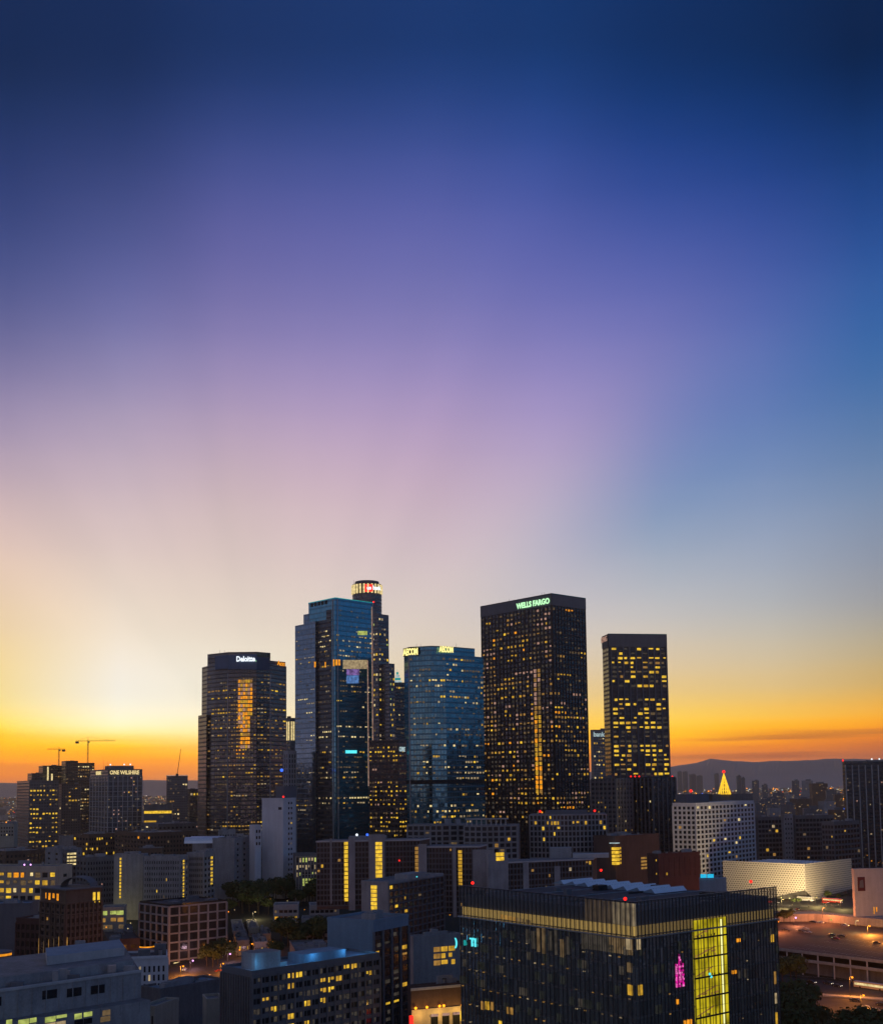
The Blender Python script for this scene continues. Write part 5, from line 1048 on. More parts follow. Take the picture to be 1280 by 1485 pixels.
# ------------------------------------------------------------------ glass courthouse cube
DC = 300.0
A, C, B = corner3(664, 913, 1118, DC, 38.5)
FL, FR = Face(A, C), Face(C, B); E = A+B-C
z1 = zat(C, 1309); z0 = 22
b = Bld('courthouse', 'huge dark glass cube with a glowing band under its roof and a tall yellow atrium', 'glass building', (*((A+B)/2), z0))
curtain('glass_cube', (.58,.60,.57), (.15,.155,.15), 1.52, 4.3, .06, .12, .06, .85, .05, .4, .3, .55)
inner = [A+(E-A)*.02+(C-A)*.02, C+(A-C)*.015+(B-C)*.02, B+(C-B)*.02+(E-B)*.02, E]
ZB0, ZB1 = z1-8.9, z1-4.6          # glowing band
mb = MB(); mb.prism([A, C, B, E], z0, ZB0-.3, 'glass_cube', 'roof_dark'); b.part(mb, 'glass_wall')
mb = MB(); ins = 1.5
dA, dB = (A-C).normalized(), (B-C).normalized()
core = [A+dB*ins-dA*ins, C+dA*ins+dB*ins, B-dB*ins+dA*ins, E-dA*ins-dB*ins]
mb.prism(core, ZB0-.4, z1-2.6, 'slate', 'roof_dark'); b.part(mb, 'roof_storey')
# glowing light shelf seen between the fins: one lamp panel per bay
m = mat('band_glow'); e_ = N('ShaderNodeEmission'); e_.inputs[0].default_value = S((250,205,110)); e_.inputs[1].default_value = .75; out(e_.outputs[0]); m.cycles.emission_sampling = 'NONE'
m = mat('band_glow_dim'); e_ = N('ShaderNodeEmission'); e_.inputs[0].default_value = S((200,165,90)); e_.inputs[1].default_value = .55; out(e_.outputs[0]); m.cycles.emission_sampling = 'NONE'
# translucent screen glass above
m = mat('screen_glass'); bs = N('ShaderNodeBsdfPrincipled'); bs.inputs['Base Color'].default_value = (.22,.25,.27,1); bs.inputs['Roughness'].default_value = .15; bs.inputs['Metallic'].default_value = .5
tr = N('ShaderNodeBsdfTransparent'); mx = N('ShaderNodeMixShader'); uv = N('ShaderNodeUVMap'); s_ = N('ShaderNodeSeparateXYZ'); L(uv.outputs[0], s_.inputs[0])
mx.inputs[0].default_value = .62; L(tr.outputs[0], mx.inputs[1]); L(bs.outputs[0], mx.inputs[2]); out(mx.outputs[0])
for f, gl, n in ((FL, 'band_glow', 42), (FR, 'band_glow_dim', 44)):
    du = f.w/n
    for k in range(n):
        mb = MB(); mb.poly([f.p(k*du+.12, ZB0+.15, -1.0), f.p((k+1)*du-.12, ZB0+.15, -1.0), f.p((k+1)*du-.12, ZB0+2.6, -1.0), f.p(k*du+.12, ZB0+2.6, -1.0)], gl); b.part(mb, 'light_panel')
    # pleated glazing: each bay a shallow V with a projecting fin
    mb = MB(); mf = MB()
    for k in range(n):
        a, m_, c_ = k*du, (k+.62)*du, (k+1)*du; d1 = .38
        for (za, zb_, mt_) in ((z0, ZB0-.5, 'glass_cube'), (ZB0+.05, z1, 'screen_glass')):
            mb.poly([f.p(a, za, .1), f.p(m_, za, .1+d1), f.p(m_, zb_, .1+d1), f.p(a, zb_, .1)], mt_, [(a, za), (m_, za), (m_, zb_), (a, zb_)])
            mb.poly([f.p(m_, za, .1+d1), f.p(c_, za, .1), f.p(c_, zb_, .1), f.p(m_, zb_, .1+d1)], mt_, [(m_, za), (c_, za), (c_, zb_), (m_, zb_)])
        mf.prism([f.a+f.d*(m_-.05)+f.n*.45, f.a+f.d*(m_-.05)+f.n*.75, f.a+f.d*(m_+.05)+f.n*.75, f.a+f.d*(m_+.05)+f.n*.45], z0, z1+.2, 'dark_metal')
    b.part(mb, 'pleated_glazing'); b.part(mf, 'fin')
    mb = MB(); mb.prism([f.a+f.n*.9, f.b+f.n*.9, f.b-f.n*1.4, f.a-f.n*1.4], ZB0-.45, ZB0-.1, 'steel'); b.part(mb, 'light_shelf')
mb = MB()
for f in (FL, FR):
    mb.prism([f.a+f.n*.5, f.b+f.n*.5, f.b-f.n*.25, f.a-f.n*.25], z1, z1+.25+(.02 if f is FL else 0), 'dark_metal')
b.part(mb, 'parapet_rail')
for k in range(31, 42):  # pale glowing panels on the bays nearest the corner
    f = FL; du = f.w/42; mb = MB(); mb.poly([f.p(k*du+.12, ZB0+2.7, -1.05), f.p((k+1)*du-.12, ZB0+2.7, -1.05), f.p((k+1)*du-.12, z1-.4, -1.05), f.p(k*du+.12, z1-.4, -1.05)], 'lit_cream' if k > 36 else 'lit_dim'); b.part(mb, 'light_panel')
    mb = MB(); mb.poly([f.p(k*du+.12, ZB0-4.6, .56), f.p((k+1)*du-.12, ZB0-4.6, .56), f.p((k+1)*du-.12, ZB0-.6, .56), f.p(k*du+.12, ZB0-.6, .56)], 'lit_dim' if k > 36 else 'lit_faint'); b.part(mb, 'lit_room')  # lit_room here: dim glowing panes on the same bays
for f, n, pr in ((FL, 42, .24), (FR, 44, .16)):  # faint glowing panes added to lift the dark glass, standing in for reflections
    du = f.w/n
    for j in range(7):
        z = ZB0-2.6-j*5.2
        for k in range(n):
            if b.rng.random() < pr*(1.3-.13*j) and not (f is FR and 15 < k < 30):
                m_ = b.rng.choice(['lit_faint', 'room_glow', 'room_glow', 'room_glow', 'room_glow']); b.wins.append((.5, [f.p(k*du+.1, z-2.2, .56), f.p((k+1)*du-.1, z-2.2, .56), f.p((k+1)*du-.1, z, .56), f.p(k*du+.1, z, .56)], m_, 'lit_room'))  # lit_room here: added pane standing in for reflections, not a room
# interior floors glimpsed through the glass: pale slab edges with little lamps
rng = b.rng
for f, n, p_ in ((FL, 22, .5), (FR, 22, .12)):
    for j in range(6):
        z = ZB0-5.5-j*5.2
        for i in range(n):
            if rng.random() < p_ and not (f is FR and 8 < i < 15):
                u_ = (i+.5)*f.w/n; b.wins.append((.2, [f.p(u_-.45, z-.12, .56), f.p(u_+.45, z-.12, .56), f.p(u_+.45, z+.12, .56), f.p(u_-.45, z+.12, .56)], rng.choice(['lit_dim', 'lit_cream', 'lit_amber']), 'ceiling_light'))
def gq(f, pa, pb, ya, yb, m_, nm='lit_room', off=.58):  # lit_room also names panes put in for the mirrored building
    ua, ub = f.u(pa), f.u(pb); um = (ua+ub)/2; za, zb_ = f.z(um, ya), f.z(um, yb); mb = MB(); mb.poly([f.p(ua, zb_, off), f.p(ub, zb_, off), f.p(ub, za, off), f.p(ua, za, off)], m_); return b.part(mb, nm)
for f, pa, pb, ya, yb, m_ in ((FR, 914.5, 920, 1361, 1377, 'lit_cream'), (FL, 903, 911, 1361, 1377, 'lit_cream'), (FR, 915, 921, 1428, 1443, 'lit_gold'), (FL, 904, 911, 1428, 1443, 'lit_gold'), (FL, 904, 911, 1396, 1410, 'lit_dim'),
        (FL, 694.5, 698.5, 1452, 1464, 'lit_amber'), (FL, 700.5, 706, 1452, 1464, 'lit_gold'), (FL, 708, 712, 1453, 1465, 'lit_amber'), (FL, 731, 734, 1460, 1470, 'lit_amber'), (FL, 736, 740, 1461, 1471, 'lit_amber'), (FL, 664.5, 666, 1466, 1480, 'lit_yellow'), (FL, 719, 724, 1480, 1490, 'lit_yellow'),
        (FR, 1107, 1111, 1355, 1366, 'lit_gold'), (FR, 1108, 1112, 1409, 1427, 'lit_amber'), (FR, 1109, 1113, 1440, 1455, 'lit_cream'), (FR, 1109, 1113, 1468, 1485, 'lit_gold'),
        (FR, 969, 973, 1449, 1456, 'lit_orange'), (FR, 1057, 1063, 1361, 1366, 'lit_orange'), (FR, 1050, 1056, 1407, 1412, 'lit_orange'), (FR, 977, 990, 1479, 1486, 'lit_orange')):
    gq(f, pa, pb, ya, yb, m_)
# mirror image of a paler building on the left face, put in as glowing panes
for k, (pa, ya, yb, m_) in enumerate([(760, 1347, 1368, 'lit_faint'), (768, 1350, 1376, 'lit_faint'), (775, 1346, 1380, 'lit_dim'), (783, 1345, 1383, 'lit_dim'), (792, 1350, 1378, 'lit_faint'), (801, 1348, 1385, 'lit_faint'), (809, 1362, 1388, 'lit_dim'), (817, 1358, 1384, 'lit_faint')]): gq(FL, pa, pa+5, ya, yb, m_)
for k in range(10): gq(FL, 725+k*4.4, 728.5+k*4.4, 1326+k*.9, 1332+k*.9, 'lit_amber' if k < 5 else 'lit_dim')
# reflected pink tower on the right face, put in as glowing cells
for pa, pb, ya, yb in ((973.5, 981, 1398, 1418), (969.5, 981.5, 1398, 1431), (972.5, 976, 1384, 1398)):
    pass
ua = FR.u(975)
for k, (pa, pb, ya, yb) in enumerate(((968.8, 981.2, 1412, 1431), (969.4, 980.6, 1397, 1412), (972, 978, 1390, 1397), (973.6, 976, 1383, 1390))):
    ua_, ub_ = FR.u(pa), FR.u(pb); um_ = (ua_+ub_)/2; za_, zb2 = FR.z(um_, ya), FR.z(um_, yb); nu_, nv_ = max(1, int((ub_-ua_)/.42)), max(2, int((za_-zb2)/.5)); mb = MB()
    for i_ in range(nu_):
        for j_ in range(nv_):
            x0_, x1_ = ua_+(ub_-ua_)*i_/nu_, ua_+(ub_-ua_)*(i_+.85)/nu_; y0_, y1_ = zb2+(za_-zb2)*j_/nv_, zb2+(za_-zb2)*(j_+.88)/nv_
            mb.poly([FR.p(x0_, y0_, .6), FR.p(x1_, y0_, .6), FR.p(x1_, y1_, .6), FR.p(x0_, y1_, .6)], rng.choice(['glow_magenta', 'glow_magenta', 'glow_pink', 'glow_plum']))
    b.part(mb, 'mirrored_tower_glow')
# atrium: tall yellow glazed void with real floor plates and mullions
ua, ub = FR.u(995), FR.u(1043.5); zt = FR.z((ua+ub)/2, 1332)
mb = MB(); mb.poly([FR.p(ua, z0, .62), FR.p(ub, z0, .62), FR.p(ub, zt, .62), FR.p(ua, zt, .62)], 'atrium_yellow'); b.part(mb, 'atrium')
mb = MB(); us = FR.u(1034.5); mb.poly([FR.p(us, z0, .66), FR.p(us+.9, z0, .66), FR.p(us+.9, zt-.5, .66), FR.p(us, zt-.5, .66)], 'atrium_white'); b.part(mb, 'light_column')
mb = MB()
for k in range(8):
    u_ = ua+(ub-ua)*k/7; mb.prism([FR.a+FR.d*(u_-.05)+FR.n*.67, FR.a+FR.d*(u_-.05)+FR.n*.8, FR.a+FR.d*(u_+.05)+FR.n*.8, FR.a+FR.d*(u_+.05)+FR.n*.67], z0, zt, 'dark_metal')
b.part(mb, 'mullion')
for k in range(7):
    z = zt-5.3*k-5.1; mb = MB(); mb.prism([FR.a+FR.d*ua+FR.n*.68, FR.a+FR.d*ua+FR.n*.95, FR.a+FR.d*ub+FR.n*.95, FR.a+FR.d*ub+FR.n*.68], z, z+.42, 'black'); b.part(mb, 'floor_edge')
    mb = MB(); mb.prism([FR.a+FR.d*ua+FR.n*.685, FR.a+FR.d*ua+FR.n*.74, FR.a+FR.d*ub+FR.n*.74, FR.a+FR.d*ub+FR.n*.685], z+2.6, z+2.68, 'dark_metal'); b.part(mb, 'transom')
for k in range(6):
    z = zt-5.3*k-5.1; w_ = ub-ua; mb = MB()
    P_ = [(ua+w_*.05, z+.5), (ua+w_*.05, z+.9), (ua+w_*(.55+.1*(k % 2)), z+2.9), (ua+w_*(.55+.1*(k % 2)), z+2.5)]
    mb.poly([FR.p(u_, z_, .635) for u_, z_ in P_], 'lit_amber'); b.part(mb, 'stair')
    for q in range(5):
        u_ = ua+w_*rng.uniform(.05, .7); mb = MB(); mb.poly([FR.p(u_, z+.43, .64), FR.p(u_+rng.uniform(.2, .9), z+.43, .64), FR.p(u_+.5, z+rng.uniform(.8, 1.5), .64), FR.p(u_, z+1.0, .64)], rng.choice(['lit_dim', 'lit_amber', 'pane_brown'])); b.part(mb, 'furniture')
for (px, py) in ((1016, 1412), (1018, 1416)): u_ = FR.u(px); z = FR.z(u_, py); mb = MB(); mb.ball(FR.p(u_, z, .9), .4, 'glow_cyan'); b.part(mb, 'exit_light')
for (px, py, w_) in ((1010, 1380, 3), (1020, 1380, 4), (1006, 1443, 4), (1022, 1440, 4), (1012, 1352, 3)):
    u_ = FR.u(px); z = FR.z(u_, py); mb = MB(); mb.poly([FR.p(u_, z, .64), FR.p(u_+w_*.5, z, .64), FR.p(u_+w_*.5, z+.6, .64), FR.p(u_, z+.35, .64)], 'lit_amber'); b.part(mb, 'gallery_rail')
# mirrored cyan sign, put in as glowing letters on the glass
f = FL; b.sign(f, f.u(661), f.z(f.u(661), 1371), 2.2, ')', 'glow_cyan', .75, bold=.05); b.sign(f, f.u(673.5), f.z(f.u(673), 1370.5), 1.5, '■' if False else 'B', 'glow_teal', .75); b.sign(f, f.u(685), f.z(f.u(685), 1372), 2.4, 'TI', 'glow_cyan', .75)
# roof: dark deck, pipes, saw-tooth skylights, red lamps
zr = z1-2.5
def rp(px, py, z=zr):                       # point of the roof plane seen at a pixel
    r = ray(px, py); t = (z-H)/r.z; return Vector((r.x*t, t))
P0 = rp(949, 1296); n_t = 8; P1 = rp(800, 1281); 
dstep = (P1-P0)/n_t; dS = dB
for k in range(n_t):
    a = P0+dstep*k; c_ = P0+dstep*(k+1); Lr = 15; hh = 1.35
    mb = MB(); a3 = (*a, zr); c3 = (*c_, zr); t3 = (*(a+(c_-a)*.25), zr+hh)
    a4 = (*(a+dS*Lr), zr); c4 = (*(c_+dS*Lr), zr); t4 = (*(a+(c_-a)*.25+dS*Lr), zr+hh)
    mb.poly([a3, a4, t4, t3], 'panel_white'); mb.poly([t3, t4, c4, c3], 'skylight'  if 'skylight' in MATS else 'panel_white'); mb.poly([a3, t3, c3], 'roof_blue'); mb.poly([a4, c4, t4], 'roof_blue'); b.part(mb, 'skylight')
    mb = MB()
    for r_ in range(1, 12):
        o1 = dS*(Lr*r_/12); mb.tube((*(c_+o1), zr+.05), (*(a+(c_-a)*.25+o1), zr+hh+.05), .07, .07, 'steel', 4)
    b.part(mb, 'skylight_rib')
for k in range(26):
    u_, v_ = rng.uniform(.05, .92), rng.uniform(.05, .95); q = C+(A-C)*u_+(B-C)*v_
    if k % 2: mb = MB(); mb.box(q, rng.uniform(1, 9), rng.uniform(.4, 1), zr-.3, zr+rng.uniform(.3, .9), rng.choice(['slate', 'dark_metal', 'steel', 'black']), None, math.atan2(FR.d.y, FR.d.x)+k*.0003); b.part(mb, 'roof_duct')
    else: mb = MB(); mb.box(q, rng.uniform(1.5, 4), rng.uniform(1, 3), zr-.3, zr+rng.uniform(.6, 1.6), rng.choice(['slate', 'concrete_dark', 'black']), None, math.atan2(FR.d.y, FR.d.x)+k*.0003); b.part(mb, 'roof_unit')
for k in range(5):
    a = C+(A-C)*(.12+.2*k)+(B-C)*.04; mb = MB(); mb.tube((*a, zr+.5), (*(a+(B-C)*.9), zr+.5), .12, .12, 'steel', 5); b.part(mb, 'roof_pipe')
for px, py in ((685, 1280.5), (871, 1262), (906, 1303.5), (1088, 1278.5)):
    q = rp(px, py, z1+1.2); b.beacon((*q, z1+1.2), .5)
b.done()
CT = (A, B, C, E)

# blue lit kiosk sign behind the courthouse roof
t = thing('roof_kiosk', 'low roof box edged with two bright sky-blue light bars beside the brick block', 'roof structure', (*pt(1020, 640), 42))
za = zat(pt(1020, 640), 1268); mb = MB(); mb.prism([pt(1009, 642), pt(1048, 642), pt(1048, 650), pt(1009, 650)], 42, za-2.5, 'roof_blue'); mb.build('housing', t, loc=t.location)
for pa, pb in ((1011, 1019.5), (1020.5, 1030)): mb = MB(); mb.prism([pt(pa, 641), pt(pb, 641), pt(pb, 641.6), pt(pa, 641.6)], za-2, za, 'sky_led'); mb.build('light_bar', t, loc=t.location)

# ------------------------------------------------------------------ honeycomb museum
A, C, B = corner3(1044, 1161, 1228.5, 800, 45)
FL, FR = Face(A, C), Face(C, B); E = A+B-C; z1 = zat(C, 1253); zA = zat(A, 1247); g = 41
z1 = min(z1, 200)
b = Bld('museum', 'cream honeycomb-skinned museum lit golden from below, its corner lifted over the pavement', 'museum', (*((A+B)/2), g))
m = mat('veil'); bs = N('ShaderNodeBsdfPrincipled'); uv = N('ShaderNodeUVMap'); s_ = N('ShaderNodeSeparateXYZ'); L(uv.outputs[0], s_.inputs[0])
row = M('FLOOR', M('DIVIDE', s_.outputs[1], 1.5)); uu = M('ADD', M('DIVIDE', s_.outputs[0], 2.0), M('MULTIPLY', row, .5))
cu_ = M('ABSOLUTE', M('SUBTRACT', M('FRACT', uu), .5)); cv_ = M('ABSOLUTE', M('SUBTRACT', M('FRACT', M('DIVIDE', s_.outputs[1], 1.5)), .5))
hole = M('LESS_THAN', M('ADD', M('MULTIPLY', cu_, .9), cv_), .36)
L(mixc(hole, (.66,.62,.54,1), (.16,.14,.12,1)), bs.inputs['Base Color']); bs.inputs['Roughness'].default_value = .8; out(bs.outputs[0])
def vz(f, px, py): u_ = f.u(px); return u_, f.z(u_, py)
mb = MB(); mb.prism([A+(C-A)*.01+(E-A)*.04, C+(A-C)*.02+(B-C)*.04, B+(C-B)*.02+(E-B)*.03, E], z1-3, z1-2.8, 'panel_white'); b.part(mb, 'roof')
def poly_f(f, pts, m_, off, nm):
    Q = [vz(f, *p_) for p_ in pts]; mb = MB(); mb.poly([f.p(u_, z_, off) for u_, z_ in Q], m_, [(u_, z_) for u_, z_ in Q]); return b.part(mb, nm)
ztp = z1
def top(f, px): u_ = f.u(px); return (u_, ztp)
def veil(f, lower, nm):
    Q = [vz(f, *p_) for p_ in lower]; Q += [(f.w, ztp), (0, ztp)]; n = len(Q)
    mb = MB(); fr_ = [f.p(u_, z_, .3) for u_, z_ in Q]; bk_ = [f.p(u_, z_, -.7) for u_, z_ in Q]
    mb.poly(fr_, 'veil', Q)
    for i in range(n): j = (i+1) % n; mb.poly([fr_[j], fr_[i], bk_[i], bk_[j]], 'concrete_light')
    b.part(mb, nm)
veil(FL, [(1044, 1312), (1100, 1305), (1120, 1300), (1150, 1293.5), (1161, 1291)], 'honeycomb_veil')
veil(FR, [(1161, 1291), (1175, 1306), (1190, 1306.5), (1191, 1299), (1210, 1294), (1228.4, 1289)], 'honeycomb_veil')
mb = MB(); i1 = [A+(E-A)*.05, C+(A-C)*.06+(B-C)*.12, B+(E-B)*.05+(C-B)*.02, E]; mb.prism(i1, g-3, z1-4, 'concrete_dark', 'roof_grey'); b.part(mb, 'inner_wall')
mb = MB()
for k in range(18):
    for j in range(9):
        q = A+(C-A)*(.05+.9*k/18)+(E-A)*(.08+.86*j/9); mb.box(q, 2.4, 2.4, z1-2.8, z1-2.0, 'panel_white')
b.part(mb, 'roof_skylights', kind='stuff')
for k in range(9): q = FL.p(FL.w*(.1+.1*k), g+2.5, -1.5); mb = MB(); mb.ball(q, .5, 'glow_yellow'); b.part(mb, 'lobby_lamp')
b.done()
MUS = (FL, FR, g)
# neighbouring gallery with banner
b, FLg, FRg, z1, z0 = simple('gallery_building', 'pale stone gallery wall with a tall dark-red banner right of the honeycomb museum', 'building', 1228.6, 1232, 1300, 1262, 700, 'concrete_light', 'roof_grey', 8)
ua, za = FRg.u(1236.5), FRg.z(FRg.u(1237), 1272); ub = FRg.u(1247); zb_ = FRg.z(ub, 1292)
mb = MB(); mb.prism([FRg.a+FRg.d*ua+FRg.n*.15, FRg.a+FRg.d*ub+FRg.n*.15, FRg.a+FRg.d*ub+FRg.n*.3, FRg.a+FRg.d*ua+FRg.n*.3], zb_, za, 'banner_red'); b.part(mb, 'banner')
mb = MB(); mb.poly([FRg.p(ua+.9, zb_+2, .34), FRg.p(ub-.9, zb_+2, .34), FRg.p(ub-1.2, za-1.6, .34), FRg.p(ua+1.4, za-2.2, .34)], 'slate'); b.part(mb, 'banner_figure')
b.win(FRg, FRg.u(1238), FRg.u(1245), z0+13, z0+9, 1, 1, .9, .8, lambda i, j: 'lit_yellow', .15); b.win(FRg, FRg.u(1256), FRg.u(1264), z0+20, z0+15, 2, 1, .5, .8, lambda i, j: 'lit_orange', .15); b.done()

# ------------------------------------------------------------------ streets, decks, lots (right)
def sheet(name, pts, m_, z=None, dz=0, kind='structure', thick=0):
    mb = MB(); P = [(p_[0], p_[1], (z if z is not None else gz(p_[0], p_[1]))+dz) for p_ in pts]; mb.poly(P, m_)
    o = mb.build(name, loc=(0, 0, 0), kind=kind); return o
def gp(px, py, z): r = ray(px, py); t = (z-H)/r.z; return Vector((r.x*t, t))
ZS, ZD, ZU = 28.4, 38.5, 42.2
def slabp(name, pix, z, m_, th=1.2, mside='kerb'):
    P = [gp(x, y, z) for x, y in pix]; mb = MB(); mb.prism(P, z-th, z, mside, m_, bottom=True); return mb.build(name, loc=(*P[0], z), kind='structure')
slabp('street', [(960, 1404), (1285, 1428), (1380, 1440), (1380, 1462), (1285, 1447), (960, 1424)], ZS, 'asphalt', 3)
slabp('parking_lot', [(960, 1426.5), (1285, 1450), (1380, 1464), (1380, 1540), (960, 1530)], ZS-.6, 'lot_asphalt', 3)
slabp('pavement', [(960, 1424.6), (1285, 1447.6), (1380, 1461), (1380, 1464), (1285, 1450), (960, 1426.8)], ZS+.14, 'kerb', .6)
slabp('upper_street', [(1000, 1300), (1300, 1300), (1360, 1313), (1360, 1345), (1300, 1336), (1180, 1320), (1000, 1325)], ZU, 'asphalt', 2)
# parking deck: two thick plates on columns
P = [gp(x, y, ZD) for x, y in ((1000, 1368), (1118, 1376), (1290, 1397), (1400, 1412), (1400, 1356), (1290, 1347), (1180, 1336), (1118, 1338), (1000, 1345))]
t = thing('parking_deck', 'two-level open concrete parking deck on slim columns with an orange-lit roof', 'parking deck', (*P[1], ZS))
mb = MB(); mb.prism(P, ZD-.5, ZD, 'kerb', 'lot_asphalt', bottom=True); mb.build('deck_plate', t, loc=t.location)
mb = MB(); mb.prism(P, ZD-4.6, ZD-4.1, 'kerb', 'lot_asphalt', bottom=True); mb.build('deck_plate', t, loc=t.location)
for a, c_ in zip(P[:3], P[1:4]):
    f = Face(a, c_)
    for zz, nm in ((ZD, 'parapet'), (ZD-4.1, 'parapet')): mb = MB(); mb.prism([f.a+f.n*.15, f.b+f.n*.15, f.b-f.n*.15, f.a-f.n*.15], zz+.01, zz+1.0, 'kerb'); mb.build(nm, t, loc=t.location)
    k = 0
    while k*9 < f.w: q = f.a+f.d*(k*9); mb = MB(); mb.box(q-f.n*.4, .6, .6, ZS-1, ZD-.5, 'concrete_light'); mb.build('column', t, loc=t.location); k += 1
mb = MB(); mb.prism([P[1]+Vector((0, 8)), P[2]+Vector((0, 8)), P[3]+Vector((0, 8)), P[3]+Vector((0, 9)), P[2]+Vector((0, 9)), P[1]+Vector((0, 9))], ZS-1, ZD-4.7, 'concrete_dark'); mb.build('back_wall', t, loc=t.location)
# markings
mb = MB()
for k in range(26):
    a = gp(1118+k*7, 1412+k*.55, ZS+.01); d_ = (gp(1285, 1437, ZS)-gp(1118, 1414, ZS)).normalized(); mb.box(a, 2.6, .15, ZS+.006, ZS+.012, 'paint_white', None, math.atan2(d_.y, d_.x))
mb.build('lane_marking', loc=(0, 0, 0), kind='structure')
mb = MB(); d_ = (P[2]-P[1]).normalized(); n_ = Vector((-d_.y, d_.x))
for r_ in range(4):
    for k in range(38):
        q = P[1]+d_*(4+k*3)+n_*(12+r_*14+(4 if r_ > 1 else 0)); mb.box(q, .12, 5, ZD+.004, ZD+.010, 'paint_white', None, math.atan2(d_.y, d_.x))
mb.build('bay_marking', loc=(0, 0, 0), kind='structure')
mb = MB(); P2 = [gp(x, y, ZD+.2) for x, y in ((1100, 1334), (1180, 1332), (1300, 1343), (1300, 1346), (1180, 1335.6), (1100, 1337))]
mb.prism(P2, ZD, ZU+.9, 'concrete'); tag(mb.build('retaining_wall', loc=(*P2[0], ZD)), 'long low concrete wall between the upper street and the parking deck', 'wall')

# ------------------------------------------------------------------ cars
def make_car(paint, lights):
    root = thing('parked_car', 'car', 'car', (0, 0, 0))
    prof = [(-2.2,.35),(-2.25,.75),(-2.1,.95),(-1.35,1.0),(-.75,1.42),(.65,1.42),(1.25,.98),(2.1,.85),(2.25,.6),(2.2,.35)]
    def ext(pf, w0, wt, m_, zcut=.98):
        mb = MB(); l = [(x, -(w0 if z <= zcut else wt), z) for x, z in pf]; r = [(x, (w0 if z <= zcut else wt), z) for x, z in pf]; n = len(pf)
        for i in range(n): j = (i+1) % n; mb.poly([l[j], l[i], r[i], r[j]], m_)
        mb.poly(l, m_); mb.poly(r[::-1], m_); return mb
    def ad(mb, n, par=root): o = mb.build(n, None, loc=(0, 0, 0)); o.parent = par; return o
    ad(ext(prof, .88, .66, paint), 'body')
    ad(ext([(-1.3,1.02),(-.72,1.36),(.62,1.36),(1.15,1.02)], .82, .69, 'dark_glass', 1.1), 'windows')
    for x in (-1.35, 1.4):
        for s in (-1, 1):
            mb = MB(); mb.tube((x, s*.7, .33), (x, s*.9, .33), .33, .33, 'tyre', 12); w_ = ad(mb, 'wheel'); mb = MB(); mb.tube((x, s*.88, .33), (x, s*.92, .33), .2, .2, 'steel', 10); ad(mb, 'rim', w_)
    for s in (-1, 1):
        mb = MB(); mb.box((2.24, s*.62), .1, .34, .6, .76, 'headlight_glow' if lights else 'panel_white'); ad(mb, 'headlight')
        mb = MB(); mb.box((-2.26, s*.62), .1, .3, .68, .84, 'taillight_glow' if lights else 'paint_red'); ad(mb, 'tail_light')
    return root
protos = {}
used = set()
def car(x, y, z, ang, paint, lights, label, group=None, name='parked_car'):
    key = (paint, lights)
    if key not in protos: protos[key] = make_car(paint, lights)
    src = protos[key]
    if key in used:
        r = src.copy(); sc.collection.objects.link(r)
        for ch in [c for c in sc.objects if c.parent == src]:
            k = ch.copy(); sc.collection.objects.link(k); k.parent = r
            for g_ in [c for c in sc.objects if c.parent == ch]: d2 = g_.copy(); sc.collection.objects.link(d2); d2.parent = k
    else: r = src; used.add(key)
    r.name = name; r.location = (x, y, z); r.rotation_euler = (0, 0, ang); r['label'] = label; r['category'] = 'car'
    if group: r['group'] = group
    elif 'group' in r: del r['group']
    return r
dstr = gp(1285, 1437, ZS)-gp(1118, 1414, ZS); aS = math.atan2(dstr.y, dstr.x)
for px, py, pa, lt, fl, lab in ((1176, 1427.5, 'paint_black', 1, 0, 'black car driving with lit headlights, left of three on the lower street') if False else (1176, 1426, 'paint_black', 1, 0, 'dark car with lit headlights, leftmost moving car on the lower street'),
        (1200, 1427.5, 'paint_black', 1, 0, 'dark car with red tail lights following in the middle of the lower street'), (1213, 1431, 'paint_black', 1, 0, 'dark car with bright headlights just right of the middle of the lower street'),
        (1166, 1429, 'paint_silver', 0, 0, 'pale parked car at the kerb beside the dark tree on the lower street')):
    q = gp(px, py, ZS); car(q.x, q.y, ZS, aS+(math.pi if fl else 0), pa, lt, lab, name='moving_car' if lt else 'parked_car')
for px, py, pa, lab in ((1158, 1452, 'paint_silver', 'silver car parked alone at the left of the orange-lit lot'), (1239, 1452, 'paint_black', 'black car parked alone in the middle of the orange-lit lot'),
        (1256, 1463, 'paint_silver', 'silver car at the front of the orange-lit lot, left of the two side by side'), (1270, 1467, 'paint_silver', 'silver car at the front of the orange-lit lot, right of the two side by side'), (1277, 1458, 'paint_black', 'dark car at the right edge of the orange-lit lot')):
    q = gp(px, py, ZS-.6); car(q.x, q.y, ZS-.6, aS+.25, pa, 0, lab, 'cars parked in the lower lot')
dk = math.atan2(d_.y, d_.x)
for px, py, pa, lab in ((1139, 1350, 'paint_black', 'dark car at the left of the deck roof'), (1160, 1351.5, 'paint_black', 'dark car, left of the cluster of three on the deck roof'), (1167, 1348.5, 'paint_silver', 'silver car at the back of the cluster of three on the deck roof'),
        (1171, 1353.5, 'paint_silver', 'silver car at the front of the cluster of three on the deck roof'), (1206, 1357.5, 'paint_black', 'left of the two dark cars in the middle of the deck roof'), (1220, 1359, 'paint_black', 'right of the two dark cars in the middle of the deck roof'),
        (1211, 1362.5, 'paint_red', 'dim red car in front of the two dark cars on the deck roof'), (1271, 1369, 'paint_black', 'dark car beside the orange pool of light on the deck roof')):
    q = gp(px, py, ZD); car(q.x, q.y, ZD, dk+.15*(hash(lab) % 3-1) if False else dk+.1, pa, 0, lab, 'cars parked on the deck roof')
up = ZU
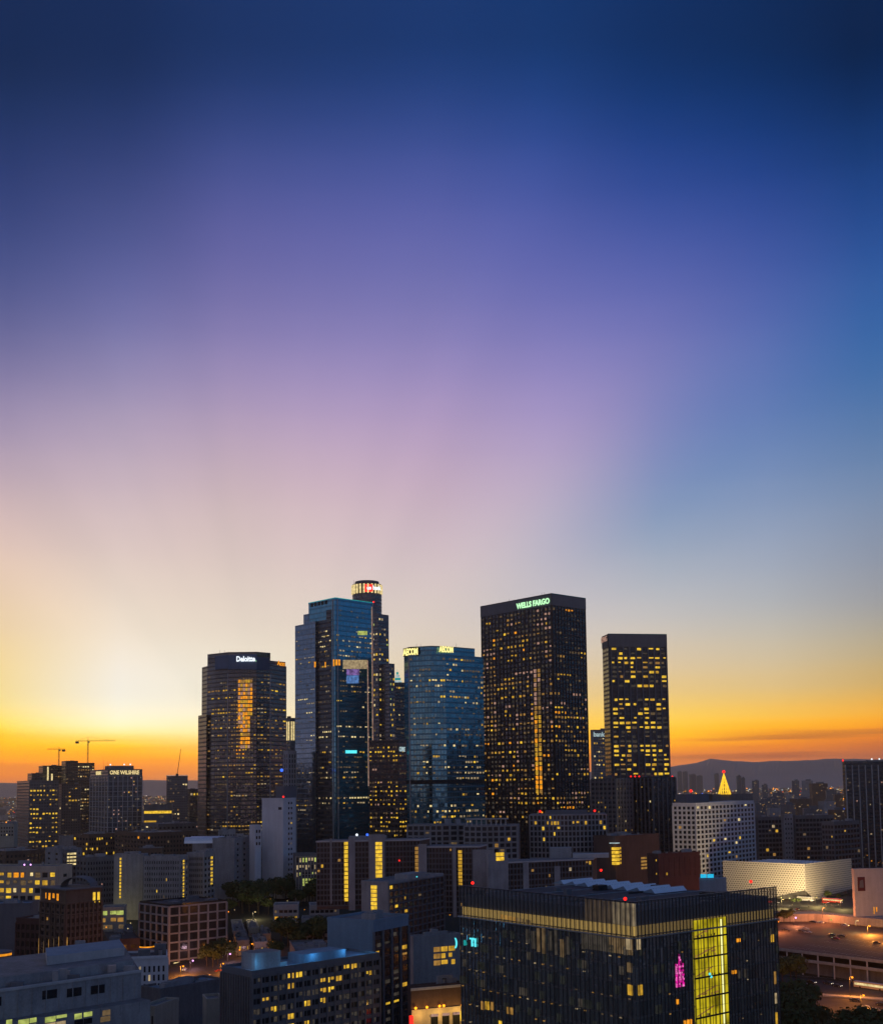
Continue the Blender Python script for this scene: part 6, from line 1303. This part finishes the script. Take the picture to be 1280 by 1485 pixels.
cl = [(1137, 1327, 'paint_red', 1, 'car with glowing tail lights, nearest of the queue on the upper street'), (1144, 1324.5, 'paint_black', 1, 'car with glowing tail lights, second of the queue on the upper street'), (1151, 1322, 'paint_silver', 1, 'car with glowing tail lights, third of the queue on the upper street'),
      (1157, 1319.5, 'paint_black', 1, 'car with glowing tail lights, farthest of the queue on the upper street'), (1178, 1338.5, 'paint_black', 0, 'dark car parked behind the low wall, leftmost'), (1189, 1339.5, 'paint_silver', 0, 'pale car parked behind the low wall beside the green light'), (1225, 1343.5, 'paint_silver', 0, 'pale car parked behind the low wall right of the green light'),
      (1116, 1309, 'paint_red', 1, 'car with red tail lights under the left end of the museum'), (1124, 1310, 'paint_black', 1, 'dark car under the left end of the museum'), (1196, 1310, 'paint_red', 1, 'red-lit car waiting at the museum corner')]
for px, py, pa, lt, lab in cl:
    q = gp(px, py, ZU); car(q.x, q.y, ZU if py < 1335 else ZU, .9 if 1130 < px < 1160 else dk, pa, lt, lab, name='moving_car' if lt else 'parked_car')
def bus(px, py, z, ang, bodym, label, L_=12):
    q = gp(px, py, z); root = thing('city_bus', label, 'bus', (q.x, q.y, z)); root.rotation_euler = (0, 0, ang)
    def ad(mb, n): o = mb.build(n, None, loc=(0, 0, 0)); o.parent = root
    mb = MB(); mb.prism([(-L_/2,-1.25),(L_/2-.3,-1.25),(L_/2,-.9),(L_/2,.9),(L_/2-.3,1.25),(-L_/2,1.25)], .35, 3.0, bodym, 'panel_white', bottom=True); ad(mb, 'body')
    mb = MB(); mb.prism([(-L_/2+.5,-1.28),(L_/2-.5,-1.28),(L_/2+.02,-.85),(L_/2+.02,.85),(L_/2-.5,1.28),(-L_/2+.5,1.28)], 1.4, 2.4, 'lit_pale'); ad(mb, 'windows')
    for x in (-L_*.3, L_*.32):
        for s in (-1, 1): mb = MB(); mb.tube((x, s*1.0, .48), (x, s*1.3, .48), .48, .48, 'tyre', 12); ad(mb, 'wheel')
    for s in (-1, 1): mb = MB(); mb.box((L_/2+.03, s*.95), .08, .3, .6, .85, 'headlight_glow'); ad(mb, 'headlight')
bus(1167, 1306.5, ZU, dk, 'white_stone', 'white bus waiting at the museum corner, its windows lit'); bus(1206, 1309, ZU, dk, 'paint_red', 'red bus right of the white bus on the upper street', 14)
bus(1262, 1434.5, ZS, aS, 'beige_stone', 'long pale bus with lit windows on the lower street', 16)

# ------------------------------------------------------------------ street lamps
def lamp(p_, z, h, color, watts, label, emi='glow_sodium', r=.5, group='street lamps', arm=1.4, spot=False):
    root = thing('street_lamp', label, 'street lamp', (p_.x, p_.y, z), group)
    mb = MB(); mb.tube((p_.x, p_.y, z), (p_.x, p_.y, z+h), .14, .08, 'dark_metal', 6); mb.tube((p_.x, p_.y, z+h), (p_.x+arm, p_.y-.3, z+h+.3), .07, .05, 'dark_metal', 5); mb.build('pole', root, loc=root.location)
    mb = MB(); mb.box((p_.x+arm, p_.y-.3), 1.0, .5, z+h+.22, z+h+.45, 'dark_metal'); hd = mb.build('lamp_head', root, loc=root.location)
    mb = MB(); mb.ball((p_.x+arm, p_.y-.3, z+h), r, emi); mb.build('bulb', hd, loc=root.location)
    if watts:
        l = bpy.data.lights.new('lamp_light', 'SPOT' if spot else 'POINT'); l.energy = watts; l.color = color; l.shadow_soft_size = .6
        o = bpy.data.objects.new('lamp_light', l); sc.collection.objects.link(o); o.parent = root; o.location = (arm, -.3, h-.9)
        if spot: l.spot_size = R(110); l.spot_blend = .6; o.rotation_euler = (R(118), 0, 0); o.location = (arm, 0, h+.3)
OR_ = (1, .32, .04)
for px, py, z, h, w_, lab in ((1232, 1445, ZS, 8.5, 11000, 'bright orange street lamp by the long pale bus'), (1248, 1466, ZS-.6, 6.5, 11000, 'bright orange lamp at the front of the lower lot'),
        (1257.5, 1356, ZD, 5, 34000, 'orange lamp over the right end of the deck roof'), (1185, 1462, ZS-.6, 8.5, 5000, 'amber globe lamp left of the middle of the lower lot'), (1281, 1368, ZD, 5, 9000, 'orange lamp at the right edge of the deck roof')):
    q = gp(px, py, z); lamp(q, z, h, OR_, w_, lab, arm=0 if 'globe' in lab else 1.2)
lamp(gp(1150, 1343, ZD), ZD, 5, (1, .3, .12), 10000, 'violet-white lamp at the left of the deck roof', 'glow_violet', .6)
lamp(gp(1125, 1352, ZD), ZD, 6, (1, .25, .06), 12000, 'reddish lamp beside the cube on the deck roof', 'glow_sodium', .3)
lamp(gp(1192, 1331, ZU), ZU, 6, (1, .25, .06), 18000, 'reddish lamp on the upper street', 'glow_sodium', .25)
lamp(gp(1201, 1339, ZU), ZU, 2.2, (.5, 1, .3), 500, 'low green-yellow lamp behind the low wall', 'lit_green', .7)
lamp(gp(1240, 1343, ZU), ZU, 3, (1, .8, .35), 2500, 'small pale lamp behind the low wall right of the green one', 'lit_pale', .4)
lamp(gp(1110, 1345, ZU-8), ZU-8, 6, (.9, .9, .35), 3000, 'yellow-green lamp beside the cube at its right corner', 'lit_green', .3)
for k, px in enumerate((1125, 1148, 1172, 1196, 1215)):
    q = gp(px, 1316-abs(px-1170)*.03, ZU); lamp(q, ZU, 1.5, (1, .74, .36), 40000 if px < 1200 else 22000, ['low pavement uplight before the museum, far left', 'low pavement uplight before the museum, second from left', 'low pavement uplight before the museum, at its corner', 'low pavement uplight before the museum, right of the corner', 'low pavement uplight before the museum, far right'][k], 'lit_pale', .22, 'museum uplights', 0, spot=True)
for px, py, w_, lab in ((1133, 1318, 9000, 'yellowish street lamp before the museum, left one of three'), (1181, 1315, 9000, 'yellowish street lamp before the museum, middle one of three'), (1218, 1319, 7000, 'yellowish street lamp before the museum, right one of three')):
    lamp(gp(px, py, ZU), ZU, 6, (1, .72, .25), w_, lab, 'lit_yellow', .3)
# left crossing and boulevard
def glamp(px, py, h, col, w_, lab, emi='glow_sodium', r=.45, grp='street lamps'):
    q = gpt(px, py); lamp(q, q.z, h, col, w_, lab, emi, r, grp)
glamp(262, 1419, 6, OR_, 13000, 'orange lamp over the glowing crossing'); glamp(276, 1408, 5, (1, .5, .6), 1200, 'violet lamp at the far side of the glowing crossing', 'glow_violet', .5); glamp(320, 1416, 6, OR_, 5000, 'orange lamp at the right of the glowing crossing', r=.4)
glamp(225, 1478, 5, OR_, 16000, 'orange lamp lighting the small corner building')
for k, (px, py) in enumerate(((330, 1378), (337, 1380), (346, 1384), (354, 1377), (362, 1381), (369, 1386), (377, 1382), (386, 1387), (344, 1391), (392, 1378))):
    glamp(px, py, 4.5, OR_, 450, ['lamp at the far left of the boulevard', 'second lamp from the left on the boulevard', 'third lamp from the left on the boulevard', 'tall-looking lamp left of the boulevard middle', 'lamp in the middle of the boulevard', 'lamp right of the boulevard middle', 'red-tinged lamp near the right of the boulevard', 'lamp low at the right of the boulevard', 'lamp nearest the blue-roofed block on the boulevard', 'lamp at the far right of the boulevard'][k], 'glow_sodium', .38, 'boulevard lamps')
glamp(330, 1398, 5, (1, .6, .7), 900, 'violet-white lamp left of the ribbed block roof', 'glow_violet', .5); glamp(353, 1400, 5, (1, .6, .7), 900, 'violet-white lamp just above the ribbed block roof', 'glow_violet', .4)
glamp(160, 1345, 5, (1, .85, .3), 2500, 'yellow lamp beside the open parking structure', 'lit_green', .4); glamp(367, 1335, 5, (1, .8, .4), 2500, 'lone pale lamp in the dark park', 'lit_pale', .45); glamp(420, 1296, 5, (1, .8, .4), 2500, 'lone pale lamp at the top of the dark park', 'lit_pale', .45)
# theatre floodlights
FRt, zg = theatre.theatre
for k, u_ in enumerate((FRt.w*.12, FRt.w*.5, FRt.w*.85)):
    l = bpy.data.lights.new('wall_light', 'POINT'); l.energy = 700; l.color = (1, .55, .12); l.shadow_soft_size = .4; o = bpy.data.objects.new('wall_light', l); sc.collection.objects.link(o); o.parent = theatre.t; o.location = Vector(FRt.p(u_, zg-1.5, 3.5))-theatre.t.location
# blue roof lights on the bottom-centre block
for u_, v_ in ((.05, .1), (.33, .1), (.5, .1), (.75, .1), (.93, .2)):
    l = bpy.data.lights.new('roof_light', 'POINT'); l.energy = 300; l.color = (.12, .5, 1); l.shadow_soft_size = 1.5; o = bpy.data.objects.new('roof_light', l); sc.collection.objects.link(o); o.parent = b_blue.t
    q = b_blue.C+(b_blue.B-b_blue.C)*u_+(b_blue.A-b_blue.C)*v_; o.location = Vector((*q, b_blue.z1+2.4))-b_blue.t.location
# cars at the crossing
for px, py, pa, lt, a_, lab in ((268, 1409, 'paint_silver', 1, -1.6, 'car with bright headlights facing the camera at the crossing'), (303, 1418, 'paint_silver', 1, -.4, 'car with headlights at the right of the crossing'), (253, 1428, 'paint_black', 0, .1, 'dark car parked left under the crossing'), (266, 1431, 'paint_black', 0, .1, 'dark car parked in the middle under the crossing'), (279, 1429, 'paint_silver', 0, .1, 'silver car parked right under the crossing'), (318, 1411, 'paint_red', 1, .5, 'car with long red tail lights by the ribbed block')):
    q = gpt(px, py); car(q.x, q.y, q.z+.02, a_, pa, lt, lab, name='moving_car' if lt else 'parked_car')
q = [gpt(x, y) for x, y in ((205, 1440), (240, 1405), (300, 1390), (420, 1372), (420, 1385), (330, 1425), (300, 1445), (250, 1450))]
mb = MB(); mb.poly([(p_.x, p_.y, gz(p_.x, p_.y)+.06) for p_ in q], 'asphalt'); mb.build('crossing_street', loc=(0, 0, 0), kind='structure')

# ------------------------------------------------------------------ trees
m = mat('foliage'); bs = N('ShaderNodeBsdfPrincipled'); f1 = noisefac(.9, 2); L(mixc(f1, (.025,.04,.015,1), (.08,.11,.04,1)), bs.inputs['Base Color']); bs.inputs['Roughness'].default_value = .8; bs.inputs['Specular IOR Level'].default_value = .15; out(bs.outputs[0])
def tree_mesh(seed, h, r, n=1500):
    rng = random.Random(seed); mb = MB(); lobes = [(rng.uniform(-.5, .5)*r, rng.uniform(-.5, .5)*r, h*rng.uniform(.5, .85), r*rng.uniform(.4, .7)) for _ in range(9)]
    for k in range(n):
        lx, ly, lz, lr = rng.choice(lobes); v = Vector((rng.gauss(0, 1), rng.gauss(0, 1), rng.gauss(0, 1))).normalized()*lr*rng.uniform(.55, 1.08)
        c_ = Vector((lx, ly, lz))+Vector((v.x, v.y, v.z*.75)); s_ = rng.uniform(.25, .6)
        n_ = (v.normalized()+Vector((rng.uniform(-.7, .7), rng.uniform(-.7, .7), rng.uniform(-.3, .9)))).normalized(); x = n_.orthogonal().normalized(); y = n_.cross(x)
        mb.poly([c_-x*s_-y*s_*.6, c_+x*s_*.9-y*s_, c_+x*s_+y*s_*.7, c_-x*s_*.7+y*s_], 'foliage')
    tr_ = MB(); tr_.tube((0, 0, -1), (0, 0, h*.45), .35, .22, 'bark', 7)
    for i in range(5): lx, ly, lz, lr = lobes[i]; tr_.tube((0, 0, h*(.3+.03*i)), (lx, ly, lz), .16, .05, 'bark', 5)
    c = mb.build('crown', None, loc=(0, 0, 0)); t_ = tr_.build('trunk', None, loc=(0, 0, 0)); me = (c.data, t_.data); bpy.data.objects.remove(c); bpy.data.objects.remove(t_); return me
TM = [tree_mesh(i, 11+i, 4.5+.4*i) for i in range(5)]
def tree(x, y, z, s, k, label, group=None, rot=0):
    t = thing('broadleaf_tree', label, 'tree', (x, y, z), group); t.scale = (s, s, s*1.0); t.rotation_euler = (0, 0, rot)
    for nm, me in zip(('crown', 'trunk'), TM[k % 5]): o = bpy.data.objects.new(nm, me); sc.collection.objects.link(o); o.parent = t
rng = random.Random(77)
i = 0
def grove(pix, group, fmt, s0=.9, s1=1.3, zf=None):
    global i
    for px, py in pix:
        i += 1; q = gpt(px, py); z = zf if zf is not None else q.z
        if zf is not None: q = gp(px, py, zf)
        tree(q.x, q.y, z-.2, rng.uniform(s0, s1), i, fmt, group, rng.uniform(0, 6))
# park behind the low white building: one dark canopy
pk = [(px+rng.uniform(-4, 4), py+rng.uniform(-3, 3)) for py in (1300, 1312, 1326) for px in range(338, 400, 13)]+[(px+rng.uniform(-4, 4), 1303+rng.uniform(-4, 4)) for px in range(400, 462, 10)]+[(px+rng.uniform(-3, 3), 1312+rng.uniform(-3, 3)) for px in range(400, 520, 12)]
grove(pk, 'dark park trees', 'dark tree of the park canopy left of the low white terraced building', .9, 1.4)
grove([(408, 1372), (418, 1375), (430, 1376), (441, 1375), (452, 1373), (462, 1371), (470, 1374), (425, 1368), (447, 1367)], 'round trees by the boulevard', 'dark round tree beside the low grey flat-roofed house', .9, 1.2)
grove([(300, 1404), (309, 1405), (316, 1402)], 'trees against the big-window building', 'dark tree against the foot of the big-window building', .8, 1.0)
for px, py, s_, lab in ((258, 1500, 1.25, 'big dark round tree at the bottom edge beside the orange-lit house'), (286, 1492, .8, 'smaller tree right of the big round tree at the bottom edge'), (240, 1366, .8, 'tree at the left of the boulevard'), (335, 1392, .7, 'lit tree at the foot of the boulevard lamps'), (400, 1398, .8, 'green-lit tree beside the blue-roofed block')):
    q = gpt(px, py); i += 1; tree(q.x, q.y, q.z, s_, i, lab)
grove([(1112, 1335), (1120, 1338), (1128, 1336), (1136, 1337), (1145, 1338)], 'bushes beside the cube', 'dark small tree between the cube and the upper street', .45, .6, ZU-3)
grove([(1262, 1318), (1270, 1318), (1278, 1320), (1286, 1319), (1258, 1316)], 'trees below the gallery', 'dark tree in front of the gallery wall', .5, .8, ZU)
grove([(1122, 1424), (1134, 1426), (1146, 1425), (1154, 1423), (1128, 1430)], 'trees at the foot of the cube', 'dark leafy tree between the cube and the lower street', .8, 1.05, ZS)
fp = [(px+rng.uniform(-5, 5), py+rng.uniform(-4, 4)) for (px, py) in [(1110, 1478), (1125, 1476), (1140, 1474), (1155, 1480), (1168, 1492), (1182, 1508), (1118, 1496), (1134, 1494), (1148, 1496), (1162, 1508), (1196, 1527), (1212, 1530), (1228, 1530), (1243, 1528), (1258, 1526), (1273, 1524), (1288, 1522), (1118, 1530), (1135, 1535), (1152, 1538), (1170, 1545), (1190, 1552), (1210, 1556), (1230, 1556), (1250, 1554), (1270, 1552), (1130, 1560), (1160, 1565), (1180, 1570), (1220, 1580), (1250, 1580), (1280, 1575), (1112, 1478), (1300, 1530)]]
grove(fp, 'foreground trees', 'dark foreground tree in the lower right corner', 1.0, 1.3, ZS-2.5)
grove([(1200, 1306), (1215, 1305), (1150, 1311), (1158, 1311)], 'trees under the museum corner', 'small dark tree under the lifted museum edge', .35, .5, ZU)

# ------------------------------------------------------------------ far city
rng = random.Random(11)
far = []
for px, yt, D, w_ in ((985.5, 1119, 6500, 6), (993.5, 1119, 6500, 6), (1004, 1123, 6600, 8), (1014, 1125, 6400, 8), (1039, 1122, 6200, 6), (1071, 1125, 3600, 6), (1077, 1128, 3500, 5), (1095, 1132, 3400, 9), (1108, 1138, 3200, 8), (1153, 1132, 3000, 10), (1170, 1132, 2800, 15), (1186, 1136, 2600, 22), (1204, 1146, 2400, 14), (1128, 1150, 2500, 16), (1145, 1152, 2300, 12), (1160, 1158, 2000, 26), (1113, 1158, 2100, 18), (1100, 1164, 1800, 14), (1197, 1162, 2000, 20), (1214, 1152, 2200, 12), (1140, 1166, 1700, 20), (1175, 1172, 1500, 24), (1120, 1172, 1500, 16), (1210, 1174, 1500, 18)):
    far.append((px, yt, D, w_))
wmats = ['concrete_dark', 'slate', 'concrete', 'brown_stone']
DL = ['left one of the faint twin towers beside the black tower', 'right one of the faint twin towers beside the black tower', 'faint hazy block just right of the faint twin towers', 'faint hazy block, second right of the faint twin towers', 'faint hazy tower directly behind the glowing cone tree', 'small dark tower just right of the glowing cone tree', 'small dark tower, second right of the glowing cone tree', 'low dark block, third right of the glowing cone tree', 'low dark block, fourth right of the glowing cone tree',
 'distant dark tower left of the widest distant block', 'distant dark round-topped block in the middle of the far city', 'widest distant pale block below the hills', 'distant block nearest the tall black ribbed tower, upper', 'distant wide block left of the middle of the far city', 'distant low block, lower middle of the far city', 'widest distant low roof in the lower middle', 'distant low block at the lower left of the far city', 'distant low block directly above the pale gridded block', 'distant low roof near the ribbed black tower, lower', 'distant small block touching the ribbed black tower', 'distant roof just behind the pale stair tower', 'distant wide roof above the right dark slab', 'distant roof above the left dark slab', 'distant roof at the foot of the ribbed black tower']
for k, (px, yt, D, w_) in enumerate(far):
    q = pt(px, D); W = w_/F*D; z = zat(q, yt); g = 8
    t = thing('distant_building', DL[k], 'distant building', (q.x, q.y, g), 'distant buildings on the right')
    mb = MB(); mb.box(q, W, W*.7, g, z, wmats[k % 4] if D < 3000 else 'slate', 'roof_grey', rng.uniform(-.4, .4)); mb.box((q.x+W*.1, q.y), W*.4, W*.3, z, z+3, 'slate'); mb.build('wall', t, loc=t.location)
    if D < 4000:
        mb = MB(); n = 8
        for a in range(n): 
            s_ = W*.05; x = q.x+rng.uniform(-.4, .4)*W; zz = rng.uniform(max(g, z-25), z-2); mb.poly([(x, q.y-W*.55, zz), (x+s_+.8, q.y-W*.55, zz), (x+s_+.8, q.y-W*.55, zz+1.2), (x, q.y-W*.55, zz+1.2)], rng.choice(['lit_cream', 'lit_amber', 'lit_dim']))
        mb.build('windows', t, loc=t.location)
# uncountable far roofs and their lamps
mb = MB(); ml = MB()
for k in range(4200):
    D = 1100*math.exp(rng.random()**.8*1.9); px = rng.uniform(-80, 1360) if k % 3 else rng.uniform(960, 1360)
    q = pt(px, D); g = gz(q.x, q.y)
    s_ = rng.uniform(12, 34); h_ = rng.uniform(4, 12) if rng.random() < .88 else rng.uniform(14, 30)
    if D < 1300 and px < 960: h_ = min(h_, 10)
    mb.box(q, s_, s_*rng.uniform(.5, 1.2), g-3, g+h_, rng.choice(wmats), rng.choice(['roof_grey', 'roof_dark']), rng.uniform(0, 1.5))
    if rng.random() < .9:
        r = rng.uniform(.4, 1.35)*D/1650; x = q.x+rng.uniform(-s_, s_); m_ = rng.choices(['lit_orange', 'lit_pale', 'lit_cream', 'lit_rose', 'glow_sodium', 'glow_white', 'glow_red', 'glow_blue', 'lit_cool'], [6, 5, 6, 5, 2, 1.2, .6, .25, 1])[0]
        ml.ball((x, q.y-s_, g+h_+1), r, m_, 4)
for k in range(3200):
    D = rng.uniform(2600, 7600); px = rng.uniform(-60, 330) if k % 5 < 2 else rng.uniform(960, 1330); q = pt(px, D); g = gz(q.x, q.y)
    s_ = rng.uniform(14, 50); h_ = rng.uniform(5, 16)
    mb.box(q, s_, s_*rng.uniform(.5, 1.2), g-3, g+h_, rng.choice(wmats), 'roof_grey', rng.uniform(0, 1.5))
    r = rng.choice([.3, .4, .5, .6, .9])*D/1650; m_ = rng.choices(['lit_orange', 'lit_pale', 'lit_cream', 'lit_rose', 'glow_sodium', 'glow_white', 'glow_red', 'glow_blue', 'lit_cool'], [6, 7, 6, 5, 3, 3, .8, .5, 1.5])[0]
    ml.ball((q.x, q.y-s_, g+h_+2), r, m_, 4)
mb.build('distant_city', loc=(0, 0, 0), kind='stuff'); ml.build('distant_city_lights', loc=(0, 0, 0), kind='stuff')
# blocks beyond the frame, left, right and behind: what the glass walls mirror
mb = MB()
for k in range(700):
    y = rng.uniform(-900, 1500); x = rng.uniform(90, 1400)*rng.choice([-1, 1])
    if y > 0 and abs(x)/y < .47: continue
    if y <= 60 and abs(x) < 120: continue
    g = gz(x, y); h_ = rng.choice([12, 18, 25, 35, 50, 80]) if abs(x) > 180 else 15
    mb.box((x, y), rng.uniform(18, 45), rng.uniform(18, 45), g-4, g+h_, rng.choice(['glass_grey', 'punched_grey', 'punched_beige', 'concrete_light', 'punched_brown']), 'roof_grey', rng.uniform(.6, .8))
    if rng.random() < .8:
        for _ in range(4): mb.ball((x+rng.uniform(-25, 25), y+rng.uniform(-25, 25), g+rng.uniform(5, h_)), .5, rng.choice(['lit_orange', 'lit_pale', 'lit_yellow']), 4)
for (x, y, sx, sy, zt_) in ((455, 808, 50, 84, 177), (800, 803, 50, 64, 318), (-620, 1010, 60, 60, 150), (-420, 620, 40, 50, 120), (520, 420, 60, 60, 130)):
    mb.box((x, y), sx, sy, 5, zt_, 'glass_dark', 'roof_dark', .1)
mb.build('surrounding_city', loc=(0, 0, 0), kind='stuff')
# nearer unnamed roofs filling the gaps of the street grid
mb = MB(); ml = MB()
for k in range(700):
    D = rng.uniform(560, 1150); px = rng.uniform(-60, 1340); q = pt(px, D); g = gz(q.x, q.y)
    if 330 < px < 530 and 500 < D < 660: continue
    if px > 1040 and D < 890: continue
    if px < 340 and D < 600: continue
    m_ = rng.choices(['lit_orange', 'lit_pale', 'lit_cream', 'glow_sodium', 'lit_rose'], [5, 3, 4, 2, 1])[0]
    ml.ball((q.x, q.y, g+rng.uniform(6, 12)), rng.uniform(.25, .5), m_, 4)
ml.build('street_lights', loc=(0, 0, 0), kind='stuff')

# ------------------------------------------------------------------ haze
if True:
    m = mat('haze_air'); pv = N('ShaderNodeVolumePrincipled'); pv.inputs['Color'].default_value = (.98,.84,.68,1); pv.inputs['Density'].default_value = 4.5e-5; pv.inputs['Anisotropy'].default_value = .72
    o_ = N('ShaderNodeOutputMaterial'); L(pv.outputs[0], o_.inputs[1])
    mb = MB(); mb.box((0, 4600), 16600, 12600, 2, 352, 'haze_air'); o = mb.build('haze', loc=(0, 0, 0), kind='stuff')
